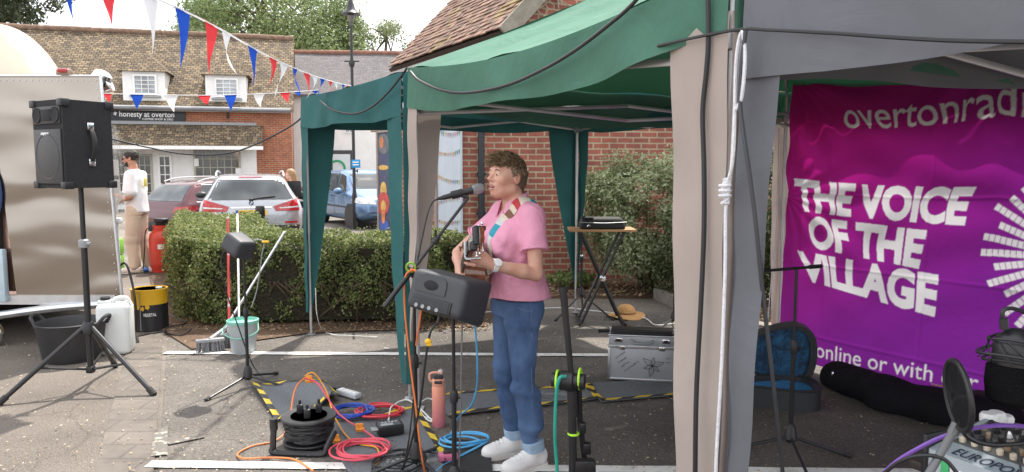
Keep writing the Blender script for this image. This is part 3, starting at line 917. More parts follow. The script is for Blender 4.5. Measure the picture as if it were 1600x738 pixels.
# tiled roof: eave from the near verge (over the tents) to the far end
EN, EF = P(782, 48, 8.95) - BK, P(606, 116, 12.45) - BK
EF.z = EN.z
ev = (EF - EN); Le = ev.length; ev.normalize()
eh = Vector((-ev.y, ev.x, 0));  eh = eh if eh.x > 0 else -eh
ups = (eh * math.cos(R(46)) + Vector((0, 0, 1)) * math.sin(R(46)))
rn = ev.cross(ups); rn = rn if rn.z > 0 else -rn
M_RTILE = None
def tilemat():
    m, nt, b, out = new_mat('mossy clay roof tiles')
    ge = node(nt, 'ShaderNodeNewGeometry'); tc = node(nt, 'ShaderNodeTexCoord')
    cr = node(nt, 'ShaderNodeValToRGB'); el = cr.color_ramp.elements
    el[0].color = (0.105, 0.062, 0.045, 1); el[1].color = (0.26, 0.155, 0.11, 1)
    e = el.new(0.5); e.color = (0.175, 0.105, 0.078, 1)
    nt.links.new(ge.outputs['Random Per Island'], cr.inputs['Fac'])
    nz = node(nt, 'ShaderNodeTexNoise', Scale=1.6, Detail=9.0, Roughness=0.72)
    nt.links.new(tc.outputs['Object'], nz.inputs['Vector'])
    c2 = node(nt, 'ShaderNodeValToRGB'); c2.color_ramp.elements[0].position = 0.56; c2.color_ramp.elements[0].color = (0, 0, 0, 1)
    c2.color_ramp.elements[1].position = 0.64
    nt.links.new(nz.outputs['Fac'], c2.inputs['Fac'])
    mx = node(nt, 'ShaderNodeMixRGB'); mx.inputs['Color2'].default_value = (0.23, 0.17, 0.055, 1)
    nt.links.new(c2.outputs['Color'], mx.inputs['Fac']); nt.links.new(cr.outputs['Color'], mx.inputs['Color1'])
    nt.links.new(mx.outputs['Color'], b.inputs['Base Color']); b.inputs['Roughness'].default_value = 0.95
    n2 = node(nt, 'ShaderNodeTexNoise', Scale=40.0); nt.links.new(tc.outputs['Object'], n2.inputs['Vector'])
    bp = node(nt, 'ShaderNodeBump', Strength=0.4, Distance=0.01); nt.links.new(n2.outputs['Fac'], bp.inputs['Height']); nt.links.new(bp.outputs['Normal'], b.inputs['Normal'])
    return m
M_RTILE = tilemat()
fr = Matrix((ev, ups, rn)).transposed().to_4x4()
fr.translation = EN
b_ = MB(); rr = random.Random(5)
rows, tw, th_ = 36, 0.17, 0.105
for j in range(rows):
    off = (j % 2) * tw / 2
    n = int(Le / tw)
    for i in range(n):
        x = off + i * tw + tw / 2
        tl = 0.17
        M = fr @ Matrix.Translation((x, j * th_ + tl / 2, 0.03 + rr.uniform(-.006, .006))) @ Matrix.Rotation(R(-6 + rr.uniform(-1.5, 1.5)), 4, 'X') @ Matrix.Rotation(R(rr.uniform(-1.5, 1.5)), 4, 'Z')
        b_.box((0, 0, 0), (tw - 0.006, tl, 0.016), M=M)
roof = b_.build('roof', M_RTILE, near_b, smooth=False)
b_ = MB()
Hs = rows * th_ + 0.05
b_.box((Le / 2, Hs / 2, -0.04), (Le - 0.04, Hs, 0.06), M=fr); b_.build('roof_deck', PM('roof timber', (0.05, 0.035, 0.025), 0.9), roof, smooth=False)
# other slope and ridge
top = EN + ups * Hs
b_ = MB(); dn = (eh * math.cos(R(46)) - Vector((0, 0, 1)) * math.sin(R(46)))
q = [top, top + ev * Le, top + ev * Le + dn * Hs, top + dn * Hs]
b_.quad(*q); b_.add([p - Vector((0, 0, .06)) for p in q], [(3, 2, 1, 0)]); b_.build('back_slope', M_RTILE, roof, smooth=False)
b_ = MB()
for i in range(int(Le / 0.33)): 
    p = top + ev * (i * 0.33); b_.tube([p + Vector((0, 0, .02)), p + ev * 0.34 + Vector((0, 0, .03))], 0.11, 10)
b_.build('ridge_tiles', PM('mossy ridge tiles', (0.17, 0.14, 0.08), 0.95, var=0.3), roof)
# gable wall over the front wall, with barge board and dry creeper stems
gE = EN + ev * 0.10
gT = top + ev * 0.10
gR = gE + (gT - gE).dot(eh) * 2 * eh
zb_ = H1 - 0.02
b_ = MB()
tri = [Vector((gE.x, gE.y, zb_)), Vector((gR.x, gR.y, zb_)), gR - Vector((0, 0, .1)), gT - Vector((0, 0, .1)), gE - Vector((0, 0, .1))]
b_.add(tri + [p + ev * 0.25 for p in tri], [(0, 1, 2, 3, 4), (9, 8, 7, 6, 5)] + [(i, (i + 1) % 5, 5 + (i + 1) % 5, 5 + i) for i in range(5)])
b_.build('gable', M_BRICK, near_b, smooth=False, uv=True)
M_BARGE = PM('silvered wood', (0.24, 0.21, 0.17), 0.9, var=0.2, scale=8, bump=0.3)
b_ = MB(); b_.box((-0.03, Hs / 2, -0.05), (0.05, Hs, 0.20), M=fr); b_.build('barge_board', M_BARGE, roof, smooth=False)
b_ = MB(); rr = random.Random(11)
for i in range(60):
    t = rr.uniform(0.1, 0.75)
    p = gE + (gT - gE) * t + eh * rr.uniform(-.05, .9) - ev * 0.05
    pts = [p]
    d = Vector((rr.uniform(-1, 1), 0, rr.uniform(-1, 1)))
    for k in range(5):
        d += Vector((rr.uniform(-.6, .6), 0, rr.uniform(-.6, .6)))
        pts.append(pts[-1] + (eh * d.x + Vector((0, 0, d.z))) * 0.06 - ev * rr.uniform(0, .012))
    b_.tube(catmull(pts, 3), 0.009, 5)
b_.build('dry_creeper', PM('dead creeper stems', (0.36, 0.30, 0.22), 0.9, var=0.3), near_b)
# side wall panels (mural, bunting panel)
def sw(px, py, d=0.0):
    n = Vector((lw.y, -lw.x, 0)); n = n if n.dot(Vector((-1, -1, 0))) > 0 else -n
    h = hitplane(px, py, BK + n * d, n) - BK
    return h.dot(lw), h.z, n
n_side = sw(700, 250)[2]
def side_M():
    m = Matrix((lw * -1, n_side * -1, Vector((0, 0, 1)))).transposed().to_4x4(); return m
SM = side_M()          # local x towards us, y into the wall, z up
def sbox(b, pl, pr, pt, pb, d, t, **k):
    xa, za, _ = sw(pl, pt, d); xb, _, _ = sw(pr, pt, d); _, zb, _ = sw((pl + pr) / 2, pb, d)
    za = sw((pl + pr) / 2, pt, d)[1]
    b.box((-(xa + xb) / 2, -d + t / 2, (za + zb) / 2), (abs(xb - xa), t, za - zb), M=SM, **k)
M_PANEL = PM('pale blue grey panel', (0.50, 0.57, 0.64), 0.6, var=0.05, scale=3)
b_ = MB(); sbox(b_, 682, 719, 196, 400, 0.03, 0.03); pn = b_.build('painted_panel', M_PANEL, near_b, smooth=False)
b_ = MB(); sbox(b_, 677, 681, 190, 420, 0.05, 0.05); b_.build('panel_frame', PM('grey brown frame', (0.30, 0.25, 0.23), 0.7), pn, smooth=False)
cols = [(0.55, 0.12, 0.10), (0.60, 0.50, 0.12), (0.12, 0.30, 0.16), (0.6, 0.3, 0.12), (0.55, 0.35, 0.4), (0.2, 0.3, 0.5)]
MF = [PM('painted flag', c, 0.7) for c in cols]
rr = random.Random(2)
for (ya, yb, sag) in ((203, 207, 6), (238, 236, 5), (275, 284, 4), (319, 310, -2), (345, 346, 4)):
    b_ = MB()
    for i in range(13):
        t = (i + 0.5) / 13; px = 683 + 36 * t; py = ya + (yb - ya) * t + sag * 4 * t * (1 - t) - 3
        x0, z0, _ = sw(px - 0.9, py, 0.033); x1, _, _ = sw(px + 0.9, py, 0.033); x2, z2, _ = sw(px, py + rr.uniform(6, 9), 0.033)
        b_.add([SM @ Vector((-x0, -0.036, z0)), SM @ Vector((-x1, -0.036, z0)), SM @ Vector((-x2, -0.036, z2))], [(0, 1, 2)], mi=rr.randrange(6))
    b_.build('painted_bunting', MF, pn, smooth=False)
# mural: plain colour fields of a painted figure
MM = [PM('mural navy', (0.06, 0.07, 0.13), 0.7, var=0.3, scale=9), PM('mural orange', (0.60, 0.20, 0.07), 0.7, var=0.3, scale=9), PM('mural red', (0.50, 0.07, 0.06), 0.7, var=0.25, scale=9), PM('mural blue', (0.05, 0.12, 0.42), 0.7, var=0.25), PM('mural yellow', (0.62, 0.40, 0.10), 0.7, var=0.2, scale=9), PM('mural grey', (0.13, 0.14, 0.15), 0.7, var=0.3, scale=7), PM('mural tan', (0.45, 0.33, 0.2), 0.7)]
b_ = MB(); sbox(b_, 589, 609, 208, 370, 0.03, 0.03); mu_ = b_.build('mural', MM[0], near_b, smooth=False)
b_ = MB()
def mell(px, py, rx, ry, mi, d):
    vs = []
    for k in range(14):
        a = 2 * PI * k / 14; x, z, _ = sw(px + rx * math.cos(a), py + ry * math.sin(a), 0.03 + d)
        vs.append(SM @ Vector((-x, -0.03 - d, z)))
    b_.add(vs, [tuple(range(14))], mi=mi)
mell(599, 225, 9, 16, 5, .002); mell(596, 223, 3, 9, 1, .004); mell(599, 262, 8, 4, 4, .003); mell(599, 297, 5, 13, 4, .004)
mell(599, 318, 9.5, 18, 2, .005); mell(599, 322, 4, 9, 4, .007); mell(599, 338, 3, 12, 1, .008); mell(599, 352, 9.5, 8, 3, .006); mell(599, 366, 6, 6, 6, .009)
b_.build('painted_figure', MM, mu_, smooth=False)
b_ = MB(); sbox(b_, 587, 588.8, 196, 375, 0.05, 0.05); sbox(b_, 588.8, 609, 196, 207, 0.045, 0.04); b_.build('mural_frame', PM('grey brown frame', (0.30, 0.25, 0.23), 0.7), mu_, smooth=False)
# corbelled eave bricks at the far corner, drainpipes, vent bricks
b_ = MB()
for k in range(4): sbox(b_, 570 + k * 3, 592, 186 + k * 5, 190.8 + k * 5, 0.02 + 0.012 * (4 - k), 0.12)
b_.build('corbel', M_BRICK, near_b, smooth=False, uv=True)
def fw_(px, py, d=0.0):
    h = hitplane(px, py, BK - bn * d, bn) - BK
    return bt * h.dot(bt) - bn * d + Vector((0, 0, h.z))
for px in (752, 1066):
    b_ = MB(); p = fw_(px, 300, 0.07); b_.tube([(p.x, p.y, 0.0), (p.x, p.y, H1)], 0.042, 12)
    for z in (0.9, 1.42, 2.2): b_.tube([(p.x, p.y, z), (p.x, p.y, z + 0.07)], 0.052, 12); b_.box((p.x, p.y, z + 0.035), (0.14, 0.03, 0.03))
    b_.build('drainpipe', PM('black drainpipe', (0.022, 0.026, 0.034), 0.4), near_b)

# ------------------------------------------------------------------ LAMP POST
LP_ = P(553, 260, 20.0)
lp = thing('street_lamp', 'black lamp post with a lantern top rising behind the teal tent', 'street lamp', (LP_.x, LP_.y, -0.15))
zt = P(549, 3, 20.0).z + 0.15
b_ = MB(); b_.lathe([(0.075, 0), (0.075, 0.9), (0.055, 1.0), (0.045, 1.1), (0.04, zt - 1.4), (0.035, zt - 0.5), (0.02, zt - 0.35)], 12)
b_.tube([(-0.2, 0, zt - 1.55), (0.2, 0, zt - 1.55)], 0.018, 6); b_.lathe([(0.055, zt - 1.7), (0.09, zt - 1.6), (0.055, zt - 1.5)], 12); b_.build('post', M_BLACKM, lp)
b_ = MB(); b_.lathe([(0.25, zt - 0.34), (0.25, zt - 0.31), (0.12, zt - 0.2), (0.085, zt - 0.05), (0.05, zt + 0.02), (0.012, zt + 0.14)], 16); b_.build('lantern_hood', M_BLACKM, lp)
b_ = MB(); b_.lathe([(0.02, zt - 0.68), (0.10, zt - 0.36)], 12); b_.build('lantern_glass', glassmat('lantern glass', (0.2, 0.2, 0.2)), lp)
sp = P(556, 256, 19.8)
bs = thing('parking_sign', 'small blue plate sign on the lamp post above the blue car', 'sign', (sp.x, sp.y, sp.z))
b_ = MB(); b_.box((0, 0, 0), (0.24, 0.02, 0.22), 0.02); b_.build('plate', PM('blue sign', (0.02, 0.30, 0.62), 0.4), bs)
b_ = MB(); b_.box((0, -0.015, 0.04), (0.16, 0.006, 0.03)); b_.box((0, -0.015, -0.03), (0.16, 0.006, 0.03)); b_.build('marking', M_LETTER, bs)
A, F = fit_text('14', 0.14, 0.11, offset=0.02)
b_ = MB(); b_.add([(p[0] - 0.07, -0.02, p[1] - 0.25) for p in A], F); b_.build('number', M_BLACK, bs, smooth=False)

# ------------------------------------------------------------------ TREES
M_BARK = PM('bark', (0.11, 0.085, 0.06), 0.95, var=0.3, bump=0.6, bscale=20)
def tree(label, x, y, h, r, crown_z, ncl, nleaf, size, cols, seed, droop=0.0, openness=1.0, rz_=None):
    rng = np.random.default_rng(seed); rd = random.Random(seed)
    t = thing('tree', label, 'tree', (x, y, -0.15), group='trees behind the village roofs')
    b = MB()
    trunk = [Vector((0, 0, 0)), Vector((rd.uniform(-.2, .2), 0, h * .25)), Vector((rd.uniform(-.4, .4), rd.uniform(-.4, .4), h * .55)), Vector((rd.uniform(-.5, .5), 0, h * .85))]
    tp = catmull(trunk, 5); b.tube(tp, [0.32 * (1 - 0.85 * i / len(tp)) * h / 10 for i in range(len(tp))], 9)
    cl = []
    for i in range(ncl):
        u = rng.normal(0, 1, 3); u /= np.linalg.norm(u); rad = rng.uniform(0.35, 1.0) ** 0.6
        c = np.array([u[0] * r * rad, u[1] * r * rad, crown_z + u[2] * (rz_ or (h - crown_z)) * rad])
        cl.append(c)
        if i % 3 == 0:
            k = rd.randrange(len(tp) // 3, len(tp)); p0 = tp[k]; p1 = Vector(c); mid = (p0 + p1) / 2 + Vector((0, 0, 0.3))
            b.tube(catmull([p0, mid, p1], 4), [0.09, 0.08, 0.07, 0.06, 0.05, 0.045, 0.04, 0.03, 0.02], 5)
    b.build('trunk', M_BARK, t)
    P_, N_ = [], []
    for c in cl:
        n = int(nleaf / ncl * rng.uniform(0.6, 1.4)); s = r * rng.uniform(0.16, 0.30) * openness
        q = rng.normal(0, 1, (n, 3)); q /= np.linalg.norm(q, axis=1, keepdims=True)
        q *= (rng.uniform(0.25, 1, (n, 1)) ** 0.5)
        pts = c + q * np.array([s, s, s * 0.7]); 
        if droop: pts[:, 2] -= droop * rng.uniform(0, 1, n) ** 2 * s * 1.6
        P_.append(pts); N_.append(q + np.array([0, 0, 0.6]))
    V, F = leaves_np(np.concatenate(P_), np.concatenate(N_), size, 0.55, 0.5, rng)
    mesh_np('crown', V, F, leafmat('leaves of the tree', cols, 0.4), t, smooth=False)
    return t
def at(px, Y): 
    p = P(px, 260, Y); return p.x, p.y
GR = [(0.13, 0.19, 0.065), (0.22, 0.29, 0.11), (0.31, 0.36, 0.17), (0.19, 0.26, 0.10)]
x, y = at(420, 44); tree('broad light green tree rising above the cafe and slate roofs', x, y, 14.6, 5.4, 10.0, 140, 32000, 0.20, GR, 21, 0.5)
x, y = at(350, 47); tree('left shoulder of light green foliage behind the tiled cafe roof', x, y, 13.0, 3.2, 9.5, 60, 12000, 0.20, GR, 22, 0.5)
x, y = at(505, 46); tree('rounded light green tree between the broad tree and the lamp post', x, y, 12.6, 3.2, 9.0, 60, 12000, 0.20, GR, 23, 0.5)
x, y = at(595, 48); tree('thin open tree right of the lamp post, low above the slate roof', x, y, 11.6, 3.6, 9.2, 50, 5200, 0.18, [(0.14, 0.17, 0.07), (0.22, 0.26, 0.12), (0.28, 0.30, 0.17)], 24, 0.3, 0.9, 1.9)
x, y = at(5, 38); tree('dark leafed tree at the upper left corner over the trailer', x, y, 13.5, 3.0, 11.0, 70, 12000, 0.2, [(0.04, 0.06, 0.03), (0.08, 0.11, 0.05), (0.12, 0.14, 0.08)], 25, 0.2, 1.0, 2.6)

# ------------------------------------------------------------------ HEDGE and SHRUBS
def scatter_box_surface(rng, corners_fn, n): pass
M_HEDGE = leafmat('hedge leaves', [(0.055, 0.090, 0.024), (0.12, 0.175, 0.044), (0.21, 0.255, 0.075), (0.36, 0.37, 0.15), (0.095, 0.145, 0.038)], 0.4)
hedge = thing('hedge', 'clipped L-shaped green hedge between the trailer and the tents', 'hedge', (-2.6, 7.6, 0))
HA = [Vector((-3.42, 7.40, 0)), Vector((-2.45, 7.9, 0)), Vector((-3.95, 11.1, 0)), Vector((-5.0, 10.9, 0))]   # arm running back
HB = [Vector((-3.42, 7.40, 0)), Vector((-3.02, 7.05, 0)), Vector((-0.85, 7.2, 0)), Vector((-0.42, 7.5, 0)), Vector((-0.45, 7.95, 0)), Vector((-2.45, 7.9, 0))]
HH = 0.84
rng = np.random.default_rng(5)
PTS, NRM = [], []
def hedge_faces(poly, dens):
    n = len(poly)
    cen = sum(poly, Vector()) / n
    for i in range(n):
        a, c = poly[i], poly[(i + 1) % n]; L = (c - a).length
        nr = Vector(((c - a).y, -(c - a).x, 0)).normalized()
        if nr.dot((a + c) / 2 - cen) < 0: nr = -nr
        k = int(L * HH * dens)
        t, z = rng.uniform(-.03, 1.03, k), rng.uniform(0.03, 1, k) ** 0.85 * HH
        bulge = 0.06 * np.sin(t * L * 4.3 + z * 4) + 0.05 * np.sin(t * L * 11 - z * 8) + 0.03 * np.sin(t * L * 23 + z * 17) + (rng.uniform(0, 1, k) > .98) * rng.uniform(0, .06, k) - 0.12 * np.clip(0.25 - z, 0, 1) * 2 - 0.08 * np.clip(z - HH + 0.08, 0, 1) * 8
        d = bulge - rng.exponential(0.045, k) + 0.02
        p = np.array(a)[None] + np.outer(t, np.array(c - a)) + np.outer(d, np.array(nr)); p[:, 2] = z
        PTS.append(p); NRM.append(np.repeat(np.array(nr)[None], k, 0) + np.array([0, 0, .5]))
    # top by rejection
    A = np.array([q[:2] for q in poly]); lo, hi = A.min(0), A.max(0)
    k = int((hi - lo).prod() * dens * 1.1)
    q = rng.uniform(lo, hi, (k, 2)); inside = np.zeros(k, bool)
    for i in range(n):
        (x0, y0), (x1, y1) = A[i], A[(i + 1) % n]
        cnd = (y0 > q[:, 1]) != (y1 > q[:, 1])
        xx = (x1 - x0) * (q[:, 1] - y0) / (y1 - y0 + 1e-9) + x0
        inside ^= cnd & (q[:, 0] < xx)
    q = q[inside]; k = len(q)
    z = HH + 0.03 * np.sin(q[:, 0] * 5) + 0.025 * np.sin(q[:, 1] * 8 + q[:, 0] * 3) + .015 * np.sin(q[:, 0] * 19 + q[:, 1] * 11) - rng.exponential(0.03, k) + 0.03 + (rng.uniform(0, 1, k) > 0.965) * rng.uniform(0, .075, k)
    PTS.append(np.c_[q, z]); NRM.append(np.repeat(np.array([[0, 0, 1.0]]), k, 0))
hedge_faces(HA, 4800); hedge_faces(HB, 5600)
pts = np.concatenate(PTS); nr = np.concatenate(NRM)
# thin, woody gaps near the ground
gap = (wob(pts, 1.0, 5.0, 4) + (0.55 - pts[:, 2]) * 1.4) > 1.25
keep = ~(gap & (rng.uniform(0, 1, len(pts)) < 0.8))
pts = pts[keep] - np.array(hedge.location); nr = nr[keep]
V, F = leaves_np(pts, nr, 0.032, 0.62, 0.75, rng)
mesh_np('foliage', V, F, M_HEDGE, hedge, smooth=False)
M_CORE = PM('shade dark hedge core', (0.018, 0.020, 0.009), 1.0, col2=(0.045, 0.036, 0.02), scale=26, bump=1.0, bscale=40, bdist=0.05)  # solid hedge core; near-black colour stands in for shade between the leaves
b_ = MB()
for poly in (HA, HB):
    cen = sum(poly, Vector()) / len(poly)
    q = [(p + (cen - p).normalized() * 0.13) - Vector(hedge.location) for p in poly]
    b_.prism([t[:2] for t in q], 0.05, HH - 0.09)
b_.build('dark_core', M_CORE, hedge, smooth=False)
b_ = MB(); rd = random.Random(9)
for i in range(90):
    x = rd.uniform(-3.2, -0.5); p = Vector((x, 7.25 + rd.uniform(-.05, .2), 0)) - Vector(hedge.location)
    pts_ = [p]; d = Vector((rd.uniform(-.8, .8), rd.uniform(-.5, .1), 1))
    for k in range(4): d += Vector((rd.uniform(-.4, .4), rd.uniform(-.3, .2), 0)); pts_.append(pts_[-1] + d * 0.11)
    b_.tube(catmull(pts_, 2), 0.010, 5)
b_.build('stems', PM('hedge stems', (0.09, 0.065, 0.04), 0.9, var=0.3), hedge)

def shrub(name, label, cen, rad, n, size, mat, seed, group=None, twigs=20):
    rng = np.random.default_rng(seed); rd = random.Random(seed)
    cx, cy, cz = cen; t = thing(name, label, 'shrub', (cx, cy, 0.02), group=group)
    k = 70; C = rng.normal(0, 1, (k, 3)); C /= np.linalg.norm(C, axis=1, keepdims=True); C *= rng.uniform(0.3, 1, (k, 1)) ** 0.45
    C = C * np.array(rad) + np.array([0, 0, cz])
    C = C[C[:, 2] > 0.05]
    w = rng.integers(0, len(C), n)
    q = rng.normal(0, 1, (n, 3)); q /= np.linalg.norm(q, axis=1, keepdims=True); q *= rng.uniform(0.2, 1, (n, 1)) ** 0.6
    p = C[w] + q * min(rad) * 0.42
    p = p[p[:, 2] > 0.0]; q = q[:len(p)]
    nn = p - np.array([0, 0, cz]); nn /= np.linalg.norm(nn, axis=1, keepdims=True) + 1e-9
    V, F = leaves_np(p, nn + np.array([0, -0.2, 0.5]), size, 0.6, 0.7, rng)
    mesh_np('foliage', V, F, mat, t, smooth=False)
    b = MB()
    for i in range(twigs):
        e = Vector(C[rd.randrange(len(C))]) * rd.uniform(0.9, 1.15); m = Vector((e.x * .4 + rd.uniform(-.1, .1), e.y * .4, e.z * .5))
        b.tube(catmull([(rd.uniform(-.15, .15), rd.uniform(-.1, .1), 0), m, e], 5), [0.014 - 0.001 * j for j in range(11)], 5)
    b.build('stems', M_BARK, t)
    return t
M_VARI = leafmat('variegated leaves', [(0.19, 0.25, 0.10), (0.37, 0.42, 0.23), (0.58, 0.61, 0.42), (0.28, 0.33, 0.15), (0.11, 0.16, 0.055)], 0.45)
M_DSHRUB = leafmat('dark shrub leaves', [(0.035, 0.055, 0.02), (0.07, 0.10, 0.035), (0.13, 0.16, 0.07), (0.05, 0.075, 0.025)], 0.3)
shrub('shrub', 'large pale variegated shrub against the brick wall behind the table', (1.72, 9.0, 0.95), (0.92, 0.55, 0.86), 26000, 0.048, M_VARI, 31)
shrub('shrub', 'dark green bush low at the foot of the pale shrub by the kerb', (2.25, 8.35, 0.5), (0.62, 0.5, 0.62), 11000, 0.045, M_DSHRUB, 32)
shrub('shrub', 'tall shrub behind the grey tent leg beside the purple banner', (3.05, 8.2, 1.0), (0.75, 0.6, 0.95), 15000, 0.048, M_DSHRUB, 33)
shrub('weed', 'small green weed growing at the foot of the brick wall', (0.75, 9.2, 0.12), (0.3, 0.2, 0.12), 900, 0.05, leafmat('weed leaves', [(0.10, 0.16, 0.04), (0.2, 0.26, 0.08)], 0.3), 34, twigs=6)
# bark chips and dropped leaves
rng = np.random.default_rng(8)
def litter(name, n, gen, size, mat, z):
    p = gen(n); V, F = leaves_np(np.c_[p, np.full(len(p), z)], np.repeat(np.array([[0, 0, 1.0]]), len(p), 0), size, 0.6, 0.35, rng)
    return tag(mesh_np(name, V, F, mat, None, False), kind='stuff')
M_LIT = leafmat('dry leaf bits', [(0.12, 0.07, 0.04), (0.30, 0.19, 0.10), (0.42, 0.32, 0.2), (0.2, 0.12, 0.07)], 0.1)
litter('leaf_litter', 2600, lambda n: np.c_[rng.uniform(0.3, 4, n), rng.uniform(7.3, 9.6, n)][lambda q: (q[:, 1] > 8.6) | (q[:, 0] > 2.1 + (7 - q[:, 1]) * .22)] if False else (lambda q: q[(q[:, 1] > 8.6) | (q[:, 0] > 1.78 + (8.6 - q[:, 1]) * .22)])(np.c_[rng.uniform(0.3, 4, n), rng.uniform(7.0, 9.6, n)]), 0.06, M_LIT, 0.045)
litter('leaf_litter', 1500, lambda n: (lambda q: q)(np.c_[rng.uniform(-4.6, -0.2, n), 6.85 + rng.exponential(0.22, n)]), 0.03, M_LIT, 0.022)
litter('blossom_debris', 4500, lambda n: np.c_[rng.uniform(-4.8, 3, n), 3.2 + rng.uniform(0, 1, n) ** 1.5 * 6], 0.017, leafmat('blossom bits', [(0.35, 0.28, 0.17), (0.5, 0.42, 0.3), (0.22, 0.14, 0.08)], 0.1), 0.018)
# ================================================================== TENTS
M_TEAL = cloth('teal gazebo cloth', (0.030, 0.122, 0.122), 0.03, wr=0.3)
M_GREEN = cloth('green gazebo cloth', (0.072, 0.175, 0.125), 0.065, wr=0.45, tcol=(0.008, 0.10, 0.035))
M_GREY = cloth('grey gazebo cloth', (0.150, 0.156, 0.175), 0.06, wr=0.4, wscale=3.5)
M_BEIGE = cloth('beige gazebo leg cloth', (0.46, 0.395, 0.355), 0.2, wr=0.15)
M_BEIGE_D = M_BEIGE
M_POLE = PM('tent pole steel', (0.52, 0.53, 0.54), 0.4, 0.7, var=0.05)
M_ROPEW = PM('white rope', (0.72, 0.73, 0.76), 0.85, var=0.1, scale=60, bump=0.4, bscale=120)
M_CABLE = PM('black cable', (0.020, 0.020, 0.022), 0.5, var=0.1)

A_ = G(636, 628); B_ = G(481, 524); C_ = G(901, 489); D_ = A_ + (C_ - B_)
E_ = G(646, 640); F_ = Vector((0.655, 2.25, 0))
nEF = Vector((-(F_ - E_).y, (F_ - E_).x, 0)).normalized(); nEF = nEF if nEF.x > 0 else -nEF
E2, F2 = Vector((2.22, 6.02, 0)), F_ + (Vector((2.22, 6.02, 0)) - E_)
gdir = (F_ - E_).normalized()
H_ = F_ + Vector((0.035, -0.03, 0)); I_ = H_ + gdir * 2.9; J_ = I_ + (F2 - F_); K_ = H_ + (F2 - F_)

def tent(name, label, corners, Hs, vals, peak, mat, legmat, legw, cat='gazebo', sag=0.05, group=None, legz=None, truss=True, inner=None):
    """corners in order round the tent; Hs eave heights; vals valance depths"""
    cen = sum(corners, Vector()) / 4
    t = thing(name, label, cat, (cen.x, cen.y, 0), group=group)
    n = 4
    tops = [c + Vector((0, 0, h)) for c, h in zip(corners, Hs)]
    apex = cen + Vector((0, 0, peak))
    b = MB()
    for i in range(n):
        a, c = tops[i], tops[(i + 1) % n]
        def fn(u, v, a=a, c=c):
            p = a.lerp(c, u).lerp(apex, v)
            edge = math.sin(PI * u) * (1 - v)
            p = p + Vector((0, 0, -sag * edge * 0.35 - 0.10 * math.sin(PI * v) * (0.5 + 0.5 * math.sin(PI * u)) + 0.006 * math.sin(17 * u + 11 * v) + 0.005 * math.sin(31 * u - 8 * v)))
            return p
        b.grid(fn, 24, 14)
    can = b.build('canopy', mat, t, world=True, ang=70)
    b = MB()
    for i in range(n):
        a, c, va, vc = tops[i], tops[(i + 1) % n], vals[i], vals[(i + 1) % n]
        d = (c - a).normalized(); o = Vector((d.y, -d.x, 0)); o = o if o.dot(a - cen) > 0 else -o
        L = (c - a).length
        def fn(u, v, a=a, c=c, o=o, va=va, vc=vc, L=L):
            p = a.lerp(c, u); w = va + (vc - va) * u
            dz = sag * math.sin(PI * u) * 0.35
            wave = 0.018 * math.sin(u * L * 5.5 + 1.3 * v) + 0.01 * math.sin(u * L * 13 - 3 * v)
            e = min(u, 1 - u) * L
            wave *= min(1, e / 0.3)
            return p + Vector((0, 0, -dz - v * (w + 0.012 * math.sin(u * L * 4) * min(1, e / 0.3)))) + o * (0.006 + v * (0.012 + wave))
        b.grid(fn, 48, 8)
    b.build('valance', mat, t, world=True, ang=80)
    for i in range(n):
        c = corners[i]
        b = MB(); ins = (cen - c).normalized() * 0.035
        p = c + ins
        b.cyl((p.x, p.y, 0.02), (p.x, p.y, 1.0), 0.012, n=8); b.cyl((p.x, p.y, 0.95), (p.x, p.y, Hs[i] - 0.03), 0.016, n=8)
        b.box((p.x, p.y, 0.012), (0.07, 0.07, 0.008)); b.box((p.x, p.y, Hs[i] - 0.22), (0.05, 0.05, 0.06), 0.008)
        b.build('leg', M_POLE, t, world=True)
    if truss:
        for i in range(n):
            a, c = corners[i], corners[(i + 1) % n]
            h0, h1 = Hs[i] - 0.07 - sag * .42, Hs[i] - 0.24 - sag * .15
            b = MB(); o = (cen - (a + c) / 2).normalized() * 0.04
            for s_ in (0, 1):
                q0, q1 = a.lerp(c, 0.5 * s_) + o, a.lerp(c, 0.5 * s_ + 0.5) + o
                for (za, zb, off) in ((h0, h1, 0.0), (h1, h0, 0.02)):
                    p0, p1 = q0 + Vector((0, 0, za)) + o * off * 12, q1 + Vector((0, 0, zb)) + o * off * 12
                    d = p1 - p0; M = mat4((p0 + p1) / 2, frame_from(d, Vector((0, 0, 1))))
                    b.box((0, 0, 0), (0.026, 0.012, d.length), 0.003, M=M)
            b.build('truss_bar', M_POLE, t, world=True)
        b = MB()
        for i in range(n): b.tube([tops[i] - Vector((0, 0, 0.05)), tops[i].lerp(apex, 0.5) - Vector((0, 0, 0.16)), apex - Vector((0, 0, 0.06))], 0.011, 6)
        b.build('rafter', M_POLE, t, world=True)
    return t, cen, tops
def leg_cloth(t, cen, c, d1, d2, w1, w2, z1, z0, mat, taper=0.35, thick=True, sk=0.0, seed=0):
    """an L-shaped cloth leg that narrows towards the ground"""
    b = MB(); o = (c - cen).normalized() * 0.008
    for d, w in ((d1, w1), (d2, w2)):
        if w <= 0: continue
        d = d.normalized(); nn = Vector((d.y, -d.x, 0)); nn = nn if nn.dot(c - cen) > 0 else -nn
        def fn(u, v, d=d, w=w, nn=nn):
            z = z1 + (z0 - z1) * v
            ww = w * (1 - (1 - taper) * v ** 1.25)
            f = 0.010 * math.sin(5 * v + 4 * u + seed) * u + 0.004 * math.sin(23 * v + seed)
            return c + o + d * (ww * u) + nn * (f + 0.006) + Vector((0, 0, z)) + d * sk * v
        b.grid(fn, 6, 30)
    return b.build('leg_cover', mat, t, world=True, ang=60)
HT = 2.16
teal, cen, tops = tent('gazebo', 'teal pop-up gazebo, the back left one of the row', [A_, B_, C_, D_], [HT, HT + .02, HT, HT], [.28, .27, .24, .26], 2.50, M_TEAL, None, None, group='gazebos in a row')
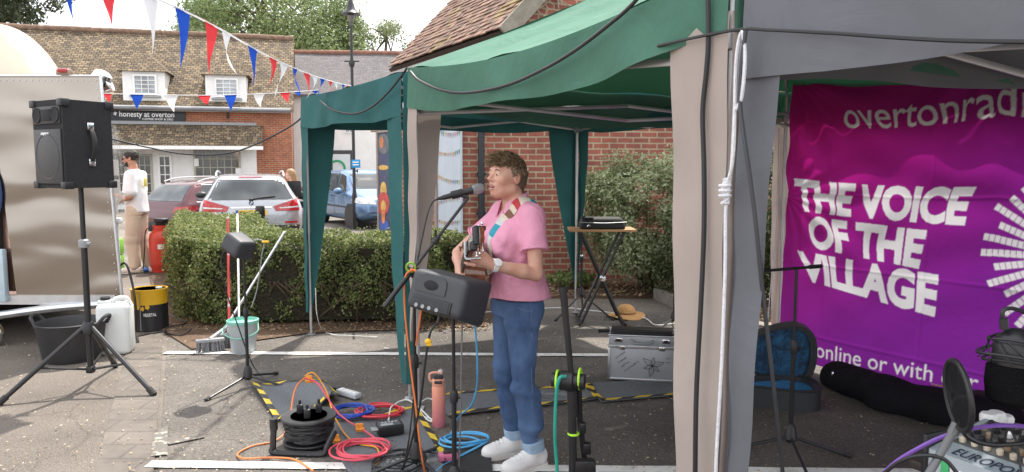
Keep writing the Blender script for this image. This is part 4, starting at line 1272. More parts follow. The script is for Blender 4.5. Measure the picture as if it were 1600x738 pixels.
leg_cloth(teal, cen, A_, B_ - A_, D_ - A_, 0.26, 0.20, 1.93, 0.12, M_TEAL, 0.30, seed=1)
leg_cloth(teal, cen, B_, A_ - B_, C_ - B_, 0.20, 0.30, 1.93, 0.22, M_TEAL, 0.16, seed=2)
leg_cloth(teal, cen, C_, B_ - C_, D_ - C_, 0.34, 0.16, 1.95, 0.35, M_TEAL, 0.12, seed=3)
leg_cloth(teal, cen, D_, C_ - D_, A_ - D_, 0.2, 0.2, 1.95, 0.3, M_TEAL, 0.2, seed=4)
green, cen, tops = tent('gazebo', 'green pop-up gazebo with beige leg covers, the middle one over the singer', [E_, F_, F2, E2], [HT + .005, HT, HT, HT], [.245, .20, .24, .24], 2.95, M_GREEN, None, None, sag=0.25, group='gazebos in a row')
leg_cloth(green, cen, E_, F_ - E_, E2 - E_, 0.16, 0.22, 1.93, 0.45, M_BEIGE, 0.22, seed=5)
leg_cloth(green, cen, F_, E_ - F_, F2 - F_, 0.27, 0.12, 2.02, 0.1, M_BEIGE, 0.55, seed=6)
leg_cloth(green, cen, E2, E_ - E2, F2 - E2, 0.14, 0.16, 1.95, 0.1, M_BEIGE, 0.5, seed=7)
leg_cloth(green, cen, F2, E2 - F2, F_ - F2, 0.2, 0.2, 1.95, 0.1, M_BEIGE, 0.5, seed=8)
HG = 2.13
grey, cen, tops = tent('gazebo', 'grey pop-up gazebo nearest to us, over the radio desk', [H_, I_, J_, K_], [HG, HG, HG - .02, HG - .02], [.315, .28, .28, .17], 2.95, M_GREY, None, None, sag=0.02, group='gazebos in a row')
leg_cloth(grey, cen, H_, I_ - H_, K_ - H_, 0.155, 0.10, 1.90, 0.06, M_GREY, 0.28, seed=9, sk=-0.02)
leg_cloth(grey, cen, K_, H_ - K_, J_ - K_, 0.15, 0.15, 1.85, 0.1, M_GREY, 0.4, seed=10)
leg_cloth(grey, cen, I_, H_ - I_, J_ - I_, 0.2, 0.2, 1.85, 0.1, M_GREY, 0.4, seed=11)
leg_cloth(grey, cen, J_, I_ - J_, K_ - J_, 0.2, 0.2, 1.85, 0.1, M_GREY, 0.4, seed=12)

# ------------------------------------------------------------------ cables and ropes
def cable(name, label, cat, pts, r, m, n=10, group=None, closed=False, seg=7):
    b = MB(); p = catmull(pts, n, closed); b.tube(p, r, seg, closed=closed)
    o = b.build(name, m)
    return tag(o, label, cat, group)
tA, tB, tE, tF = A_ + Vector((0, 0, HT)), B_ + Vector((0, 0, HT)), E_ + Vector((0, 0, HT)), F_ + Vector((0, 0, HT))
def on_EF(px, py, off=0.05):
    n = Vector((gdir.y, -gdir.x, 0)); n = n if n.x < 0 else -n
    return hitplane(px, py, E_ + n * off, n)
def on_AB(px, py, off=0.05):
    d = (B_ - A_).normalized(); n = Vector((d.y, -d.x, 0)); n = n if n.x < 0 else -n
    return hitplane(px, py, A_ + n * off, n)
cable('cable', 'black cable swagged along the green gazebo valance', 'cable', [on_EF(641, 112), on_EF(655, 126), on_EF(690, 141), on_EF(730, 145), on_EF(790, 134), on_EF(850, 108), on_EF(900, 78), on_EF(950, 40), on_EF(985, 10), on_EF(1010, -20)], 0.0075, M_CABLE)
cable('cable', 'black cable swagged along the teal gazebo valance to its far corner', 'cable', [on_AB(500, 158), on_AB(520, 172), on_AB(552, 178), on_AB(580, 168), on_AB(606, 145), on_AB(628, 118), on_AB(636, 106)], 0.007, M_CABLE)
cable('cable', 'black cable slung from the teal gazebo corner across to the trailer', 'cable', [tB + Vector((0, 0, -.02)), P(470, 185, 6.85), P(420, 216, 6.9), P(360, 239, 6.9), P(290, 241, 6.9), P(225, 229, 6.8), P(168, 216, 6.5)], 0.008, M_CABLE)
hp = H_ + Vector((0, 0, 1.98)) - nEF * 0.03
def on_HI(px, py, off=0.05):
    n = -nEF
    return hitplane(px, py, H_ + n * off, n)
cable('rope', 'dark cord tied along the grey gazebo valance', 'rope', [on_EF(1028, 72, .03), on_EF(1095, 57, .04), on_HI(1160, 46, .05), on_HI(1200, 47, .05), on_HI(1300, 52), on_HI(1400, 59), on_HI(1500, 64), on_HI(1640, 66)], 0.005, M_CABLE)
cable('rope', 'white rope hanging with a knot on the grey leg cover', 'rope', [on_HI(1159, 50, .06), on_HI(1152, 110, .06), on_HI(1148, 170, .06), on_HI(1144, 250, .06), on_HI(1140, 285, .06), on_HI(1134, 330, .06), on_HI(1133, 420, .06), on_HI(1128, 560, .06), on_HI(1120, 700, .06), on_HI(1117, 780, .06)], 0.0055, M_ROPEW)
b_ = MB(); rr = random.Random(4); kc = on_HI(1133, 298, .065)
for q in range(5):
    pts = [kc + Vector((rr.uniform(-.012, .012), rr.uniform(-.008, .004), z)) for z in np.linspace(.035, -.04, 5)]
    b_.tube(catmull(pts, 4), 0.005, 6)
for z in (-.015, .0, .015): b_.tube([kc + Vector((0.016 * math.cos(a), 0.012 * math.sin(a), z)) for a in np.linspace(0, 2 * PI, 13)[:-1]], 0.005, 6, closed=True)
b_.tube(catmull([kc, on_HI(1146, 240, .07), on_HI(1150, 100, .07), on_HI(1159, 50, .07), on_HI(1164, 90, .07), on_HI(1159, 150, .07), on_HI(1150, 172, .07)], 6), 0.0055, 6)
tag(b_.build('rope_knot', M_ROPEW), 'white rope knot and spare loop at the grey gazebo corner', 'rope knot')
cable('cable', 'black cable hanging straight down the beige leg cover', 'cable', [on_EF(1106, -10, .03), on_EF(1107, 60, .03), on_EF(1104, 110, .03), on_EF(1098, 175, .03), on_EF(1100, 260, .03), on_EF(1100, 360, .035), on_EF(1095, 480, .04), on_EF(1088, 620, .05), on_EF(1086, 770, .05)], 0.008, M_CABLE)
cable('cable', 'dark grey cable looping down over the grey leg cover to the floor', 'cable', [on_HI(1165, 48, .07), on_HI(1158, 110, .07), on_HI(1157, 170, .07), on_HI(1168, 250, .07), on_HI(1180, 340, .05), P(1190, 440, 2.12), P(1206, 580, 2.15), P(1218, 690, 2.2), P(1226, 770, 2.25)], 0.0065, PM('dark grey cable', (0.05, 0.052, 0.058), 0.5))

# ------------------------------------------------------------------ BANNER (printed cloth hung on the green gazebo's far side)
BN0 = E2 + Vector((-0.075, -0.085, 0)) + gdir * .12
bdir = gdir.copy()
BW_, BHt = 3.0, 2.24
BZ0 = 0.06
bnorm = Vector((bdir.y, -bdir.x, 0)); bnorm = bnorm if bnorm.x < 0 else -bnorm       # towards us
def bpx(px, py):
    """pixel -> (u metres along banner, z)"""
    h = hitplane(px, py, BN0, bnorm) - BN0
    return h.dot(bdir), h.z
def ban_point(u, z):
    """arrays -> 3D, with creases and sag"""
    u = np.asarray(u); z = np.asarray(z)
    tp = np.clip((z - BZ0) / BHt, 0, 1)
    sagz = -0.12 * np.abs(np.sin(PI * np.clip(u / 1.55, 0, 5))) ** 0.8 * tp ** 3
    w = 0.030 * np.sin(2.1 * u + 0.9 * z + .6) * (1 - 0.5 * tp)
    r1 = np.sin((u * 0.75 + z * 1.5) * 9 + 1.5 * np.sin(u * 2.2)) * np.exp(-((z - 1.55 - 0.14 * np.sin(2 * u)) / 0.35) ** 2)
    r2 = np.sin((-u * 0.55 + z) * 15 + 2.0 * np.sin(u * 3.1 + z)) * np.exp(-((z - 1.2) / 0.6) ** 2)
    r3 = np.abs(np.sin(u * 3.4 + z * 1.2 + np.sin(z * 4))) * 0.5
    # pull creases running down from the fixing points along the top edge
    r4 = 0
    for (fu, fz, an, fr, am) in ((0.0, 2.25, 0.55, 46, .011), (1.55, 2.28, 0.2, 38, .010), (3.1, 2.28, -.6, 40, .012), (0.0, 1.3, .1, 50, .006)):
        dx, dzz = u - fu, fz - z; rad = np.sqrt(dx ** 2 + dzz ** 2) + .05; th = np.arctan2(dx, dzz + .02)
        r4 = r4 + am * np.sin(th * fr / 3.2 + 2.0 * np.sin(rad * 2.3 + fu)) * np.exp(-((rad - .55) / .55) ** 2)
    fold = -.004 * np.exp(-((np.mod(u, .75) - .37) / .012) ** 2) - .004 * np.exp(-((np.mod(z, .55) - .27) / .012) ** 2)
    d = w + 0.022 * r1 + 0.009 * r2 + 0.010 * r3 + 0.05 * (1 - tp) ** 3 + 1.7 * r4 + fold
    X = BN0.x + bdir.x * u + bnorm.x * d; Y = BN0.y + bdir.y * u + bnorm.y * d
    return np.stack([X, Y, z + sagz], -1)
SSF = 2
nu, nv = 620 * SSF, 460 * SSF
UU, ZZ = np.meshgrid(np.linspace(0, BW_, nu + 1), np.linspace(BZ0, BZ0 + BHt, nv + 1))
mask = np.zeros(UU.shape, np.float32)
du, dz = BW_ / nu, BHt / nv
def raster(A, F):
    """fill triangles (u,z metres) into the print mask"""
    for f in F:
        p = A[list(f)]
        lo = p.min(0); hi = p.max(0)
        i0, i1 = max(0, int((lo[0]) / du)), min(nu, int(hi[0] / du) + 1)
        j0, j1 = max(0, int((lo[1] - BZ0) / dz)), min(nv, int((hi[1] - BZ0) / dz) + 1)
        if i1 < i0 or j1 < j0: continue
        x = UU[j0:j1 + 1, i0:i1 + 1]; y = ZZ[j0:j1 + 1, i0:i1 + 1]
        (x0, y0), (x1, y1), (x2, y2) = p
        den = (y1 - y2) * (x0 - x2) + (x2 - x1) * (y0 - y2)
        if abs(den) < 1e-12: continue
        a = ((y1 - y2) * (x - x2) + (x2 - x1) * (y - y2)) / den
        b = ((y2 - y0) * (x - x2) + (x0 - x2) * (y - y2)) / den
        mask[j0:j1 + 1, i0:i1 + 1][(a >= -.001) & (b >= -.001) & (a + b <= 1.001)] = 1
def word(s, p00, p10, p01, p11=None, **k):
    """p00 lower left, p10 lower right, p01 upper left in pixels; text fills that parallelogram on the cloth"""
    A, F = text_mesh(s, **k); A = np.array(A)[:, :2]; lo, hi = A.min(0), A.max(0); A = (A - lo) / (hi - lo)
    a, b, c = (np.array(bpx(*p)) for p in (p00, p10, p01))
    d = np.array(bpx(*p11)) if p11 else b + c - a
    u, v = A[:, :1], A[:, 1:]
    raster(a * (1 - u) * (1 - v) + b * u * (1 - v) + c * (1 - u) * v + d * u * v, F)
word('THE VOICE', (1250, 329), (1505, 352), (1246, 277), (1523, 289), offset=0.048)
word('OF THE', (1272, 386), (1437, 420), (1264, 334), (1447, 357), offset=0.048)
word('VILLAGE', (1262, 436), (1462, 496), (1253, 390), (1468, 428), offset=0.048)
word('overtonradio', (1320, 188), (1645, 177), (1314, 143), (1649, 114), offset=0.004)
word('listen online or with our app', (1225, 549), (1600, 636), (1224, 520), (1604, 600), offset=0.002)
# the wheel of bars printed at the right
cu_, cz_ = bpx(1690, 402)
for k in range(34):
    a = 2 * PI * k / 34 + 0.05
    ln = 0.22 + 0.10 * (0.5 + 0.5 * math.sin(k * 2.4)) 
    for s in range(9):
        r0 = 0.24 + s * 0.034; r1 = r0 + 0.030
        if r0 > 0.24 + ln: break
        c_, s_ = math.cos(a), math.sin(a); h = 0.021
        q = np.array([[cu_ + r * c_ - t * s_, cz_ + r * s_ + t * c_] for (r, t) in ((r0, -h), (r1, -h), (r1, h), (r0, h))])
        raster(q, [(0, 1, 2), (0, 2, 3)])
pm = np.pad(mask, 1, mode='edge'); mask = sum(pm[i:i + mask.shape[0], j:j + mask.shape[1]] for i in range(3) for j in range(3)) / 9.0
mask = mask[::SSF, ::SSF].astype(np.float32); UU = UU[::SSF, ::SSF]; ZZ = ZZ[::SSF, ::SSF]; nu //= SSF; nv //= SSF
m, nt, bsd, out = new_mat('printed banner cloth')
at_ = node(nt, 'ShaderNodeAttribute'); at_.attribute_name = 'print'
tc = node(nt, 'ShaderNodeTexCoord')
ap = node(nt, 'ShaderNodeAttribute'); ap.attribute_name = 'ink'
cr = node(nt, 'ShaderNodeValToRGB'); el = cr.color_ramp.elements
el[0].position = 0.0; el[0].color = (0.52, 0.012, 0.20, 1); el[1].position = 1.0; el[1].color = (0.185, 0.025, 0.335, 1)
e = el.new(0.28); e.color = (0.34, 0.010, 0.205, 1); e = el.new(0.6); e.color = (0.21, 0.016, 0.28, 1)
nt.links.new(ap.outputs['Fac'], cr.inputs['Fac'])
mx = node(nt, 'ShaderNodeMixRGB'); mx.inputs['Color2'].default_value = (0.74, 0.72, 0.75, 1)
nt.links.new(at_.outputs['Fac'], mx.inputs['Fac']); nt.links.new(cr.outputs['Color'], mx.inputs['Color1'])
nt.links.new(mx.outputs['Color'], bsd.inputs['Base Color']); bsd.inputs['Roughness'].default_value = 0.75; bsd.inputs['Specular IOR Level'].default_value = 0.3
nz = node(nt, 'ShaderNodeTexNoise', Scale=5.0, Detail=5.0, Distortion=.3); nt.links.new(tc.outputs['Object'], nz.inputs['Vector'])
bp = node(nt, 'ShaderNodeBump', Strength=0.35, Distance=0.03); nt.links.new(nz.outputs['Fac'], bp.inputs['Height']); nt.links.new(bp.outputs['Normal'], bsd.inputs['Normal'])
tr = node(nt, 'ShaderNodeBsdfTranslucent'); nt.links.new(mx.outputs['Color'], tr.inputs['Color']); nt.links.new(bp.outputs['Normal'], tr.inputs['Normal'])
ms = node(nt, 'ShaderNodeMixShader', Fac=0.34); nt.links.new(bsd.outputs['BSDF'], ms.inputs[1]); nt.links.new(tr.outputs['BSDF'], ms.inputs[2]); nt.links.new(ms.outputs['Shader'], out.inputs['Surface'])
V = ban_point(UU, ZZ).reshape(-1, 3)
idx = np.arange((nu + 1) * (nv + 1)).reshape(nv + 1, nu + 1)
Fq = np.stack([idx[:-1, :-1], idx[:-1, 1:], idx[1:, 1:], idx[1:, :-1]], -1).reshape(-1, 4)
ban = mesh_np('banner', V, Fq, m, None, True)
a_ = ban.data.attributes.new('print', 'FLOAT', 'POINT'); a_.data.foreach_set('value', mask.ravel())
ink = np.clip(-0.05 + 0.55 * (UU / BW_) + 0.60 * (1 - (ZZ - BZ0) / BHt), 0, 1).astype(np.float32)
a_ = ban.data.attributes.new('ink', 'FLOAT', 'POINT'); a_.data.foreach_set('value', ink.ravel())
tag(ban, 'magenta and purple cloth banner reading THE VOICE OF THE VILLAGE', 'banner')
cable('cord', 'thin white cord hanging left of the banner by the shrub', 'cord', [P(1217, 200, 5.7), P(1215, 300, 5.7), P(1211, 380, 5.65), P(1204, 450, 5.6), P(1200, 500, 5.6)], 0.004, M_ROPEW)

# ------------------------------------------------------------------ BUNTING
M_FLAG = {'red': cloth('red flag', (0.72, 0.055, 0.065), 0.45, wr=0.1), 'blue': cloth('blue flag', (0.02, 0.085, 0.50), 0.4, wr=0.1), 'white': cloth('white flag', (0.80, 0.80, 0.82), 0.45, wr=0.1)}
def bunting(label, line, flags):
    """line: world points of the tape; flags: (t, colour, width, length, twist, lean)"""
    t = thing('bunting', label, 'bunting', line[0], group='strings of red white and blue bunting')
    b = MB(); p = catmull(line, 14)
    b.tube(p, 0.012, 6, flat=0.25); b.build('tape', M_FLAG['white'], t, world=True)
    cum = [0.0]
    for i in range(1, len(p)): cum.append(cum[-1] + (p[i] - p[i - 1]).length)
    def at(s):
        s = max(0, min(cum[-1] - 1e-5, s))
        i = max(k for k in range(len(cum)) if cum[k] <= s); i = min(i, len(p) - 2)
        return p[i].lerp(p[i + 1], (s - cum[i]) / max(1e-6, cum[i + 1] - cum[i]))
    for (s, c, w, ln, tw, lean) in flags:
        a, e = at(s), at(s + w); ax = (e - a)
        dirv = ax.normalized(); nn = Vector((-dirv.y, dirv.x, 0)).normalized()
        def fn(u, v):
            q = a + ax * (u * (1 - v) + 0.5 * v)
            ang = tw * v
            off = (u - 0.5) * (1 - v) * w
            c0 = a + ax * 0.5
            q = c0 + dirv * (off * math.cos(ang)) + nn * (off * math.sin(ang)) + Vector((0, 0, -ln * v)) + nn * (lean * v * v + 0.03 * math.sin(3 * v + s * 7) * v) + dirv * lean * 0.6 * v * v
            q.z += ax.z * off / w
            return q
        m = MB(); m.grid(fn, 4, 10); m.build('flag', M_FLAG[c], t, world=True, ang=80)
# near string: from above us at the left down to the teal gazebo corner
def inv_len(line):
    p = catmull(line, 14); c = 0; L = [0]
    for i in range(1, len(p)): c += (p[i] - p[i - 1]).length; L.append(c)
    return p, L
ln1 = [P(55, -55, 3.3), P(150, -32, 3.55), P(247, 0, 3.8), P(330, 38, 4.1), P(395, 75, 4.5), P(440, 98, 5.0), P(500, 122, 5.9), P(556, 136, 7.4), P(600, 140, 9.0)]
p_, L_ = inv_len(ln1)
def s_at(px):
    best = min(range(len(p_)), key=lambda i: abs((CX + FPX * p_[i].x / ((p_[i] - Vector((0, 0, CAMZ))).dot(_f))) - px)); return L_[best]
fl = []
for (px0, px1, c, py1, tw, lean) in ((94, 118, 'blue', 28, 0.5, .04), (150, 182, 'red', 42, 0.7, -.06), (218, 246, 'white', 82, 0.9, -.03), (273, 296, 'blue', 100, .35, .0), (317, 338, 'red', 112, .4, .02), (343, 361, 'white', 116, 1.3, -.08), (385, 402, 'blue', 132, .35, .05), (419, 432, 'red', 140, .4, .02), (437, 453, 'white', 148, .7, .08), (455, 465, 'blue', 142, .8, .0), (475, 486, 'red', 156, .4, .02), (489, 502, 'white', 152, .5, .05), (501, 513, 'blue', 150, .5, .05), (512, 521, 'red', 149, .5, .02), (523, 534, 'white', 149, .4, .02), (532, 540, 'blue', 148, .4, .0), (540, 546, 'red', 144, .4, .0)):
    s0, s1 = s_at(px0), s_at(px1)
    i = min(range(len(L_)), key=lambda k: abs(L_[k] - s0)); q = p_[i]
    y0 = CY - FPX * ((q - Vector((0, 0, CAMZ))).dot(_u)) / ((q - Vector((0, 0, CAMZ))).dot(_f))
    ln = max(0.1, (py1 - y0) / FPX * q.y)
    fl.append((s0, c, max(0.07, min(s1 - s0, 0.18)), ln, tw, lean))
bunting('near string of long red, white and blue flags sloping down to the gazebos', ln1, fl)
ln2 = [P(160, 146, 7.0), P(230, 148, 7.0), P(330, 149, 7.0), P(420, 146, 7.0), P(498, 141, 6.9)]
p_, L_ = inv_len(ln2)
fl = []
for (px0, px1, c, py1) in ((162, 176, 'red', 162), (203, 224, 'blue', 171), (256, 277, 'white', 174), (306, 327, 'red', 163), (353, 373, 'blue', 173), (393, 414, 'white', 168), (438, 456, 'red', 163), (462, 470, 'blue', 155), (487, 500, 'blue', 154)):
    s0, s1 = s_at(px0), s_at(px1); fl.append((s0, c, max(0.06, s1 - s0), (py1 - 148) / FPX * 7.0, .15, .01))
bunting('far level string of short flags from the trailer to the teal gazebo', ln2, fl)
# ================================================================== CARS
M_TYRE = PM('tyre', (0.018, 0.018, 0.018), 0.8, var=0.2)
M_RIM = PM('alloy wheel', (0.50, 0.51, 0.52), 0.3, 0.8)
M_CARGLASS = glassmat('car glass', (0.055, 0.065, 0.07), 0.04)
M_REDLENS = PM('red lamp lens', (0.42, 0.012, 0.02), 0.15, var=0.35, scale=20, coat=0.6)
M_CLEARLENS = PM('clear lamp lens', (0.62, 0.64, 0.66), 0.12, var=0.2, scale=20, coat=0.5)
M_PLATE = PM('yellow number plate', (0.75, 0.50, 0.03), 0.4, var=0.03)
M_TRIM = PM('black car trim', (0.025, 0.025, 0.027), 0.5)
def pchip(xs, ys, x):
    """smooth interpolation through stations"""
    xs = np.array(xs); ys = np.array(ys)
    d = np.diff(ys) / np.diff(xs); m = np.zeros(len(xs)); m[0], m[-1] = d[0], d[-1]
    for i in range(1, len(xs) - 1):
        m[i] = 0 if d[i - 1] * d[i] <= 0 else 2 * d[i - 1] * d[i] / (d[i - 1] + d[i])
    i = np.clip(np.searchsorted(xs, x) - 1, 0, len(xs) - 2); h = xs[i + 1] - xs[i]; t = (x - xs[i]) / h
    return (2 * t**3 - 3 * t**2 + 1) * ys[i] + (t**3 - 2 * t**2 + t) * h * m[i] + (-2 * t**3 + 3 * t**2) * ys[i + 1] + (t**3 - t**2) * h * m[i + 1]
def car(name, label, loc, rz, st, mat, wheels, wr, tyre_w=0.2, track=0.78, low=None, group='cars parked in front of the cafe'):
    """st rows: (x, z_low, z_belt, z_top, half width, half roof width); x runs from tail to nose"""
    t = thing(name, label, 'car', loc, rz, group)
    A = np.array(st); xs = np.linspace(A[0, 0], A[-1, 0], 90)
    I = [pchip(A[:, 0], A[:, k], xs) for k in range(1, 6)]
    b = MB(); vs = []; K = None
    for i in range(len(xs)):
        zl, zb, zt, w, wt = (I[k][i] for k in range(5))
        half = [(0.0, zl), (.6 * w, zl), (.88 * w, zl + .01), (.965 * w, zl + .10), (w, zl + (zb - zl) * .45), (.995 * w, zb - .14), (.965 * w, zb - .03), (.945 * w, zb)]
        gh = zt - zb
        for s_ in (.15, .4, .65, .85): half.append((.94 * w + (wt - .94 * w) * s_, zb + gh * s_ * .93))
        half += [(wt * .93, zt - .025 * min(1, gh / .3)), (wt * .72, zt - .004), (0.0, zt)]
        ring = half + [(-y, z) for (y, z) in half[-2:0:-1]]
        K = len(ring)
        vs += [(xs[i], y, z) for (y, z) in ring]
    fs = [(i * K + j, i * K + (j + 1) % K, (i + 1) * K + (j + 1) % K, (i + 1) * K + j) for i in range(len(xs) - 1) for j in range(K)]
    fs += [tuple(range(K - 1, -1, -1)), tuple(range((len(xs) - 1) * K, len(xs) * K))]
    b.add(vs, fs); body = b.build('body', mat, t, ang=50)
    bvh = BVHTree.FromPolygons([Vector(v) for v in vs], fs)
    for x in wheels:
        for sd in (-1, 1):
            b = MB(); M = Matrix.Translation((x, sd * track, wr)) @ Matrix.Rotation(PI / 2 * -sd, 4, 'X')
            b.lathe([(wr * .66, -.09), (wr * .9, -.1), (wr, -.07), (wr, .07), (wr * .9, .1), (wr * .66, .09)], 28, M); wh = b.build('wheel', M_TYRE, t)
            b = MB(); b.lathe([(wr * .68, .0), (wr * .68, .085), (wr * .6, .09), (wr * .58, .05), (.06, .06), (.05, .09), (.0001, .09)], 28, M)
            for k in range(5):
                a = 2 * PI * k / 5; b.box((wr * .34 * math.cos(a), wr * .34 * math.sin(a), .075), (wr * .6 if abs(math.cos(a)) > .5 else .07, wr * .6 if abs(math.sin(a)) > .5 else .07, .02), .005, M=M)
            b.build('rim', M_RIM, wh)
            b = MB(); M2 = Matrix.Translation((x, sd * (I[3].max() + .004), wr)) @ Matrix.Rotation(PI / 2 * -sd, 4, 'X')
            b.lathe([(.0001, .0), (wr * 1.13, .0), (wr * 1.16, .008)], 28, M2); b.build('wheel_arch', M_TRIM, t)
    def patch(nm, quad, axis, m, off=0.006, n=(14, 8), parent=None):
        """quad: 4 corners (lower left, lower right, upper right, upper left) seen along an axis; laid on the body"""
        b = MB(); P_ = []
        q = [np.array(p, float) for p in quad]
        def fn(u, v):
            p = q[0] * (1 - u) * (1 - v) + q[1] * u * (1 - v) + q[2] * u * v + q[3] * (1 - u) * v
            if axis in ('rear', 'front'):
                d = Vector((1, 0, 0)) if axis == 'rear' else Vector((-1, 0, 0)); o = Vector((-5 if axis == 'rear' else 5, p[0], p[1]))
            elif axis == 'top': d = Vector((0, 0, -1)); o = Vector((p[0], p[1], 5))
            else:
                s_ = 1 if axis == 'left' else -1; d = Vector((0, -s_, 0)); o = Vector((p[0], 5 * s_, p[1]))
            h, nr, _, _ = bvh.ray_cast(o, d)
            if h is None: h, nr, _, _ = bvh.find_nearest(o + d * 3); h = h
            if nr.dot(d) > 0: nr = -nr
            return h + (nr * 0.5 - d * 0.8) * off
        b.grid(fn, *n)
        return b.build(nm, m, parent or t, ang=60)
    return t, patch, body, bvh
SUVST = [(-2.24, .42, .62, .74, .62, .55), (-2.20, .36, .80, .98, .80, .66), (-2.12, .30, .97, 1.10, .885, .70), (-1.98, .27, 1.02, 1.27, .90, .66), (-1.80, .26, 1.03, 1.46, .90, .60), (-1.55, .25, 1.03, 1.52, .90, .60), (-.6, .24, 1.01, 1.545, .90, .62), (.3, .24, .99, 1.52, .90, .61), (.75, .24, .98, 1.38, .90, .62), (1.15, .24, .97, 1.08, .90, .70), (1.5, .25, .93, 1.0, .89, .72), (2.0, .28, .82, .90, .86, .68), (2.2, .36, .66, .74, .72, .55)]
c0 = P(392, 300, 13.4); rz = math.atan2(c0.y, c0.x)
M_SILVER = PM('silver car paint', (0.40, 0.42, 0.45), 0.28, 0.55, var=0.03, coat=0.6)
loc = Vector((c0.x, c0.y, gz(13.4) + .10)) + Vector((math.cos(rz), math.sin(rz), 0)) * 2.2
suv, patch, body, bvh = car('parked_car', 'silver SUV parked with its tail towards the hedge', loc, rz, SUVST, M_SILVER, (-1.33, 1.4), .345)
# y is to the car's left; seen from behind left is left
patch('rear_window', [(.74, 1.06), (-.74, 1.06), (-.56, 1.44), (.56, 1.44)], 'rear', M_CARGLASS)
patch('bumper', [(.80, .30), (-.80, .30), (-.84, .56), (.84, .56)], 'rear', M_TRIM, .012)
for s in (1, -1):
    lp_ = patch('tail_light', [(s * .84, .84), (s * .42, .84), (s * .38, .93), (s * .80, 1.07)], 'rear', M_REDLENS, .014)
    patch('lamp_band', [(s * .82, .90), (s * .5, .885), (s * .48, .905), (s * .82, .93)], 'rear', M_CLEARLENS, .02, (8, 2), lp_)
    patch('reflector', [(s * .80, .60), (s * .58, .60), (s * .58, .635), (s * .80, .635)], 'rear', M_REDLENS, .016, (4, 2))
    patch('window', [(-1.75, 1.07), (.75, 1.04), (.45, 1.40), (-1.5, 1.44)], 'left' if s > 0 else 'right', M_CARGLASS)
    b = MB(); b.tube(catmull([(-1.7, s * .60, 1.50), (-1.4, s * .60, 1.585), (-.3, s * .61, 1.60), (.5, s * .60, 1.55)], 6), .018, 6); b.build('roof_rail', M_ALU, suv)
    b = MB(); b.ell((.62, s * 1.00, 1.06), (.09, .12, .075)); b.box((.62, s * .91, 1.02), (.06, .12, .03)); b.build('wing_mirror', M_TRIM, suv)
    b = MB(); b.tube([(-2.26, s * .5, .34), (-2.1, s * .5, .34)], .04, 10); b.build('exhaust', M_CHROME, suv)
pl = patch('number_plate', [(.27, .755), (-.27, .755), (-.27, .865), (.27, .865)], 'rear', M_PLATE, .014, (6, 3))
patch('plate_band', [(.27, .755), (.225, .755), (.225, .865), (.27, .865)], 'rear', PM('blue plate band', (0.02, 0.08, 0.4), .4), .017, (2, 2), pl)
patch('high_brake_light', [(.22, 1.475), (-.22, 1.475), (-.2, 1.50), (.2, 1.50)], 'rear', M_REDLENS, .02, (4, 2))
patch('handle_recess', [(.34, .90), (-.34, .90), (-.36, .925), (.36, .925)], 'rear', M_CHROME, .012, (6, 2))
def rear_pt(y, z, off=.01):
    h, nr, _, _ = bvh.ray_cast(Vector((-5, y, z)), Vector((1, 0, 0))); return h + Vector((-off, 0, 0))
b = MB(); b.tube(catmull([rear_pt(.0, 1.07, .03), rear_pt(-.2, 1.10, .03), rear_pt(-.42, 1.12, .02)], 6), .012, 5); b.ell(rear_pt(0, 1.06, .02), (.02, .04, .03)); b.build('rear_wiper', M_TRIM, suv)
p = rear_pt(0, .995, .006); Mb = mat4(p, Matrix(((0, 0, -1), (-1, 0, 0), (0, 1, 0))))
b = MB(); b.lathe([(.0001, .012), (.036, .012), (.042, .0)], 20, Mb); bd = b.build('badge', M_TRIM, suv)
b = MB()
for k in (0, 1, 2, 3):
    a0 = k * PI / 2; arc = [(0, 0)] + [(.028 * math.cos(a0 + PI / 2 * i / 6), .028 * math.sin(a0 + PI / 2 * i / 6)) for i in range(7)]
    b.add([Mb @ Vector((x, y, .014)) for x, y in arc], [tuple(range(8))], mi=k % 2)
b.build('badge_quarters', [M_WHITEP, PM('badge blue', (0.03, 0.2, 0.55), .3)], bd)
def rear_text(s, y0, z0, w, h, m, parent, off, nm='lettering'):
    A, F = fit_text(s, w, h, offset=.015); b = MB()
    b.add([tuple(rear_pt(y0 - q[0], z0 + q[1], off)) for q in A], F); return b.build(nm, m, parent, smooth=False)
rear_text('KJ62 SBY', .205, .775, .44, .07, M_TRIM, pl, .026)
rear_text('X1', -.56, .975, .10, .045, M_CHROME, suv, .014)
suv.scale = (1, 1, .945)
# maroon estate
EST = [(-2.35, .40, .60, .74, .60, .5), (-2.30, .33, .78, .92, .78, .62), (-2.2, .26, .90, 1.02, .87, .68), (-2.0, .22, .93, 1.22, .89, .64), (-1.75, .21, .94, 1.38, .89, .60), (-1.2, .2, .94, 1.44, .89, .60), (-.2, .2, .92, 1.46, .89, .60), (.4, .2, .91, 1.40, .89, .59), (.9, .2, .90, 1.12, .89, .64), (1.2, .21, .89, .98, .88, .7), (1.8, .24, .80, .88, .86, .68), (2.2, .32, .66, .74, .74, .56), (2.3, .4, .55, .6, .6, .45)]
M_MAROON = PM('maroon car paint', (0.085, 0.014, 0.022), 0.25, 0.3, var=0.05, coat=0.8)
c0 = P(254, 300, 16.2); rz = R(60)
loc = Vector((c0.x, c0.y, -.15)) + Vector((math.cos(rz), math.sin(rz), 0)) * 1.95
est, patch, body, bvh = car('parked_car', 'maroon estate car parked side on behind the silver SUV', loc, rz, EST, M_MAROON, (-1.4, 1.42), .32)
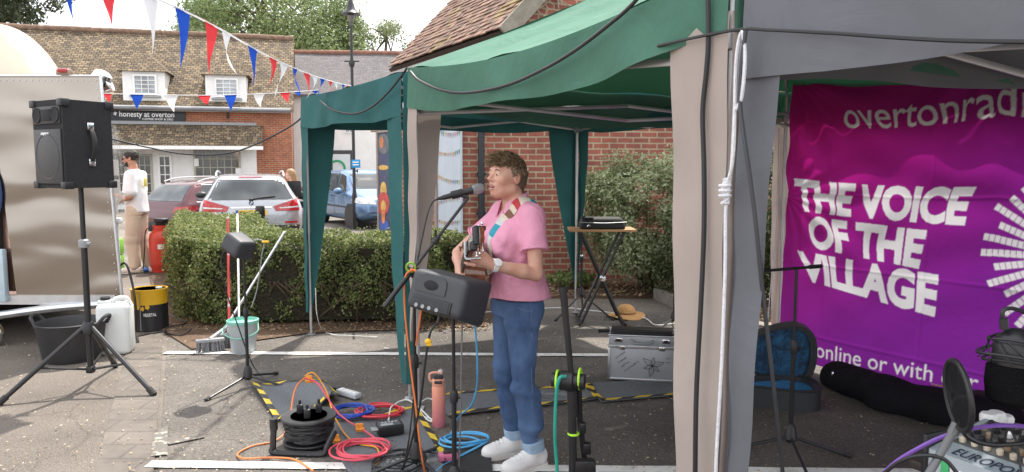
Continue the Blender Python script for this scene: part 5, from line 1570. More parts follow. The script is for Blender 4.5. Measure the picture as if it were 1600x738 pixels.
for s, ax in ((-1, 'right'), (1, 'left')):
    patch('window', [(-1.05, .97), (.0, .96), (-.02, 1.35), (-1.0, 1.345)], ax, M_CARGLASS); patch('window', [(.08, .96), (.85, .94), (.42, 1.32), (.06, 1.35)], ax, M_CARGLASS)
    patch('window', [(-1.9, 1.0), (-1.15, .97), (-1.1, 1.345), (-1.6, 1.32)], ax, M_CARGLASS)
    patch('window_trim', [(-1.95, .955), (.95, .925), (.95, .945), (-1.95, .975)], ax, M_CHROME, .010, (24, 1))
    patch('window_trim', [(-1.62, 1.335), (.45, 1.345), (.45, 1.36), (-1.62, 1.35)], ax, M_CHROME, .010, (24, 1))
    patch('tail_light', [(s * .86, .70), (s * .52, .70), (s * .52, .85), (s * .86, .88)], 'rear', M_REDLENS, .012)
    patch('tail_light_side', [(-2.24, .72), (-1.98, .76), (-1.98, .88), (-2.2, .88)], ax, M_REDLENS, .012)
    b = MB(); b.ell((.75, s * .98, 1.0), (.1, .11, .07)); b.box((.75, s * .9, .97), (.05, .1, .03)); b.build('wing_mirror', M_MAROON, est)
    b = MB(); b.tube(catmull([(-1.7, s * .58, 1.41), (-1.3, s * .58, 1.49), (-.3, s * .59, 1.51), (.4, s * .58, 1.45)], 6), .016, 6); b.build('roof_rail', M_ALU, est)
patch('rear_window', [(.66, .98), (-.66, .98), (-.54, 1.33), (.54, 1.33)], 'rear', M_CARGLASS)
patch('bumper', [(.8, .27), (-.8, .27), (-.84, .5), (.84, .5)], 'rear', M_TRIM, .01)
est.scale = (.88, 1, .97)
# light blue MPV
MPV = [(-2.1, .38, .60, .8, .62, .5), (-2.05, .3, .85, 1.05, .80, .64), (-1.95, .24, .98, 1.3, .88, .63), (-1.75, .22, 1.0, 1.52, .9, .62), (-1.2, .2, 1.0, 1.6, .9, .63), (-.2, .2, .98, 1.62, .9, .63), (.4, .2, .96, 1.52, .9, .62), (.9, .2, .95, 1.25, .9, .66), (1.25, .21, .93, 1.06, .89, .72), (1.7, .23, .86, .94, .87, .7), (2.0, .3, .72, .82, .78, .6), (2.12, .38, .58, .64, .62, .48)]
M_LBLUE = PM('light blue car paint', (0.13, 0.235, 0.40), 0.28, 0.4, var=0.03, coat=0.7)
fwp = G(553, 357, -.15); rz = R(-58)
hd = Vector((math.cos(rz), math.sin(rz), 0)); rt = Vector((hd.y, -hd.x, 0))
loc = fwp - hd * 1.32 - rt * .78
mpv, patch, body, bvh = car('parked_car', 'light blue people carrier facing us, seen between the teal tent leg and the brick building', loc, rz, MPV, M_LBLUE, (-1.3, 1.32), .32)
for s, ax in ((-1, 'right'), (1, 'left')):
    patch('window', [(-1.0, 1.02), (.0, 1.0), (-.02, 1.5), (-.95, 1.5)], ax, M_CARGLASS); patch('window', [(.07, 1.0), (.82, .99), (.42, 1.42), (.05, 1.5)], ax, M_CARGLASS)
    patch('headlight', [(s * .82, .70), (s * .42, .68), (s * .46, .80), (s * .80, .88)], 'front', M_CLEARLENS, .012)
    patch('headlight_side', [(1.45, .78), (1.9, .70), (1.85, .84), (1.5, .88)], ax, M_CLEARLENS, .014)
    b = MB(); b.ell((.72, s * 1.01, 1.02), (.1, .13, .09)); b.box((.74, s * .9, .97), (.08, .12, .03)); b.build('wing_mirror', M_LBLUE, mpv)
    patch('side_strip', [(-1.9, .56), (1.7, .56), (1.7, .60), (-1.9, .60)], ax, M_TRIM, .008, (20, 1))
    patch('door_gap', [(.02, .32), (.035, .32), (.035, .98), (.02, .98)], ax, M_TRIM, .004, (1, 8))
    patch('door_handle', [(-.25, .86), (-.08, .86), (-.08, .89), (-.25, .89)], ax, M_TRIM, .02, (3, 1))
patch('windscreen', [(-.72, 1.08), (.72, 1.08), (.56, 1.50), (-.56, 1.50)], 'front', M_CARGLASS)
patch('grille', [(-.4, .40), (.4, .40), (.36, .52), (-.36, .52)], 'front', M_TRIM, .01)
patch('number_plate', [(-.26, .55), (.26, .55), (.26, .66), (-.26, .66)], 'front', M_WHITEP, .014, (6, 2))
# bollard, low brick wall, motor scooter behind the SUV
bp_ = P(407, 345, 11.6)
bo = thing('bollard', 'black bollard with a red band in front of the silver SUV', 'bollard', (bp_.x, bp_.y, gz(11.6)))
zt = P(407, 322, 11.6).z - gz(11.6)
b = MB(); b.lathe([(.085, 0), (.085, .08), (.06, .1), (.06, zt - .2), (.075, zt - .18), (.075, zt - .03), (.06, zt)], 18); b.build('post', M_BLACKM, bo)
b = MB(); b.lathe([(.0615, zt - .34), (.0625, zt - .34), (.0625, zt - .25), (.0615, zt - .25)], 18); b.build('band', PM('red reflective band', (.6, .03, .04), .4), bo)
q0, q1 = P(392, 350, 11.3), P(428, 372, 8.6)
b = MB(); d = (q1 - q0); d.z = 0; M = mat4(((q0 + q1) / 2)[:2] + (0,), Matrix.Rotation(math.atan2(d.y, d.x), 3, 'Z'))
b.box((0, 0, .38), (d.length, .22, .76)); gw = b.build('garden_wall', PM('pinkish brick wall', (.30, .15, .11), .9, var=.2, scale=12, bump=.4), smooth=False)
tag(gw, 'low pinkish brick wall along the inner edge of the hedge', 'wall')
sp = P(468, 330, 16.5)
sc = thing('motor_scooter', 'dark motor scooter parked beside the silver SUV', 'scooter', (sp.x, sp.y, -.15))
b = MB(); b.ell((0, .3, .62), (.2, .55, .22)); b.ell((0, -.35, .6), (.18, .16, .42)); b.build('body', PM('dark red fairing', (.12, .02, .02), .3, coat=.5), sc)
b = MB(); b.box((0, .35, .88), (.24, .6, .1), .04); b.build('seat', M_RUBBER, sc)
for y in (-.55, .6):
    b = MB(); b.tube([(0, y + .2 * math.cos(a), .24 + .2 * math.sin(a)) for a in np.linspace(0, 2 * PI, 21)[:-1]], .055, 8, closed=True); b.ell((0, y, .24), (.04, .13, .13)); b.build('wheel', M_TYRE, sc)
b = MB(); b.tube([(-.3, -.36, 1.12), (0, -.4, 1.08), (.3, -.36, 1.12)], .02, 6); b.tube([(0, -.4, 1.08), (0, -.5, .5)], .03, 6); b.box((0, -.42, 1.22), (.34, .02, .34), .03); b.build('handlebar', M_TRIM, sc)

# ================================================================== FOOD TRAILER
TY = 6.35
M_STEEL = None
def steel():
    m, nt, b, out = new_mat('polished stainless sheet')
    tc = node(nt, 'ShaderNodeTexCoord'); mp = node(nt, 'ShaderNodeMapping'); mp.inputs['Scale'].default_value = (.7, 1, 1.9)
    nz = node(nt, 'ShaderNodeTexNoise', Scale=1.2, Detail=1.0, Distortion=.3); nt.links.new(tc.outputs['Object'], mp.inputs['Vector']); nt.links.new(mp.outputs['Vector'], nz.inputs['Vector'])
    bp = node(nt, 'ShaderNodeBump', Strength=.34, Distance=.12); nt.links.new(nz.outputs['Fac'], bp.inputs['Height']); nt.links.new(bp.outputs['Normal'], b.inputs['Normal'])
    b.inputs['Base Color'].default_value = (.33, .295, .26, 1); b.inputs['Metallic'].default_value = 1; b.inputs['Roughness'].default_value = .2
    return m
M_STEEL = steel()
M_COPPER = PM('rosy polished metal', (.74, .48, .38), .34, 1.0, var=.06, scale=2, bump=.25, bscale=2.5, bdist=.05)
tp = P(155, 120, TY); tbr = P(189, 470, TY); tbl = P(28, 476, TY)
org = Vector((tbr.x, TY, 0))
tr_ = thing('food_trailer', 'rounded stainless steel and copper food trailer at the left edge', 'trailer', org)
def tl(px, py, Y=TY): return P(px, py, Y) - org
# rounded shell
b = MB()
zb, ztp = .46, P(50, 40, TY + 1.1).z
xl = -3.6
def shell(u, v):
    # u along length (0 far left .. 1 nose), v round the arch from front sill over the top to back sill
    a = PI * v
    hw = 1.02; zmid = 1.6
    nose = max(0, (u - .62) / .38)
    sc = math.sqrt(max(1e-4, 1 - nose ** 2.4))
    x = xl + (u) * (tl(146, 118, TY + 1).x - xl + .02)
    cy = math.cos(a); sy = math.sin(a)
    p = 2.6
    y = 1.1 - hw * np.sign(cy) * abs(cy) ** (2 / p) * (0.35 + .65 * sc)
    z = zb + (ztp - zb) * (abs(sy) ** (2 / p)) * (sc if nose > 0 else 1)
    return (x - .62 * (y - 1.1), y, z)
b.grid(shell, 40, 28); sh = b.build('shell', M_COPPER, tr_, ang=70)
b = MB()
for u in (.57, .64):
    b.tube([Vector(shell(u, k / 40)) * 1.0 + Vector((0, 0, .004)) for k in range(2, 39)], .012, 5)
    for k in range(4, 38): b.ell(Vector(shell(u + .008, k / 40)) + Vector((0, -.003, .004)), (.008, .008, .008), n=6, m=4)
b.build('seam', M_COPPER, sh)
# flat stainless end panel
b = MB()
pts = [tl(28, 476), tl(189, 470), tl(155, 120), tl(-60, 120), tl(-60, 160), tl(-2, 250)]
b.prism([(p.x, p.z) for p in pts], 0, .05, M=Matrix(((1, 0, 0, 0), (0, 0, 1, 0), (0, 1, 0, 0), (0, 0, 0, 1)))); b.build('steel_panel', M_STEEL, tr_)
b = MB(); b.tube([tl(157, 119), tl(191, 470)], .013, 6); b.tube([tl(-60, 119), tl(157, 119)], .012, 6); b.build('panel_edge', M_ALU, tr_)
b = MB()
for k in range(26): b.ell(tl(150.5 + 33.5 * k / 25, 126 + 340 * k / 25) + Vector((0, -.003, 0)), (.006, .004, .006), n=6, m=4)
for k in range(20): b.ell(tl(-40 + 190 * k / 19, 126) + Vector((0, -.003, 0)), (.006, .004, .006), n=6, m=4)
b.build('rivets', M_ALU, tr_)
# dark serving opening at the left with pale counter
b = MB(); b.box((tl(-60, 300).x - .1, .06, 1.32), (.75, .10, 1.75)); b.build('opening', M_DARK, tr_, smooth=False)
b = MB(); q = tl(8, 430); b.box((q.x - .15, -.03, q.z), (.36, .06, .46), .01); b.build('counter_panel', PM('pale blue counter panel', (.45, .55, .60), .5), tr_)
b = MB(); q = tl(5, 320); b.ell((q.x - .05, -.02, q.z + .1), (.06, .03, .2)); b.build('hanging_apron', PM('blue cloth', (.03, .06, .16), .8), tr_)
# floor edge
b = MB(); b.tube(catmull([tl(-80, 502) + Vector((0, -.12, 0)), tl(0, 491) + Vector((0, -.10, 0)), tl(90, 480) + Vector((0, -.05, 0)), tl(189, 474) + Vector((0, .02, 0))], 8), .035, 8)
b.add([(-3.4, -.02, .36), (-.04, -.02, .36), (-1.1, 1.7, .36), (-4.4, 1.7, .36), (-3.4, -.02, .44), (-.04, -.02, .44), (-1.1, 1.7, .44), (-4.4, 1.7, .44)], [(3, 2, 1, 0), (4, 5, 6, 7), (0, 1, 5, 4), (1, 2, 6, 5), (2, 3, 7, 6), (3, 0, 4, 7)]); b.build('floor_frame', M_ALU, tr_)
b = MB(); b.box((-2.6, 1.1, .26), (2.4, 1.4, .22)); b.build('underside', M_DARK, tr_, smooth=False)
for x in (-2.35,):
    b = MB(); b.lathe([(.2, -.09), (.30, -.09), (.32, -.05), (.32, .05), (.30, .09), (.2, .09)], 24, Matrix.Translation((x, .3, .32)) @ Matrix.Rotation(PI / 2, 4, 'X')); wh = b.build('wheel', M_TYRE, tr_)
    b = MB(); b.lathe([(.0001, .1), (.2, .1), (.21, .0)], 20, Matrix.Translation((x, .3, .32)) @ Matrix.Rotation(PI / 2, 4, 'X')); b.build('rim', M_RIM, wh)
b = MB(); q = tl(4, 520); b.ell((q.x - .06, -.05, q.z), (.10, .06, .13)); b.tube([(q.x - .1, -.02, q.z + .08), (q.x - .06, -.02, q.z + .16)], .02, 6); b.build('corner_jack', M_CHROME, tr_)
# marker lamp, chrome vent, hinge post
b = MB(); q = tl(96, 111, TY - .02); b.box(tuple(q + Vector((0, .04, -.01))), (.12, .06, .06), .015); lm = b.build('marker_lamp', PM('lamp base', (.3, .2, .15), .4, .5), tr_)
b = MB(); b.box(tuple(q + Vector((.005, .0, .005))), (.075, .03, .035), .012); b.build('lens', M_REDLENS, lm)
b = MB(); q = tl(158, 124, TY + .12); b.lathe([(.02, -.10), (.075, -.07), (.085, .0), (.075, .05), (.04, .075), (.0001, .08)], 20, Matrix.Translation(q) @ Matrix.Rotation(R(30), 4, 'Y'))
b.lathe([(.05, -.03), (.055, .03), (.0001, .035)], 16, Matrix.Translation(q + Vector((.05, .0, -.06))) @ Matrix.Rotation(R(70), 4, 'Y')); b.build('vent_cowl', M_CHROME, tr_)
b = MB(); b.tube([tl(181, 342, TY + .12), tl(187, 475, TY + .12)], .022, 8); b.box(tuple(tl(183, 345, TY + .1)), (.08, .05, .05), .01); b.tube([tl(170, 345, TY + .2), tl(192, 300, TY + .2)], .014, 6); b.build('gas_strut', M_WHITEP, tr_)
b = MB(); b.box(tuple(tl(186, 432, TY + .1)), (.02, .02, .1), .004); b.build('reflector', M_REDLENS, tr_)
# clear strip curtain at the side hatch, taped papers
m, nt, bs_, out = new_mat('clear plastic curtain')
tb = node(nt, 'ShaderNodeBsdfTransparent'); mx = node(nt, 'ShaderNodeMixShader', Fac=.42); bs_.inputs['Base Color'].default_value = (.78, .80, .82, 1); bs_.inputs['Roughness'].default_value = .15
tc = node(nt, 'ShaderNodeTexCoord'); nz = node(nt, 'ShaderNodeTexNoise', Scale=22.0); nt.links.new(tc.outputs['Object'], nz.inputs['Vector']); mr = node(nt, 'ShaderNodeMapRange'); mr.inputs['To Min'].default_value = .04; mr.inputs['To Max'].default_value = .34; mr.inputs['From Min'].default_value = .35; mr.inputs['From Max'].default_value = .65
nt.links.new(nz.outputs['Fac'], mr.inputs['Value']); nt.links.new(mr.outputs['Result'], mx.inputs['Fac'])
nt.links.new(tb.outputs['BSDF'], mx.inputs[1]); nt.links.new(bs_.outputs['BSDF'], mx.inputs[2]); nt.links.new(mx.outputs['Shader'], out.inputs['Surface'])
b = MB()
for k in range(6):
    x0 = tl(162 + k * 3.4, 230, TY + .25).x; zt = tl(160, 168 + k * 7, TY + .25).z; zb2 = tl(170, 335, TY + .25).z
    b.grid(lambda u, v: (x0 + .026 * u - .03 * (1 - v) , .25 + .02 * k + .012 * math.sin(u * 3 + v * 5 + k), zt + (zb2 - zt) * v), 3, 14)
b.build('strip_curtain', m, tr_, ang=80)
b = MB()
for (px, py, w, h) in ((176, 262, .1, .14), (180, 292, .09, .13), (175, 320, .1, .16)): b.box(tuple(tl(px, py, TY + .22)), (w, .004, h))
b.build('taped_papers', M_WHITEP, tr_, smooth=False)
# ================================================================== PEOPLE
def skinmat(name, col, lip=None):
    m, nt, b, out = new_mat(name)
    tc = node(nt, 'ShaderNodeTexCoord'); nz = node(nt, 'ShaderNodeTexNoise', Scale=18.0, Detail=6.0)
    nt.links.new(tc.outputs['Object'], nz.inputs['Vector'])
    cr = node(nt, 'ShaderNodeValToRGB'); cr.color_ramp.elements[0].position = .35; cr.color_ramp.elements[1].position = .7
    cr.color_ramp.elements[0].color = rgba([col[0] * 1.0, col[1] * .86, col[2] * .84]); cr.color_ramp.elements[1].color = rgba([col[0] * 1.05, col[1] * 1.06, col[2] * 1.06])
    nt.links.new(nz.outputs['Fac'], cr.inputs['Fac']); nt.links.new(cr.outputs['Color'], b.inputs['Base Color'])
    b.inputs['Roughness'].default_value = .48; b.inputs['Specular IOR Level'].default_value = .4
    b.inputs['Subsurface Weight'].default_value = .12; b.inputs['Subsurface Radius'].default_value = (.9, .35, .2); b.inputs['Subsurface Scale'].default_value = .012
    return m
def rot_axis(v, axis, a):
    return Matrix.Rotation(a, 3, Vector(axis)) @ Vector(v)
def hand(F, wrist, fwd, nrm, thumb_side, curl, s=1.0, spread=.10, thumb_curl=.5, rf=.0088):
    """palm and five jointed fingers; fingers curl towards nrm (the palm's facing)"""
    w = Vector(wrist); f = Vector(fwd).normalized(); n = Vector(nrm); n = (n - f * n.dot(f)).normalized()
    sd = f.cross(n) * thumb_side            # towards the thumb
    palm = w + f * .052 * s
    Rm = Matrix((f, sd, n)).transposed()
    F.ell(palm, (.052 * s, .040 * s, .0155 * s), Rm, k=.014)
    F.cap(w - f * .02 * s, w + f * .03 * s, .024 * s, .026 * s, k=.016)
    for i, (o, L) in enumerate(((.030, .072), (.0105, .080), (-.010, .074), (-.029, .058))):
        root = w + f * .088 * s + sd * o * s - n * .002
        d = (f + sd * (o / .03) * spread).normalized(); ax = d.cross(n)
        c = curl[i] if isinstance(curl, (list, tuple)) else curl
        p = root - d * .02; F.cap(p, root, rf * 1.1 * s, rf * s, k=.008)
        p = root
        for j, q in enumerate((.45, .32, .23)):
            d = rot_axis(d, ax, c * (1.0, 1.15, .8)[j])
            e = p + d * L * q * s; F.cap(p, e, rf * (1 - .07 * j) * s, rf * (.93 - .08 * j) * s, k=.004); p = e
    root = w + f * .030 * s + sd * .030 * s + n * .006
    d = (f * .65 + sd * .7 + n * .35).normalized(); ax = (d.cross(n) + f * .2).normalized()
    F.cap(root - sd * .012, root, .014 * s, .0125 * s, k=.012)
    p = root
    for j, L in enumerate((.036, .030, .022)):
        if j: d = rot_axis(d, ax, thumb_curl)
        e = p + d * L * s; F.cap(p, e, (.0118 - .001 * j) * s, (.0108 - .0015 * j) * s, k=.006); p = e
def head(F, H, Rm, s=1.0, fem=True, mouth=.010, lower=True):
    """face looks along local +x; H is the middle of the head"""
    H = Vector(H)
    def T(p): return H + Rm @ (Vector(p) * s)
    def E(c, r, k, mode='u', rot=None): F.ell(T(c), [q * s for q in r], (Rm @ rot) if rot is not None else Rm, k, mode)
    def Cp(a, b_, r0, r1, k, mode='u'): F.cap(T(a), T(b_), r0 * s, r1 * s, k, mode)
    E((-.014, 0, .028), (.096, .074, .083), .0)
    E((.022, 0, -.032), (.066, .056, .082), .03)
    E((.062, 0, -.094), (.020, .020, .016), .028)                    # chin
    for d in (-1, 1):
        Cp((.052, d * .020, -.092), (-.012, d * .050, -.062), .015, .017, .03)      # jaw line
        E((.056, d * .036, -.022), (.024, .022, .022), .026)        # cheek
        E((-.016, d * .076, -.010), (.020, .008, .031), .008, rot=Matrix.Rotation(R(-12), 3, 'Y'))  # ear
        E((-.012, d * .083, -.006), (.010, .006, .018), .006, 's')
    Cp((.078, -.030, .024), (.078, .030, .024), .012, .012, .022)     # brow
    for d in (-1, 1): E((.094, d * .031, .004), (.016, .017, .012), .014, 's')   # eye sockets
    for d in (-1, 1):
        E((.0765, d * .031, .0060), (.0140, .0160, .0110), .004)      # eyelids
    Cp((.084, 0, .012), (.111, 0, -.024), .0070, .0105, .011)          # nose
    for d in (-1, 1): E((.096, d * .012, -.030), (.011, .008, .008), .008)
    E((.076, 0, -.062), (.020, .026, .022), .016)                     # muzzle
    if mouth > .004:
        E((.092, 0, -.0645), (.024, .021, mouth), .004, 's')
    for a in np.linspace(-1, 1, 7):
        y = .023 * a
        E((.0935 - .012 * a * a, y, -.0645 + mouth + .004 - .003 * a * a), (.0062, .0065, .0048), .005)
        if lower: E((.0905 - .012 * a * a, y, -.0645 - mouth - .0035 + .003 * a * a), (.0066, .0065, .0052), .005)
    return T
M_EYEW = PM('eye white', (.72, .70, .68), .25, var=.03); M_IRIS = PM('dark iris', (.05, .04, .03), .15)
def eyes(T, Rm, parent, s=1.0):
    for d in (-1, 1):
        b = MB(); c = T((.0785, d * .031, .0015)); M = mat4(c, Rm)
        b.ell((0, 0, 0), (.0112 * s, .0125 * s, .0045 * s), M=M, n=14, m=8)
        b.ell((.0075 * s, 0, 0), (.0055 * s, .0062 * s, .0046 * s), M=M, mi=1, n=10, m=6)
        b.build('eye', [M_EYEW, M_IRIS], parent)
def brows(T, parent, m, s=1.0):
    for d in (-1, 1):
        b = MB(); b.tube(catmull([T((.088, d * .014, .0205)), T((.0895, d * .028, .0262)), T((.080, d * .047, .021))], 4), [.0022, .0034, .0040, .0042, .0040, .0036, .003, .0022, .0015], 6)
        b.build('eyebrow', m, parent)

# ------------------------------------------------------------------ the singer
W0 = P(805, 700, 3.74)
S0 = Vector((W0.x - .02, 3.76, 0))
fw2 = Vector((-.87, -.493, 0)).normalized(); rzs = math.atan2(fw2.y, fw2.x)
singer = thing('person', 'woman in pink polo shirt and jeans singing with an acoustic guitar under the gazebo', 'person', S0, rzs)
SKIN = skinmat('fair skin', (.60, .36, .27))
F = Field((-.36, -.52, -.02), (.52, .52, 1.68), .0062)
Hd = Vector((.032, .005, 1.508)); Rh = (Matrix.Rotation(R(9), 3, 'Z') @ Matrix.Rotation(R(-7), 3, 'Y'))
# torso core, pelvis and legs (under the clothes)
F.column([(.80, -.025, 0, .080, .115), (.90, -.022, 0, .085, .118), (1.05, -.015, 0, .080, .115), (1.18, 0, 0, .09, .135), (1.29, -.02, 0, .075, .14), (1.36, -.025, 0, .05, .08)], k=.0)
HIP = ((-.02, .085, .84), (-.02, -.085, .84)); KNEE = ((-.005, .115, .455), (-.015, -.085, .455)); ANK = ((-.055, .125, .10), (-.065, -.085, .10))
for h, kn, an in zip(HIP, KNEE, ANK):
    F.cap(h, kn, .066, .042, k=.03); F.cap(kn, an, .040, .032, k=.02); F.cap(an, (an[0] + .10, an[1], .03), .034, .028, k=.02)
SHO = ((-.03, .160, 1.300), (-.02, -.16, 1.300)); ELB = ((-.005, .235, 1.035), (.13, -.36, 1.085)); WRI = ((.240, .220, 1.098), (.225, -.14, 1.03))
for i in (0, 1):
    F.cap(SHO[i], ELB[i], .043, .035, k=.02)
    mid = (np.array(ELB[i]) * .68 + np.array(WRI[i]) * .32); F.cap(ELB[i], mid, .033, .036, k=.006); F.cap(mid, WRI[i], .036, .0235, k=.012)
F.cap((-.03, 0, 1.33), Hd + Vector((-.03, 0, -.06)), .056, .050, k=.035)
for d in (-1, 1): F.cap((-.02, d * .05, 1.36), (-.025, d * .15, 1.325), .04, .04, k=.04)
T = head(F, Hd, Rh, .96, mouth=.0075)
# fretting hand wraps the neck from below; strumming hand over the strings
NK0, NK1 = Vector((.278, .02, 1.085)), Vector((.385, .300, 1.205))      # guitar neck axis: body end -> headstock
nkd = (NK1 - NK0).normalized()
hp_ = Vector((.302, .270, 1.122))
hand(F, WRI[0], Vector((.80, -.05, .55)), Vector((-.35, -.75, .3)), 1, (.55, .62, .68, .74), 1.0, thumb_curl=.25)
hand(F, WRI[1], Vector((.35, .75, -.45)), Vector((-.75, .1, -.4)), 1, (.35, .4, .45, .5), 1.0)
body = F.mesh('body', SKIN, singer)
SF = F
eyes(T, Rh, singer)
M_HAIRB = PM('short brown hair', (.10, .067, .042), .55, col2=(.22, .15, .09), scale=55, stretch=(1, 1, .35), bump=.6, bscale=140)
M_HAIRL = PM('blond streaks', (.42, .31, .18), .5, col2=(.30, .21, .12), scale=60)
brows(T, singer, PM('brown brow', (.16, .10, .06), .8))
# lips and mouth inside
b = MB(); b.ell(T((.080, 0, -.0645)), (.012, .018, .0075), n=12, m=8); mo = b.build('mouth', PM('mouth inside', (.12, .03, .03), .5), singer)
b = MB(); b.tube(catmull([T((.082, -.016, -.0592)), T((.0915, 0, -.0585)), T((.082, .016, -.0592))], 5), .0028, 6); b.build('teeth', PM('teeth', (.75, .72, .66), .3), mo)
b = MB()
for sgn, z0 in ((1, -.0645 + .0125), (-1, -.0645 - .0120)):
    b.tube(catmull([T((.081, -.024, -.0645)), T((.0955, -.011, z0)), T((.0985 if sgn > 0 else .0955, 0, z0 - .001 * sgn)), T((.0955, .011, z0)), T((.081, .024, -.0645))], 5), [.0015] + [.0036] * 19 + [.0015], 6)
b.build('lips', PM('lips', (.50, .20, .17), .4, var=.06), singer)
# hair: close cap plus many short tufts, longer on top, swept forward
hf = Field((-.16, -.14, 1.36), (.24, .14, 1.70), .005)
hf.ell(T((-.016, 0, .027)), (.098, .077, .085), Rh, k=0)
hf.ell(T((.040, 0, .074)), (.054, .052, .028), Rh, k=.03)
hf.ell(T((-.068, 0, -.030)), (.028, .050, .050), Rh, k=.03)
hf.ell(T((.100, 0, -.008)), (.088, .20, .074), Rh, k=.008, mode='s')
for d in (-1, 1): hf.ell(T((-.010, d * .092, -.020)), (.032, .032, .046), Rh, k=.008, mode='s')
hf.cut(T((-.02, 0, -.088)), Rh @ Vector((.25, 0, -1)))
hair = hf.mesh('hair', M_HAIRB, singer, disp=lambda V: V + np.c_[wob(V, .0022, 240, 1), wob(V, .0022, 240, 2), wob(V, .003, 200, 3)])
def drop_islands(o, least=400):
    bm = bmesh.new(); bm.from_mesh(o.data); seen = set(); kill = []; all_ = []
    for v in bm.verts:
        if v in seen: continue
        st = [v]; isl = []; seen.add(v)
        while st:
            q = st.pop(); isl.append(q)
            for e in q.link_edges:
                w = e.other_vert(q)
                if w not in seen: seen.add(w); st.append(w)
        all_.append(isl)
    all_.sort(key=len)
    for isl in all_[:-1]: kill += isl
    bmesh.ops.delete(bm, geom=kill, context='VERTS'); bm.to_mesh(o.data); bm.free(); o.data.update()
drop_islands(hair)
Vh = np.array([v.co[:] for v in hair.data.vertices]); Nh = np.array([v.normal[:] for v in hair.data.vertices])
rr = random.Random(12); b = MB()
sel = list(range(len(Vh))); rr.shuffle(sel)
for i in sel[:2200]:
    p = Vector(Vh[i]); q = Rh.inverted() @ (p - Hd)
    up = q.z
    if up < -.06 and rr.random() < .5: continue
    n = Vector(Nh[i]); flow = Rh @ Vector((.55 if up > .045 else -.55, rr.uniform(-.22, .22), .0 if up > .05 else -.75))
    L = rr.uniform(.022, .044) * (1.0 if up > .05 else .42)
    d = (n * (.34 if up > .05 else .10) + flow).normalized(); m1 = p + d * L * .5 + n * .004; e = p + (d * .9 + flow * .25).normalized() * L
    b.tube([p - n * .003, m1, e], [.0023, .0019, .0004], 4, mi=1 if (up > .02 and rr.random() < .42) else 0)
b.build('hair_tufts', [M_HAIRB, M_HAIRL], hair, ang=80)
# polo shirt
M_PINK = cloth('pink polo cloth', (.74, .33, .46), 0.0, wr=.5, wscale=9, var=.05, rough=.8)
sf = Field((-.26, -.34, .80), (.26, .40, 1.46), .006)
sf.column([(.880, -.052, .005, .156, .174), (.92, -.045, .005, .148, .170), (1.04, -.028, 0, .126, .154), (1.14, 0, 0, .122, .164), (1.22, -.005, 0, .116, .170), (1.29, -.02, 0, .095, .178), (1.345, -.03, 0, .066, .12), (1.385, -.022, 0, .056, .064), (1.42, -.012, 0, .05, .055)], k=.0)
for d in (-1, 1): sf.ell((.085, d * .075, 1.175), (.052, .072, .070), None, k=.05)
for i, (hem, r1) in enumerate(((.47, .074), (.46, .070))):
    s_, e = np.array(SHO[i]), np.array(ELB[i]); q = s_ + (e - s_) * hem
    end = s_ + (e - s_) * (hem + .10); ax = (e - s_) / np.linalg.norm(e - s_)
    def sleeve(X, Y, Z, s_=s_, end=end, ax=ax, r1=r1):
        x, y, z = X - s_[0], Y - s_[1], Z - s_[2]
        L = float(np.linalg.norm(end - s_)); t = np.clip((x * ax[0] + y * ax[1] + z * ax[2]) / L, 0, 1)
        d = np.sqrt((x - t * L * ax[0]) ** 2 + (y - t * L * ax[1]) ** 2 + (z - t * L * ax[2]) ** 2) - (.052 + (r1 - .063) * t)
        return np.maximum(d, (X - end[0]) * ax[0] + (Y - end[1]) * ax[1] + (Z - end[2]) * ax[2])
    sf.op(sleeve, np.minimum(s_, end) - .08, np.maximum(s_, end) + .08, .03)
for d in (-1, 1): sf.cap((-.025, d * .06, 1.355), (-.03, d * .155, 1.33), .042, .05, k=.04)
SHF = sf
def shirt_disp(V):
    d = wob(V * np.array([1, 1, .55]), .0060, 26, 5) + np.maximum(0, 1.16 - V[:, 2]) * 1.6 * wob(V * np.array([1, 1, .22]), .014, 34, 6)
    d = d + .0045 * np.sin((V[:, 2] * .8 - V[:, 1] * .5 + V[:, 0] * .9) * 70 + 2 * np.sin(V[:, 1] * 20)) * np.exp(-((V[:, 2] - 1.08) / .10) ** 2)
    c = V - np.array([-.01, 0, 0]); c[:, 2] = 0
    n = c / (np.linalg.norm(c, axis=1, keepdims=True) + 1e-6)
    V = V + n * d[:, None]
    # drag folds from the raised shoulder
    f = .008 * np.sin((V[:, 2] * 1.0 + V[:, 1] * .9) * 48) * np.exp(-((V[:, 2] - 1.2) / .12) ** 2) * np.exp(-((V[:, 1] - .10) / .12) ** 2)
    V = V + n * f[:, None]
    V[:, 2] += np.clip((.96 - V[:, 2]) / .08, 0, 1) * .010 * np.sin(V[:, 1] * 16 + V[:, 0] * 9)
    return V
shirt = sf.mesh('polo_shirt', M_PINK, singer, disp=shirt_disp)
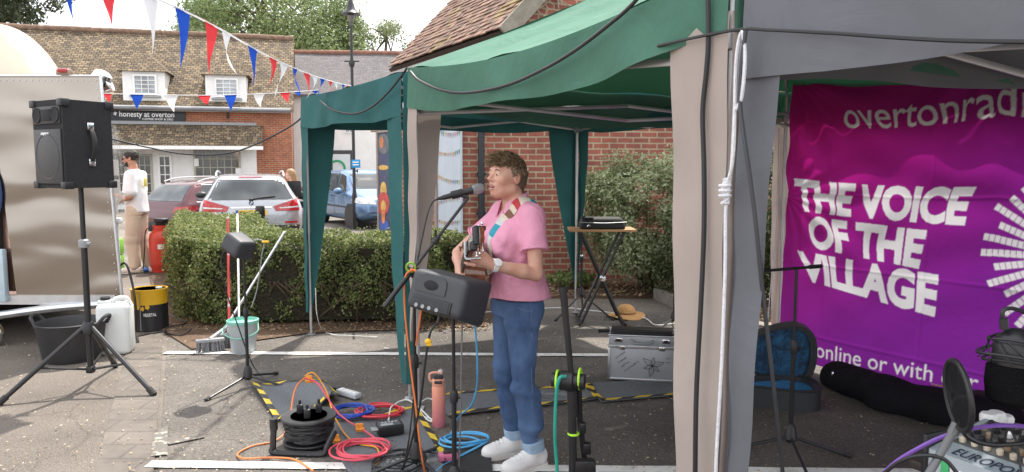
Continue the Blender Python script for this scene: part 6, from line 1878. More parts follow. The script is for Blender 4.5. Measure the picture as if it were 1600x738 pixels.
# collar, placket, sleeve hems
M_PINKL = cloth('pink collar cloth', (.76, .36, .49), 0.0, wr=.2, wscale=14, var=.05)
b = MB()
def collar(u, v):
    a = R(-152) + R(304) * u
    r = .062 + .018 * v; z = 1.432 - .052 * v - .045 * abs(math.cos(a / 2)) ** 6 * 0 - (.055 * (1 - abs(a) / R(152)) ** 0 * 0)
    fr_ = (1 + math.cos(a + PI)) / 2          # 0 at back .. 1 at front
    z -= .055 * (1 - fr_) * 0 + .060 * (abs(a) / R(152)) ** 2.2 + .018 * v
    ex = 1 + .25 * (abs(a) / R(152)) ** 3
    return (-.018 - math.cos(a) * r * ex, math.sin(a) * r, z)
b.grid(collar, 40, 5); b.build('collar', M_PINKL, shirt, ang=80, solid=.004)
for i, hem in ((0, .47), (1, .46)):
    s_, e = Vector(SHO[i]), Vector(ELB[i]); q = s_ + (e - s_) * (hem + .085); fr_ = frame_from(e - s_)
    b = MB(); b.tube([q + fr_ @ Vector((.062 * math.cos(a), .062 * math.sin(a), 0)) for a in np.linspace(0, 2 * PI, 29)[:-1]], .0045, 6, closed=True); b.build('sleeve_hem', M_PINKL, shirt)
# jeans
def denim():
    m = PM('blue denim', (.022, .056, .145), .85, col2=(.115, .20, .37), scale=6, bump=.35, bscale=260, lo=.3, hi=.72, stretch=(1, 1, .55)); return m
M_DENIM = denim()
jf = Field((-.24, -.26, .08), (.24, .28, .98), .006)
jf.column([(.80, -.025, 0, .112, .152), (.86, -.025, 0, .114, .154), (.91, -.020, 0, .110, .148), (.93, -.018, 0, .107, .145)], k=0)
for d in (-1, 1): jf.ell((-.075, d * .068, .83), (.066, .072, .09), None, k=.04)
for i, (h, kn, an) in enumerate(zip(HIP, KNEE, ANK)):
    jf.cap((h[0], h[1] * 1.0, h[2] - .03), kn, .088, .060, k=.025); jf.cap(kn, (an[0], an[1], .13), .060, .049, k=.02)
    jf.cap((kn[0] - .03, kn[1], .40), (an[0] - .02, an[1], .25), .045, .035, k=.04)
def jean_disp(V):
    z = V[:, 2]
    ring = np.exp(-((z - .44) / .09) ** 2) + 1.2 * np.exp(-((z - .17) / .08) ** 2) + .8 * np.exp(-((z - .77) / .05) ** 2)
    d = ring * wob(V * np.array([.45, .45, 1.6]), .0115, 40, 7) + wob(V * np.array([1, 1, .5]), .0045, 30, 8)
    side = np.where(V[:, 1] > .015, .105, -.085)
    c = np.c_[V[:, 0] + .03, V[:, 1] - side, np.zeros(len(V))]; n = c / (np.linalg.norm(c, axis=1, keepdims=True) + 1e-6)
    return V + n * d[:, None]
jeans = jf.mesh('jeans', M_DENIM, singer, disp=jean_disp)
M_STITCH = PM('pale denim stitching', (.13, .20, .33), .8); M_CUFF = PM('turned up denim cuff', (.30, .42, .56), .85, var=.12, scale=30, bump=.3)
for an, kn in zip(ANK, KNEE):
    b = MB(); d = (Vector(an) - Vector(kn)).normalized(); top = Vector((an[0], an[1], .155)) ; bot = Vector((an[0] + d.x * .05, an[1] + d.y * .05, .100))
    b.tube([top, top.lerp(bot, .05), top.lerp(bot, .95), bot], [.052, .058, .057, .051], 24); b.build('cuff', M_CUFF, jeans)
b = MB(); pk = [(.065, .130, .925), (.055, .165, .88), (.02, .20, .845), (-.03, .21, .84)]
b.tube(catmull([jf.out(p, (p[0] * .4, 1 if p[1] > .14 else .8, 0), .1) for p in pk], 6), .0024, 5)
for seam in ([(-.02, .2, z) for z in np.linspace(.95, .20, 16)],):
    b.tube(catmull([jf.out((p[0], .1, p[2]), (0, 1, 0), .25) - Vector((0, .003, 0)) for p in seam], 2), .0016, 4)
b.build('seam', M_STITCH, jeans)
b = MB(); ring = []
for a in np.linspace(0, 2 * PI, 37)[:-1]:
    ring.append(jf.out((-.02, 0, .888), (math.cos(a), math.sin(a), 0), .3) + Vector((math.cos(a), math.sin(a), 0)) * .003)
b.tube(ring, .013, 6, closed=True, flat=.25); b.build('belt', PM('dark belt', (.025, .02, .018), .5), jeans)
# trainers
M_SHOE = PM('white leather trainer', (.74, .73, .72), .5, var=.05, scale=12, bump=.15, bscale=60); M_SOLE = PM('white rubber sole', (.66, .64, .60), .7, var=.08)
for an, yaw in ((ANK[0], R(3)), (ANK[1], R(-8))):
    c, s_ = math.cos(yaw), math.sin(yaw)
    def Q(x, y, z): return (an[0] + x * c - y * s_, an[1] + x * s_ + y * c, z)
    f = Field((an[0] - .10, an[1] - .10, -.01), (an[0] + .24, an[1] + .10, .15), .005)
    f.cap(Q(-.04, 0, .050), Q(.03, 0, .060), .040, .043, k=.0); f.cap(Q(.03, 0, .055), Q(.145, .004, .036), .044, .034, k=.03); f.cap(Q(-.045, 0, .08), Q(-.005, 0, .105), .036, .040, k=.03)
    f.ell(Q(.115, .002, .04), (.068, .047, .034), None, k=.03); f.cut((0, 0, .018), (0, 0, -1))
    sh_ = f.mesh('shoe', M_SHOE, singer)
    b = MB(); pl_ = []
    for (x, y) in ((-.085, 0), (-.075, .03), (-.03, .042), (.05, .046), (.12, .052), (.165, .040), (.185, .012), (.18, -.02), (.15, -.044), (.08, -.048), (.0, -.040), (-.06, -.036)): pl_.append(Vector(Q(x, y, 0)))
    pl_ = catmull(pl_, 3, True)
    ce = sum(pl_, Vector()) / len(pl_)
    lo_ = [(p.x, p.y, .002) for p in pl_]; mi_ = [(ce.x + (p.x - ce.x) * 1.02, ce.y + (p.y - ce.y) * 1.02, .014) for p in pl_]; hi_ = [(p.x, p.y, .030) for p in pl_]; n = len(pl_)
    b.add(lo_ + mi_ + hi_, [(i, (i + 1) % n, n + (i + 1) % n, n + i) for i in range(n)] + [(n + i, n + (i + 1) % n, 2 * n + (i + 1) % n, 2 * n + i) for i in range(n)] + [tuple(range(n - 1, -1, -1)), tuple(range(2 * n, 3 * n))])
    b.build('sole', M_SOLE, sh_)
    b = MB()
    for k in range(5):
        x = .035 + .020 * k; y_, zt = .026, .098 - .010 * k
        pts = [f.out((Q(x, s2 * .026, .05)[0], Q(x, s2 * .026, .05)[1], .04), (0, 0, 1), .1) for s2 in (-1, -.3, .3, 1)]
        b.tube(catmull(pts, 3), .0032, 5)
    b.build('laces', M_WHITEP, sh_)
# watch
wr, el = Vector(WRI[0]), Vector(ELB[0]); ax = (wr - el).normalized(); c = wr - ax * .025; fr_ = frame_from(ax)
b = MB(); b.lathe([(.0285, -.013), (.0325, -.011), (.0325, .011), (.0285, .013)], 24, mat4(c, fr_))
wt = b.build('watch', M_WHITEP, singer)
b = MB(); d = Vector((.1, .8, .5)); d = (d - ax * d.dot(ax)).normalized(); b.lathe([(.020, 0), (.021, .008), (.018, .011), (.0001, .011)], 20, mat4(c + d * .030, frame_from(d))); b.build('watch_face', M_WHITEP, wt)

# ------------------------------------------------------------------ the guitar
gtr = thing('guitar', 'acoustic guitar with sunburst brown body held by the singer', 'guitar', S0, rzs)
gx = nkd; gn = Vector((.93, -.05, .12)); gn = (gn - gx * gn.dot(gx)).normalized(); gy = gn.cross(gx)    # gn = face of the top
GM = mat4(NK0, Matrix((gx, gy, gn)).transposed())
out_ = [(.02, .030), (.0, .09), (-.05, .125), (-.11, .118), (-.17, .105), (-.23, .125), (-.30, .170), (-.37, .185), (-.43, .160), (-.475, .09), (-.485, 0)]
prof = out_ + [(x, -y) for (x, y) in out_[-2::-1]]
pp = [p[:2] for p in catmull([Vector((x, y, 0)) for (x, y) in prof], 4, True)]
M_GWOOD = PM('dark red brown guitar wood', (.16, .042, .020), .22, col2=(.26, .085, .035), scale=4, stretch=(1, 8, 1), coat=.7)
M_GTOP = PM('sunburst guitar top', (.26, .085, .03), .22, col2=(.15, .045, .02), scale=4, stretch=(1, 10, 1), coat=.7)
b = MB(); b.prism(pp, -.10, -.004, GM); gb = b.build('body', M_GWOOD, gtr, ang=50)
b = MB(); b.prism([(x * .995, y * .985) for x, y in pp], -.003, .0005, GM); gt = b.build('top', M_GTOP, gb, ang=50)
b = MB(); b.lathe([(.0001, .0012), (.050, .0012)], 28, GM @ Matrix.Translation((-.14, 0, 0))); b.build('soundhole', M_DARK, gt)
b = MB(); b.lathe([(.052, .0016), (.060, .0022), (.060, .0008)], 28, GM @ Matrix.Translation((-.14, 0, 0))); b.build('rosette', PM('rosette', (.6, .5, .35), .4), gt)
b = MB(); b.box((-.33, 0, .006), (.028, .16, .012), .004, M=GM); b.build('bridge', M_BLACK, gt)
Ln = (NK1 - NK0).length
b = MB(); b.box((Ln / 2 - .02, 0, -.008), (Ln + .03, .048, .024), .008, M=GM); nk = b.build('neck', M_GWOOD, gtr)
b = MB(); b.box((Ln / 2 - .06, 0, .007), (Ln + .10, .050, .006), .001, M=GM); b.build('fretboard', PM('rosewood fretboard', (.03, .018, .012), .4), nk)
HM = GM @ Matrix.Translation((Ln, 0, 0)) @ Matrix.Rotation(R(12), 4, 'Y')
b = MB(); b.prism([(-.01, -.024), (.03, -.036), (.165, -.038), (.18, -.015), (.172, 0), (.18, .015), (.165, .038), (.03, .036), (-.01, .024)], -.012, .004, HM); hs = b.build('headstock', M_GWOOD, gtr)
b = MB(); b.prism([(-.0, -.022), (.03, -.033), (.16, -.035), (.165, 0), (.16, .035), (.03, .033), (-.0, .022)], .0045, .006, HM); b.build('headstock_veneer', PM('pearly headstock face', (.50, .47, .44), .3, var=.2, scale=30), hs)
for k in range(3):
    for d in (-1, 1):
        b = MB(); x = .045 + .045 * k
        b.cyl((x, d * .022, -.02), (x, d * .022, .018), .0045, n=8, M=HM); b.cyl((x, d * .03, -.016), (x, d * .056, -.016), .003, n=6, M=HM); b.ell((x, d * .062, -.016), (.010, .009, .006), M=HM); b.build('tuning_peg', M_CHROME, hs)
b = MB()
for k in range(6):
    y = -.019 + .0076 * k
    b.tube([GM @ Vector((-.33, y * 1.3, .013)), GM @ Vector((Ln, y, .013)), HM @ Vector((.045 + .045 * (k % 3), (-1 if k < 3 else 1) * .022, .014))], .0009, 4)
b.build('strings', M_CHROME, nk)
# capo / clip-on tuner
b = MB(); b.box((.150, .0, .020), (.034, .085, .022), .005, M=HM); b.box((.150, .035, -.002), (.02, .02, .05), .004, M=HM); b.box((.14, -.045, .028), (.030, .040, .030), .005, M=HM); b.build('clip_tuner', M_BLACK, gtr)
b = MB(); b.tube(catmull([GM @ Vector((Ln - .055, -.034, .02)), GM @ Vector((Ln - .05, -.052, .01)), GM @ Vector((Ln - .02, -.056, -.03)), GM @ Vector((Ln - .015, -.060, -.05))], 5), .0055, 8)
b.box((Ln - .055, 0, .018), (.014, .066, .012), .003, M=GM); b.build('capo', M_GALV, gtr)
# strap with woven stripes, laid over the shirt
sp_ = [(-.085, .115, 1.30), (-.055, .105, 1.375), (.0, .088, 1.392), (.05, .070, 1.36), (.09, .045, 1.30), (.12, .03, 1.22), (.13, .0, 1.13), (.145, -.04, 1.06), (.19, -.13, 1.00)]
sm = catmull([Vector(p) for p in sp_], 8)
pts = []
for i, p in enumerate(sm):
    ctr = Vector((-.02, .02, min(p.z, 1.30) - .06)); d = (p - ctr).normalized()
    if p.z > 1.04:
        q = SHF.out(ctr, d, .30) + d * .009
        pts.append(q if (q - p).length < .07 else p)
    else: pts.append(p)
for _ in range(3): pts = [pts[0]] + [(pts[i - 1] + pts[i] * 2 + pts[i + 1]) / 4 for i in range(1, len(pts) - 1)] + [pts[-1]]
cols = {'cream': (.66, .58, .47), 'teal': (.03, .30, .40), 'red': (.50, .05, .06), 'brown': (.22, .10, .07), 'pale': (.55, .60, .58), 'orange': (.65, .25, .12)}
MS = {k: PM('strap stripe', c, .85, var=.12, scale=60, bump=.4, bscale=200) for k, c in cols.items()}
seq = ['cream', 'pale', 'teal', 'cream', 'cream', 'red', 'cream', 'brown', 'cream', 'pale', 'teal', 'teal', 'pale', 'cream', 'cream', 'red', 'orange', 'cream', 'brown', 'cream', 'teal', 'cream']
order = list(MS)
b = MB(); m_ = len(pts); vs, fs, mi = [], [], []
tot = 0; acc = [0]
for i in range(1, m_): tot += (pts[i] - pts[i - 1]).length; acc.append(tot)
K = 96; rows_ = []
for k in range(K + 1):
    s = tot * k / K; i = max(0, min(m_ - 2, next((j for j in range(m_ - 1) if acc[j + 1] >= s), m_ - 2))); f_ = (s - acc[i]) / max(1e-6, acc[i + 1] - acc[i])
    p = pts[i].lerp(pts[i + 1], f_); tg = (pts[i + 1] - pts[i]).normalized(); ctr = Vector((-.02, .02, min(p.z, 1.30) - .06)); nn = (p - ctr).normalized(); sd = tg.cross(nn).normalized()
    rows_.append((p, sd, nn))
for (p, sd, nn) in rows_:
    for q in (-.041, -.0205, 0, .0205, .041): vs.append(p + sd * q + nn * (-.0035 * (abs(q) / .03) ** 2 * 2))
for k in range(K):
    for j in range(4): fs.append((k * 5 + j, k * 5 + j + 1, (k + 1) * 5 + j + 1, (k + 1) * 5 + j)); mi.append(order.index(seq[int(k / 4.4) % len(seq)]))
b.add(vs, fs); b.m = mi
b.build('strap', [MS[k] for k in order], gtr, ang=80, solid=.003)

# ------------------------------------------------------------------ man by the trailer
MN = G(217, 426, 0); MN.z = 0
man = thing('person', 'man in white T-shirt and beige trousers standing at the trailer hatch', 'person', (MN.x, MN.y, gz(MN.y)), R(184))
SKIN2 = skinmat('tanned skin', (.46, .25, .17))
F = Field((-.32, -.36, -.02), (.55, .36, 1.84), .0085)
F.column([(.85, -.01, 0, .10, .15), (1.05, -.01, 0, .09, .14), (1.25, 0, 0, .11, .17), (1.42, -.02, 0, .085, .17), (1.50, -.02, 0, .06, .09)], k=0)
MH = ((-.01, .09, .92), (-.01, -.09, .92)); MK = ((.03, .10, .50), (-.02, -.10, .50)); MA = ((.0, .11, .10), (-.10, -.11, .10))
for h, k_, a in zip(MH, MK, MA): F.cap(h, k_, .085, .058, k=.04); F.cap(k_, a, .055, .04, k=.03); F.cap(a, (a[0] + .12, a[1], .035), .04, .032, k=.02)
MS_ = ((-.02, .20, 1.43), (-.02, -.20, 1.43)); ME = ((-.03, .25, 1.13), (.02, -.24, 1.14)); MW = ((.20, .20, 1.04), (.26, -.18, 1.10))
for s_, e, w in zip(MS_, ME, MW): F.cap(s_, e, .058, .045, k=.03); F.cap(e, w, .044, .03, k=.03)
F.cap((-.02, 0, 1.46), (.02, 0, 1.60), .062, .056, k=.04)
MHd = Vector((.04, 0, 1.675)); MR = Matrix.Rotation(R(8), 3, 'Y')
T2 = head(F, MHd, MR, 1.03, mouth=.002)
hand(F, MW[0], (.9, 0, -.1), (0, -1, 0), 1, .4, 1.1, rf=.0105); hand(F, MW[1], (.9, 0, .1), (0, 1, 0), -1, .4, 1.1, rf=.0105)
F.mesh('body', SKIN2, man)
M_HAIRD = PM('very dark hair', (.018, .014, .012), .6, var=.3, scale=80, bump=.6, bscale=120)
hf = Field((-.14, -.14, 1.5), (.22, .14, 1.84), .007)
hf.ell(T2((-.018, 0, .036)), (.106, .083, .090), MR, k=0); hf.ell(T2((.105, 0, -.022)), (.085, .2, .080), MR, k=.006, mode='s'); hf.cut(T2((0, 0, -.045)), (.3, 0, -1)); hf.mesh('hair', M_HAIRD, man, disp=lambda V: V + np.c_[wob(V, .003, 160, 1), wob(V, .003, 160, 2), wob(V, .003, 160, 3)])
hf = Field((-.1, -.12, 1.5), (.22, .12, 1.72), .006)
hf.ell(T2((.030, 0, -.065)), (.066, .064, .062), MR, k=0); hf.ell(T2((.075, 0, -.03)), (.07, .05, .05), MR, k=.01, mode='s'); hf.cut(T2((0, 0, -.035)), (0, 0, 1)); hf.ell(T2((.085, 0, -.085)), (.024, .03, .02), MR, k=.01); hf.mesh('beard', M_HAIRD, man)
b = MB()
for d in (-1, 1): b.ell(T2((.092, d * .033, .006)), (.006, .026, .018)); b.tube([T2((.09, d * .055, .010)), T2((-.01, d * .080, .008))], .0035, 5)
b.tube([T2((.097, -.01, .010)), T2((.097, .01, .010))], .004, 5); b.build('sunglasses', M_BLACK, man)
M_TEE = cloth('white T-shirt cloth', (.78, .78, .80), 0.0, wr=.25, wscale=7, var=.03)
sf = Field((-.30, -.36, .86), (.30, .36, 1.60), .008)
sf.column([(.90, -.02, 0, .155, .20), (1.05, -.015, 0, .145, .195), (1.25, .0, 0, .145, .205), (1.38, -.01, 0, .125, .205), (1.46, -.015, 0, .095, .15), (1.52, -.012, 0, .068, .075)], k=0)
for s_, e in zip(MS_, ME): s_, e = np.array(s_), np.array(e); sf.cap(s_, s_ + (e - s_) * .75, .075, .088, k=.05)
tee = sf.mesh('t_shirt', M_TEE, man, disp=lambda V: V + np.c_[wob(V, .006, 22, 3), wob(V, .006, 22, 4), wob(V, .004, 20, 5)])
b = MB(); b.box((-.168, .03, 1.33), (.006, .10, .12), .002); b.build('back_print', PM('yellow print', (.6, .5, .1), .8), tee)
jf = Field((-.28, -.26, .06), (.28, .26, 1.02), .008)
jf.column([(.88, -.015, 0, .14, .18), (.99, -.012, 0, .13, .17)], k=0)
for h, k_, a in zip(MH, MK, MA): jf.cap(h, k_, .112, .092, k=.04); jf.cap(k_, (a[0], a[1], .12), .092, .078, k=.03)
jf.mesh('trousers', cloth('beige trousers cloth', (.60, .49, .38), 0.0, wr=.3, wscale=8), man, disp=lambda V: V + np.c_[wob(V, .006, 26, 3), wob(V, .006, 26, 4), wob(V, .003, 20, 5)])
for a in MA:
    f = Field((a[0] - .13, a[1] - .12, -.02), (a[0] + .3, a[1] + .12, .2), .008); f.cap((a[0] - .05, a[1], .055), (a[0] + .16, a[1], .045), .05, .043, k=0); f.cap((a[0] - .03, a[1], .08), (a[0], a[1], .12), .05, .055, k=.03); f.cut((0, 0, .004), (0, 0, -1)); f.mesh('shoe', PM('cream trainer', (.66, .62, .54), .6), man)

# ------------------------------------------------------------------ woman behind the SUV
WB = P(456, 300, 17.0)
wb = thing('person', 'woman with long fair hair standing behind the silver SUV', 'person', (WB.x, WB.y, -.15), R(200))
F = Field((-.32, -.34, -.02), (.45, .34, 1.70), .011)
F.column([(.05, 0, 0, .06, .12), (.45, 0, 0, .07, .14), (.85, -.01, 0, .10, .16), (1.05, 0, 0, .09, .13), (1.3, -.01, 0, .08, .16), (1.37, -.01, 0, .05, .08)], k=0)
for d in (-1, 1): F.cap((0, d * .17, 1.31), (0, d * .21, 1.05), .045, .038, k=.03); F.cap((0, d * .21, 1.05), (.12, d * .17, .86), .036, .026, k=.03); F.cap((.04, d * .08, .06), (.16, d * .09, .035), .035, .03, k=.02)
F.cap((0, 0, 1.34), (.02, 0, 1.46), .05, .048, k=.03)
T3 = head(F, (.03, 0, 1.53), Matrix.Identity(3), .98, mouth=.002)
hand(F, (.12, .17, .86), (.7, 0, -.6), (0, -1, 0), 1, .4, 1.0, rf=.011); hand(F, (.12, -.17, .86), (.7, 0, -.6), (0, 1, 0), -1, .4, 1.0, rf=.011)
F.mesh('body', SKIN, wb)
hf = Field((-.2, -.16, 1.15), (.2, .16, 1.70), .009); hf.ell(T3((-.016, 0, .034)), (.108, .088, .092), None, k=0); hf.cap(T3((-.06, 0, -.02)), (-.09, 0, 1.25), .085, .075, k=.04); hf.ell(T3((.11, 0, -.025)), (.085, .2, .082), None, k=.01, mode='s'); hf.mesh('hair', PM('fair long hair', (.40, .25, .12), .5, col2=(.26, .15, .07), scale=40, stretch=(1, 1, .15)), wb)
sf = Field((-.25, -.3, .2), (.3, .3, 1.45), .011); sf.column([(.45, 0, 0, .19, .24), (.9, -.01, 0, .135, .185), (1.05, 0, 0, .12, .16), (1.2, .01, 0, .13, .175), (1.3, -.01, 0, .10, .175), (1.37, -.01, 0, .06, .09)], k=0); sf.mesh('dress', cloth('orange brown dress', (.42, .16, .09), 0.0), wb)
# ================================================================== STAGE GEAR AND LOOSE THINGS
def V3(*a): return Vector(a)
def stand_leg(b, p0, p1, r=.011): b.tube([p0, p1], r, 8)
# ------------------------------------------------------------------ PA speaker on tripod (left)
fR, fL, fB = G(240, 620), G(0, 634), G(180, 575)
pc = (fR + fL + fB) / 3; pc.z = 0
ps = thing('speaker_stand', 'black tripod stand under the big speaker in front of the trailer', 'stand', pc)
hubz = .42
b = MB(); b.tube([(0, 0, .16), (0, 0, 1.0)], .0205, 12); b.tube([(0, 0, .95), (0, 0, 1.62)], .0165, 12); b.build('pole', M_BLACKM, ps)
b = MB(); b.lathe([(.045, hubz - .02), (.05, hubz + .02), (.03, hubz + .06)], 14); b.build('hub', M_BLACK, ps)
b = MB(); b.box((0, 0, hubz - .28), (.05, .05, .05), .01); b.build('brace_collar', M_BLACK, ps)
b = MB(); b.lathe([(.028, 1.0), (.034, 1.01), (.034, 1.05), (.022, 1.06)], 14); b.tube([(0, 0, 1.03), (.06, -.02, 1.03)], .012, 8); b.build('clamp', M_GREYP, ps)
for f in (fR, fL, fB):
    q = f - pc; q.z = .02
    b = MB(); top = V3(q.x * .06, q.y * .06, hubz + .02); b.tube([top, q], .0165, 10); lg = b.build('leg', M_BLACKM, ps)
    b = MB(); d = (q - top).normalized(); b.tube([q - d * .05, q + d * .01], .022, 10); b.build('rubber_foot', M_RUBBER, lg)
    b = MB(); m = top.lerp(q, .55); b.tube([V3(0, 0, hubz - .28), m], .009, 6); b.build('brace', M_BLACKM, ps)
sc_ = P(110, 295, pc.y); 
zb, zt = P(110, 293, pc.y).z, P(110, 160, pc.y).z
spk = thing('loudspeaker', 'big black carpet covered speaker with side handle on the tall tripod', 'speaker', (pc.x, pc.y, zb), R(-122))
# local: front = +x ; box w (y), d (x), h (z)
h_ = zt - zb; w_, d_ = .40, .37
M_CARPET = PM('black speaker carpet', (.022, .022, .024), .95, var=.3, scale=90, bump=.5, bscale=300)
b = MB(); b.prism([(.19, -.19), (.19, .19), (-.15, .15), (-.15, -.15)], 0.0, h_); b.build('cabinet', M_CARPET, spk, smooth=False)
m, nt, bs_, out = new_mat('speaker grille'); tc = node(nt, 'ShaderNodeTexCoord'); vo = node(nt, 'ShaderNodeTexVoronoi', Scale=120.0); nt.links.new(tc.outputs['Object'], vo.inputs['Vector']); cr = node(nt, 'ShaderNodeValToRGB'); cr.color_ramp.elements[0].color = (.004, .004, .004, 1); cr.color_ramp.elements[1].color = (.04, .04, .042, 1); cr.color_ramp.elements[1].position = .5; nt.links.new(vo.outputs['Distance'], cr.inputs['Fac']); nt.links.new(cr.outputs['Color'], bs_.inputs['Base Color']); bs_.inputs['Roughness'].default_value = .5
M_GRILLE = m
b = MB(); b.box((.196, 0, h_ * .36), (.012, .34, h_ * .62), .004); gr = b.build('grille', M_GRILLE, spk)
b = MB(); b.lathe([(.150, -.004), (.148, .001), (.140, -.002)], 28, mat4((.203, 0, h_ * .36), frame_from((1, 0, 0)))); b.build('cone_ring', M_BLACK, gr)
A, F_t = fit_text('stagepro', .10, .022, offset=.01, shear=.3); b = MB(); b.add([(.2035, -.02 + q[0] - .05, h_ * .60 + q[1]) for q in A], F_t); b.build('name_plate', M_CHROME, gr, smooth=False)
b = MB(); b.box((.193, 0, h_ * .83), (.010, .34, h_ * .20), .004); hp_n = b.build('horn_panel', M_BLACK, spk)
for y in (-.115, .115):
    b = MB(); b.lathe([(.052, .0), (.050, .006), (.040, .004), (.012, -.001), (.0001, .003)], 20, mat4((.199, y, h_ * .83), frame_from((1, 0, 0)))); b.build('tweeter', M_DARK, hp_n)
b = MB(); b.box((.2, 0, h_ * .83), (.008, .12, .075), .003); b.build('horn', M_DARK, hp_n)
for x, y, in ((.175, .175), (.175, -.175), (-.135, .135), (-.135, -.135)):
    for z in (.0, h_):
        b = MB(); b.box((x, y, z + (-.02 if z else .02)), (.060, .060, .050), .007); b.build('corner_guard', M_BLACK, spk)
for sd in (-1, 1):
    b = MB(); pm = V3(.01, sd * .172, h_ * .5); nn = V3(-.05 / .36, sd, 0).normalized()
    b.tube(catmull([pm + nn * .004 + V3(0, 0, -.11), pm + nn * .03 + V3(0, 0, -.07), pm + nn * .045, pm + nn * .03 + V3(0, 0, .07), pm + nn * .004 + V3(0, 0, .11)], 6), .017, 8, flat=.5)
    hd_ = b.build('handle', M_RUBBER, spk)
    for z in (-.12, .12):
        b = MB(); b.box(tuple(pm + V3(0, 0, z) + nn * .006), (.045, .012, .05), .004); b.build('handle_plate', M_CHROME, hd_)
# ------------------------------------------------------------------ under the trailer: tub, jerrycan, drum, hoses
tb = G(92, 572); M_TUB = PM('black flexible tub', (.028, .028, .030), .6, var=.15)
tub = thing('tub', 'large black rubber tub under the trailer edge', 'tub', (tb.x - .02, tb.y + .22, 0))
b = MB(); b.lathe([(.0001, .005), (.20, .0), (.215, .03), (.255, .29), (.265, .31), (.255, .315), (.24, .29), (.20, .05), (.0001, .04)], 36); b.build('bowl', M_TUB, tub)
for s_ in (-1, 1):
    b = MB(); b.tube(catmull([V3(s_ * .25, -.07, .29), V3(s_ * .29, -.05, .345), V3(s_ * .30, 0, .36), V3(s_ * .29, .05, .345), V3(s_ * .25, .07, .29)], 5), .014, 8); b.build('handle', M_TUB, tub)
jc = G(172, 557)
M_HDPE = PM('milky white plastic', (.70, .72, .70), .45, var=.04, scale=3)
can = thing('jerrycan', 'white plastic jerrycan beside the black tub', 'jerrycan', (jc.x - .0, jc.y + .11, 0), R(12))
b = MB(); b.box((0, 0, .215), (.26, .20, .43), .045, seg=3); b.box((-.07, 0, .44), (.10, .10, .03), .01); b.tube(catmull([V3(-.02, 0, .43), V3(.02, 0, .465), V3(.09, 0, .465), V3(.12, 0, .42)], 5), .018, 8); b.build('body', M_HDPE, can)
b = MB(); b.lathe([(.036, .445), (.038, .45), (.038, .475), (.034, .48)], 18, Matrix.Translation((-.07, 0, 0))); b.build('cap', M_BLACK, can)
dm = G(223, 521)
drum = thing('oil_drum', 'yellow and black round oil tin standing by the hedge end', 'oil tin', (dm.x, dm.y + .16, 0), R(-20))
M_YEL = PM('yellow tin', (.72, .42, .02), .4, var=.06)
b = MB(); b.lathe([(.0001, 0), (.155, 0), (.16, .01), (.158, .02), (.158, .27)], 36); b.build('black_side', PM('black printed tin', (.015, .015, .018), .4), drum)
b = MB(); b.lathe([(.1585, .262), (.1585, .385), (.162, .392), (.162, .405), (.155, .405), (.15, .395), (.0001, .392)], 36); b.build('yellow_band', M_YEL, drum)
b = MB(); b.lathe([(.0001, .3965), (.148, .3965)], 36); b.lathe([(.03, .397), (.03, .41), (.0001, .41)], 16, Matrix.Translation((.07, .05, 0))); b.build('lid', PM('pale tin lid', (.55, .55, .55), .5), drum)
def on_cyl(a, z, r=.1595): return V3(r * math.cos(a), r * math.sin(a), z)
b = MB()
for a0, a1, z0, z1 in ((R(-128), R(-105), .04, .20),):
    b.grid(lambda u, v: on_cyl(a0 + (a1 - a0) * u, z0 + (z1 - z0) * v), 6, 4)
b.build('white_label', M_WHITEP, drum)
b = MB()
for i, (a, z, r) in enumerate(((-85, .25, .028), (-68, .23, .02), (-100, .235, .02), (-52, .245, .022), (-118, .24, .018))):
    a = R(a)
    b.add([on_cyl(a + r * 6.2 * math.cos(t) * .9, z + r * math.sin(t) * (1 + .3 * math.cos(5 * t)), .1600) for t in np.linspace(0, 2 * PI, 17)[:-1]], [tuple(range(16))])
b.build('yellow_flowers', M_YEL, drum)
A, F_t = fit_text('VEGETAL', .115, .03, offset=.02); b = MB(); b.add([on_cyl(R(-66) + q[0] / .159, .155 + q[1], .1604) for q in A], F_t); b.build('lettering', M_LETTER, drum, smooth=False)
b = MB(); b.tube([on_cyl(R(-75), z, .161) for z in (.02, .2, .385)], .005, 6, flat=.4); b.build('strap', M_GALV, drum)
cable('hose', 'black hose drooping from the trailer corner to the ground', 'hose', [P(183, 420, 6.45), P(196, 412, 6.4), P(206, 440, 6.4), P(212, 480, 6.4), G(213, 528) + V3(0, 0, .06), G(216, 537) + V3(0, 0, .012), G(207, 533) + V3(0, 0, .012), G(212, 530) + V3(0, 0, .012)], .010, M_CABLE)
cable('cable', 'black cable curling on the ground behind the yellow tin', 'cable', [G(215, 528) + V3(0, 0, .012), G(245, 522) + V3(0, 0, .012), G(270, 520) + V3(0, 0, .012), G(298, 517) + V3(0, 0, .012), G(285, 527) + V3(0, 0, .02), G(262, 524) + V3(0, 0, .02), G(262, 515) + V3(0, 0, .02), G(290, 508) + V3(0, 0, .02), G(262, 490) + V3(0, 0, .012), G(262, 468) + V3(0, 0, .012), G(240, 442) + V3(0, 0, .012), G(235, 430) + V3(0, 0, .012)], .008, M_CABLE)
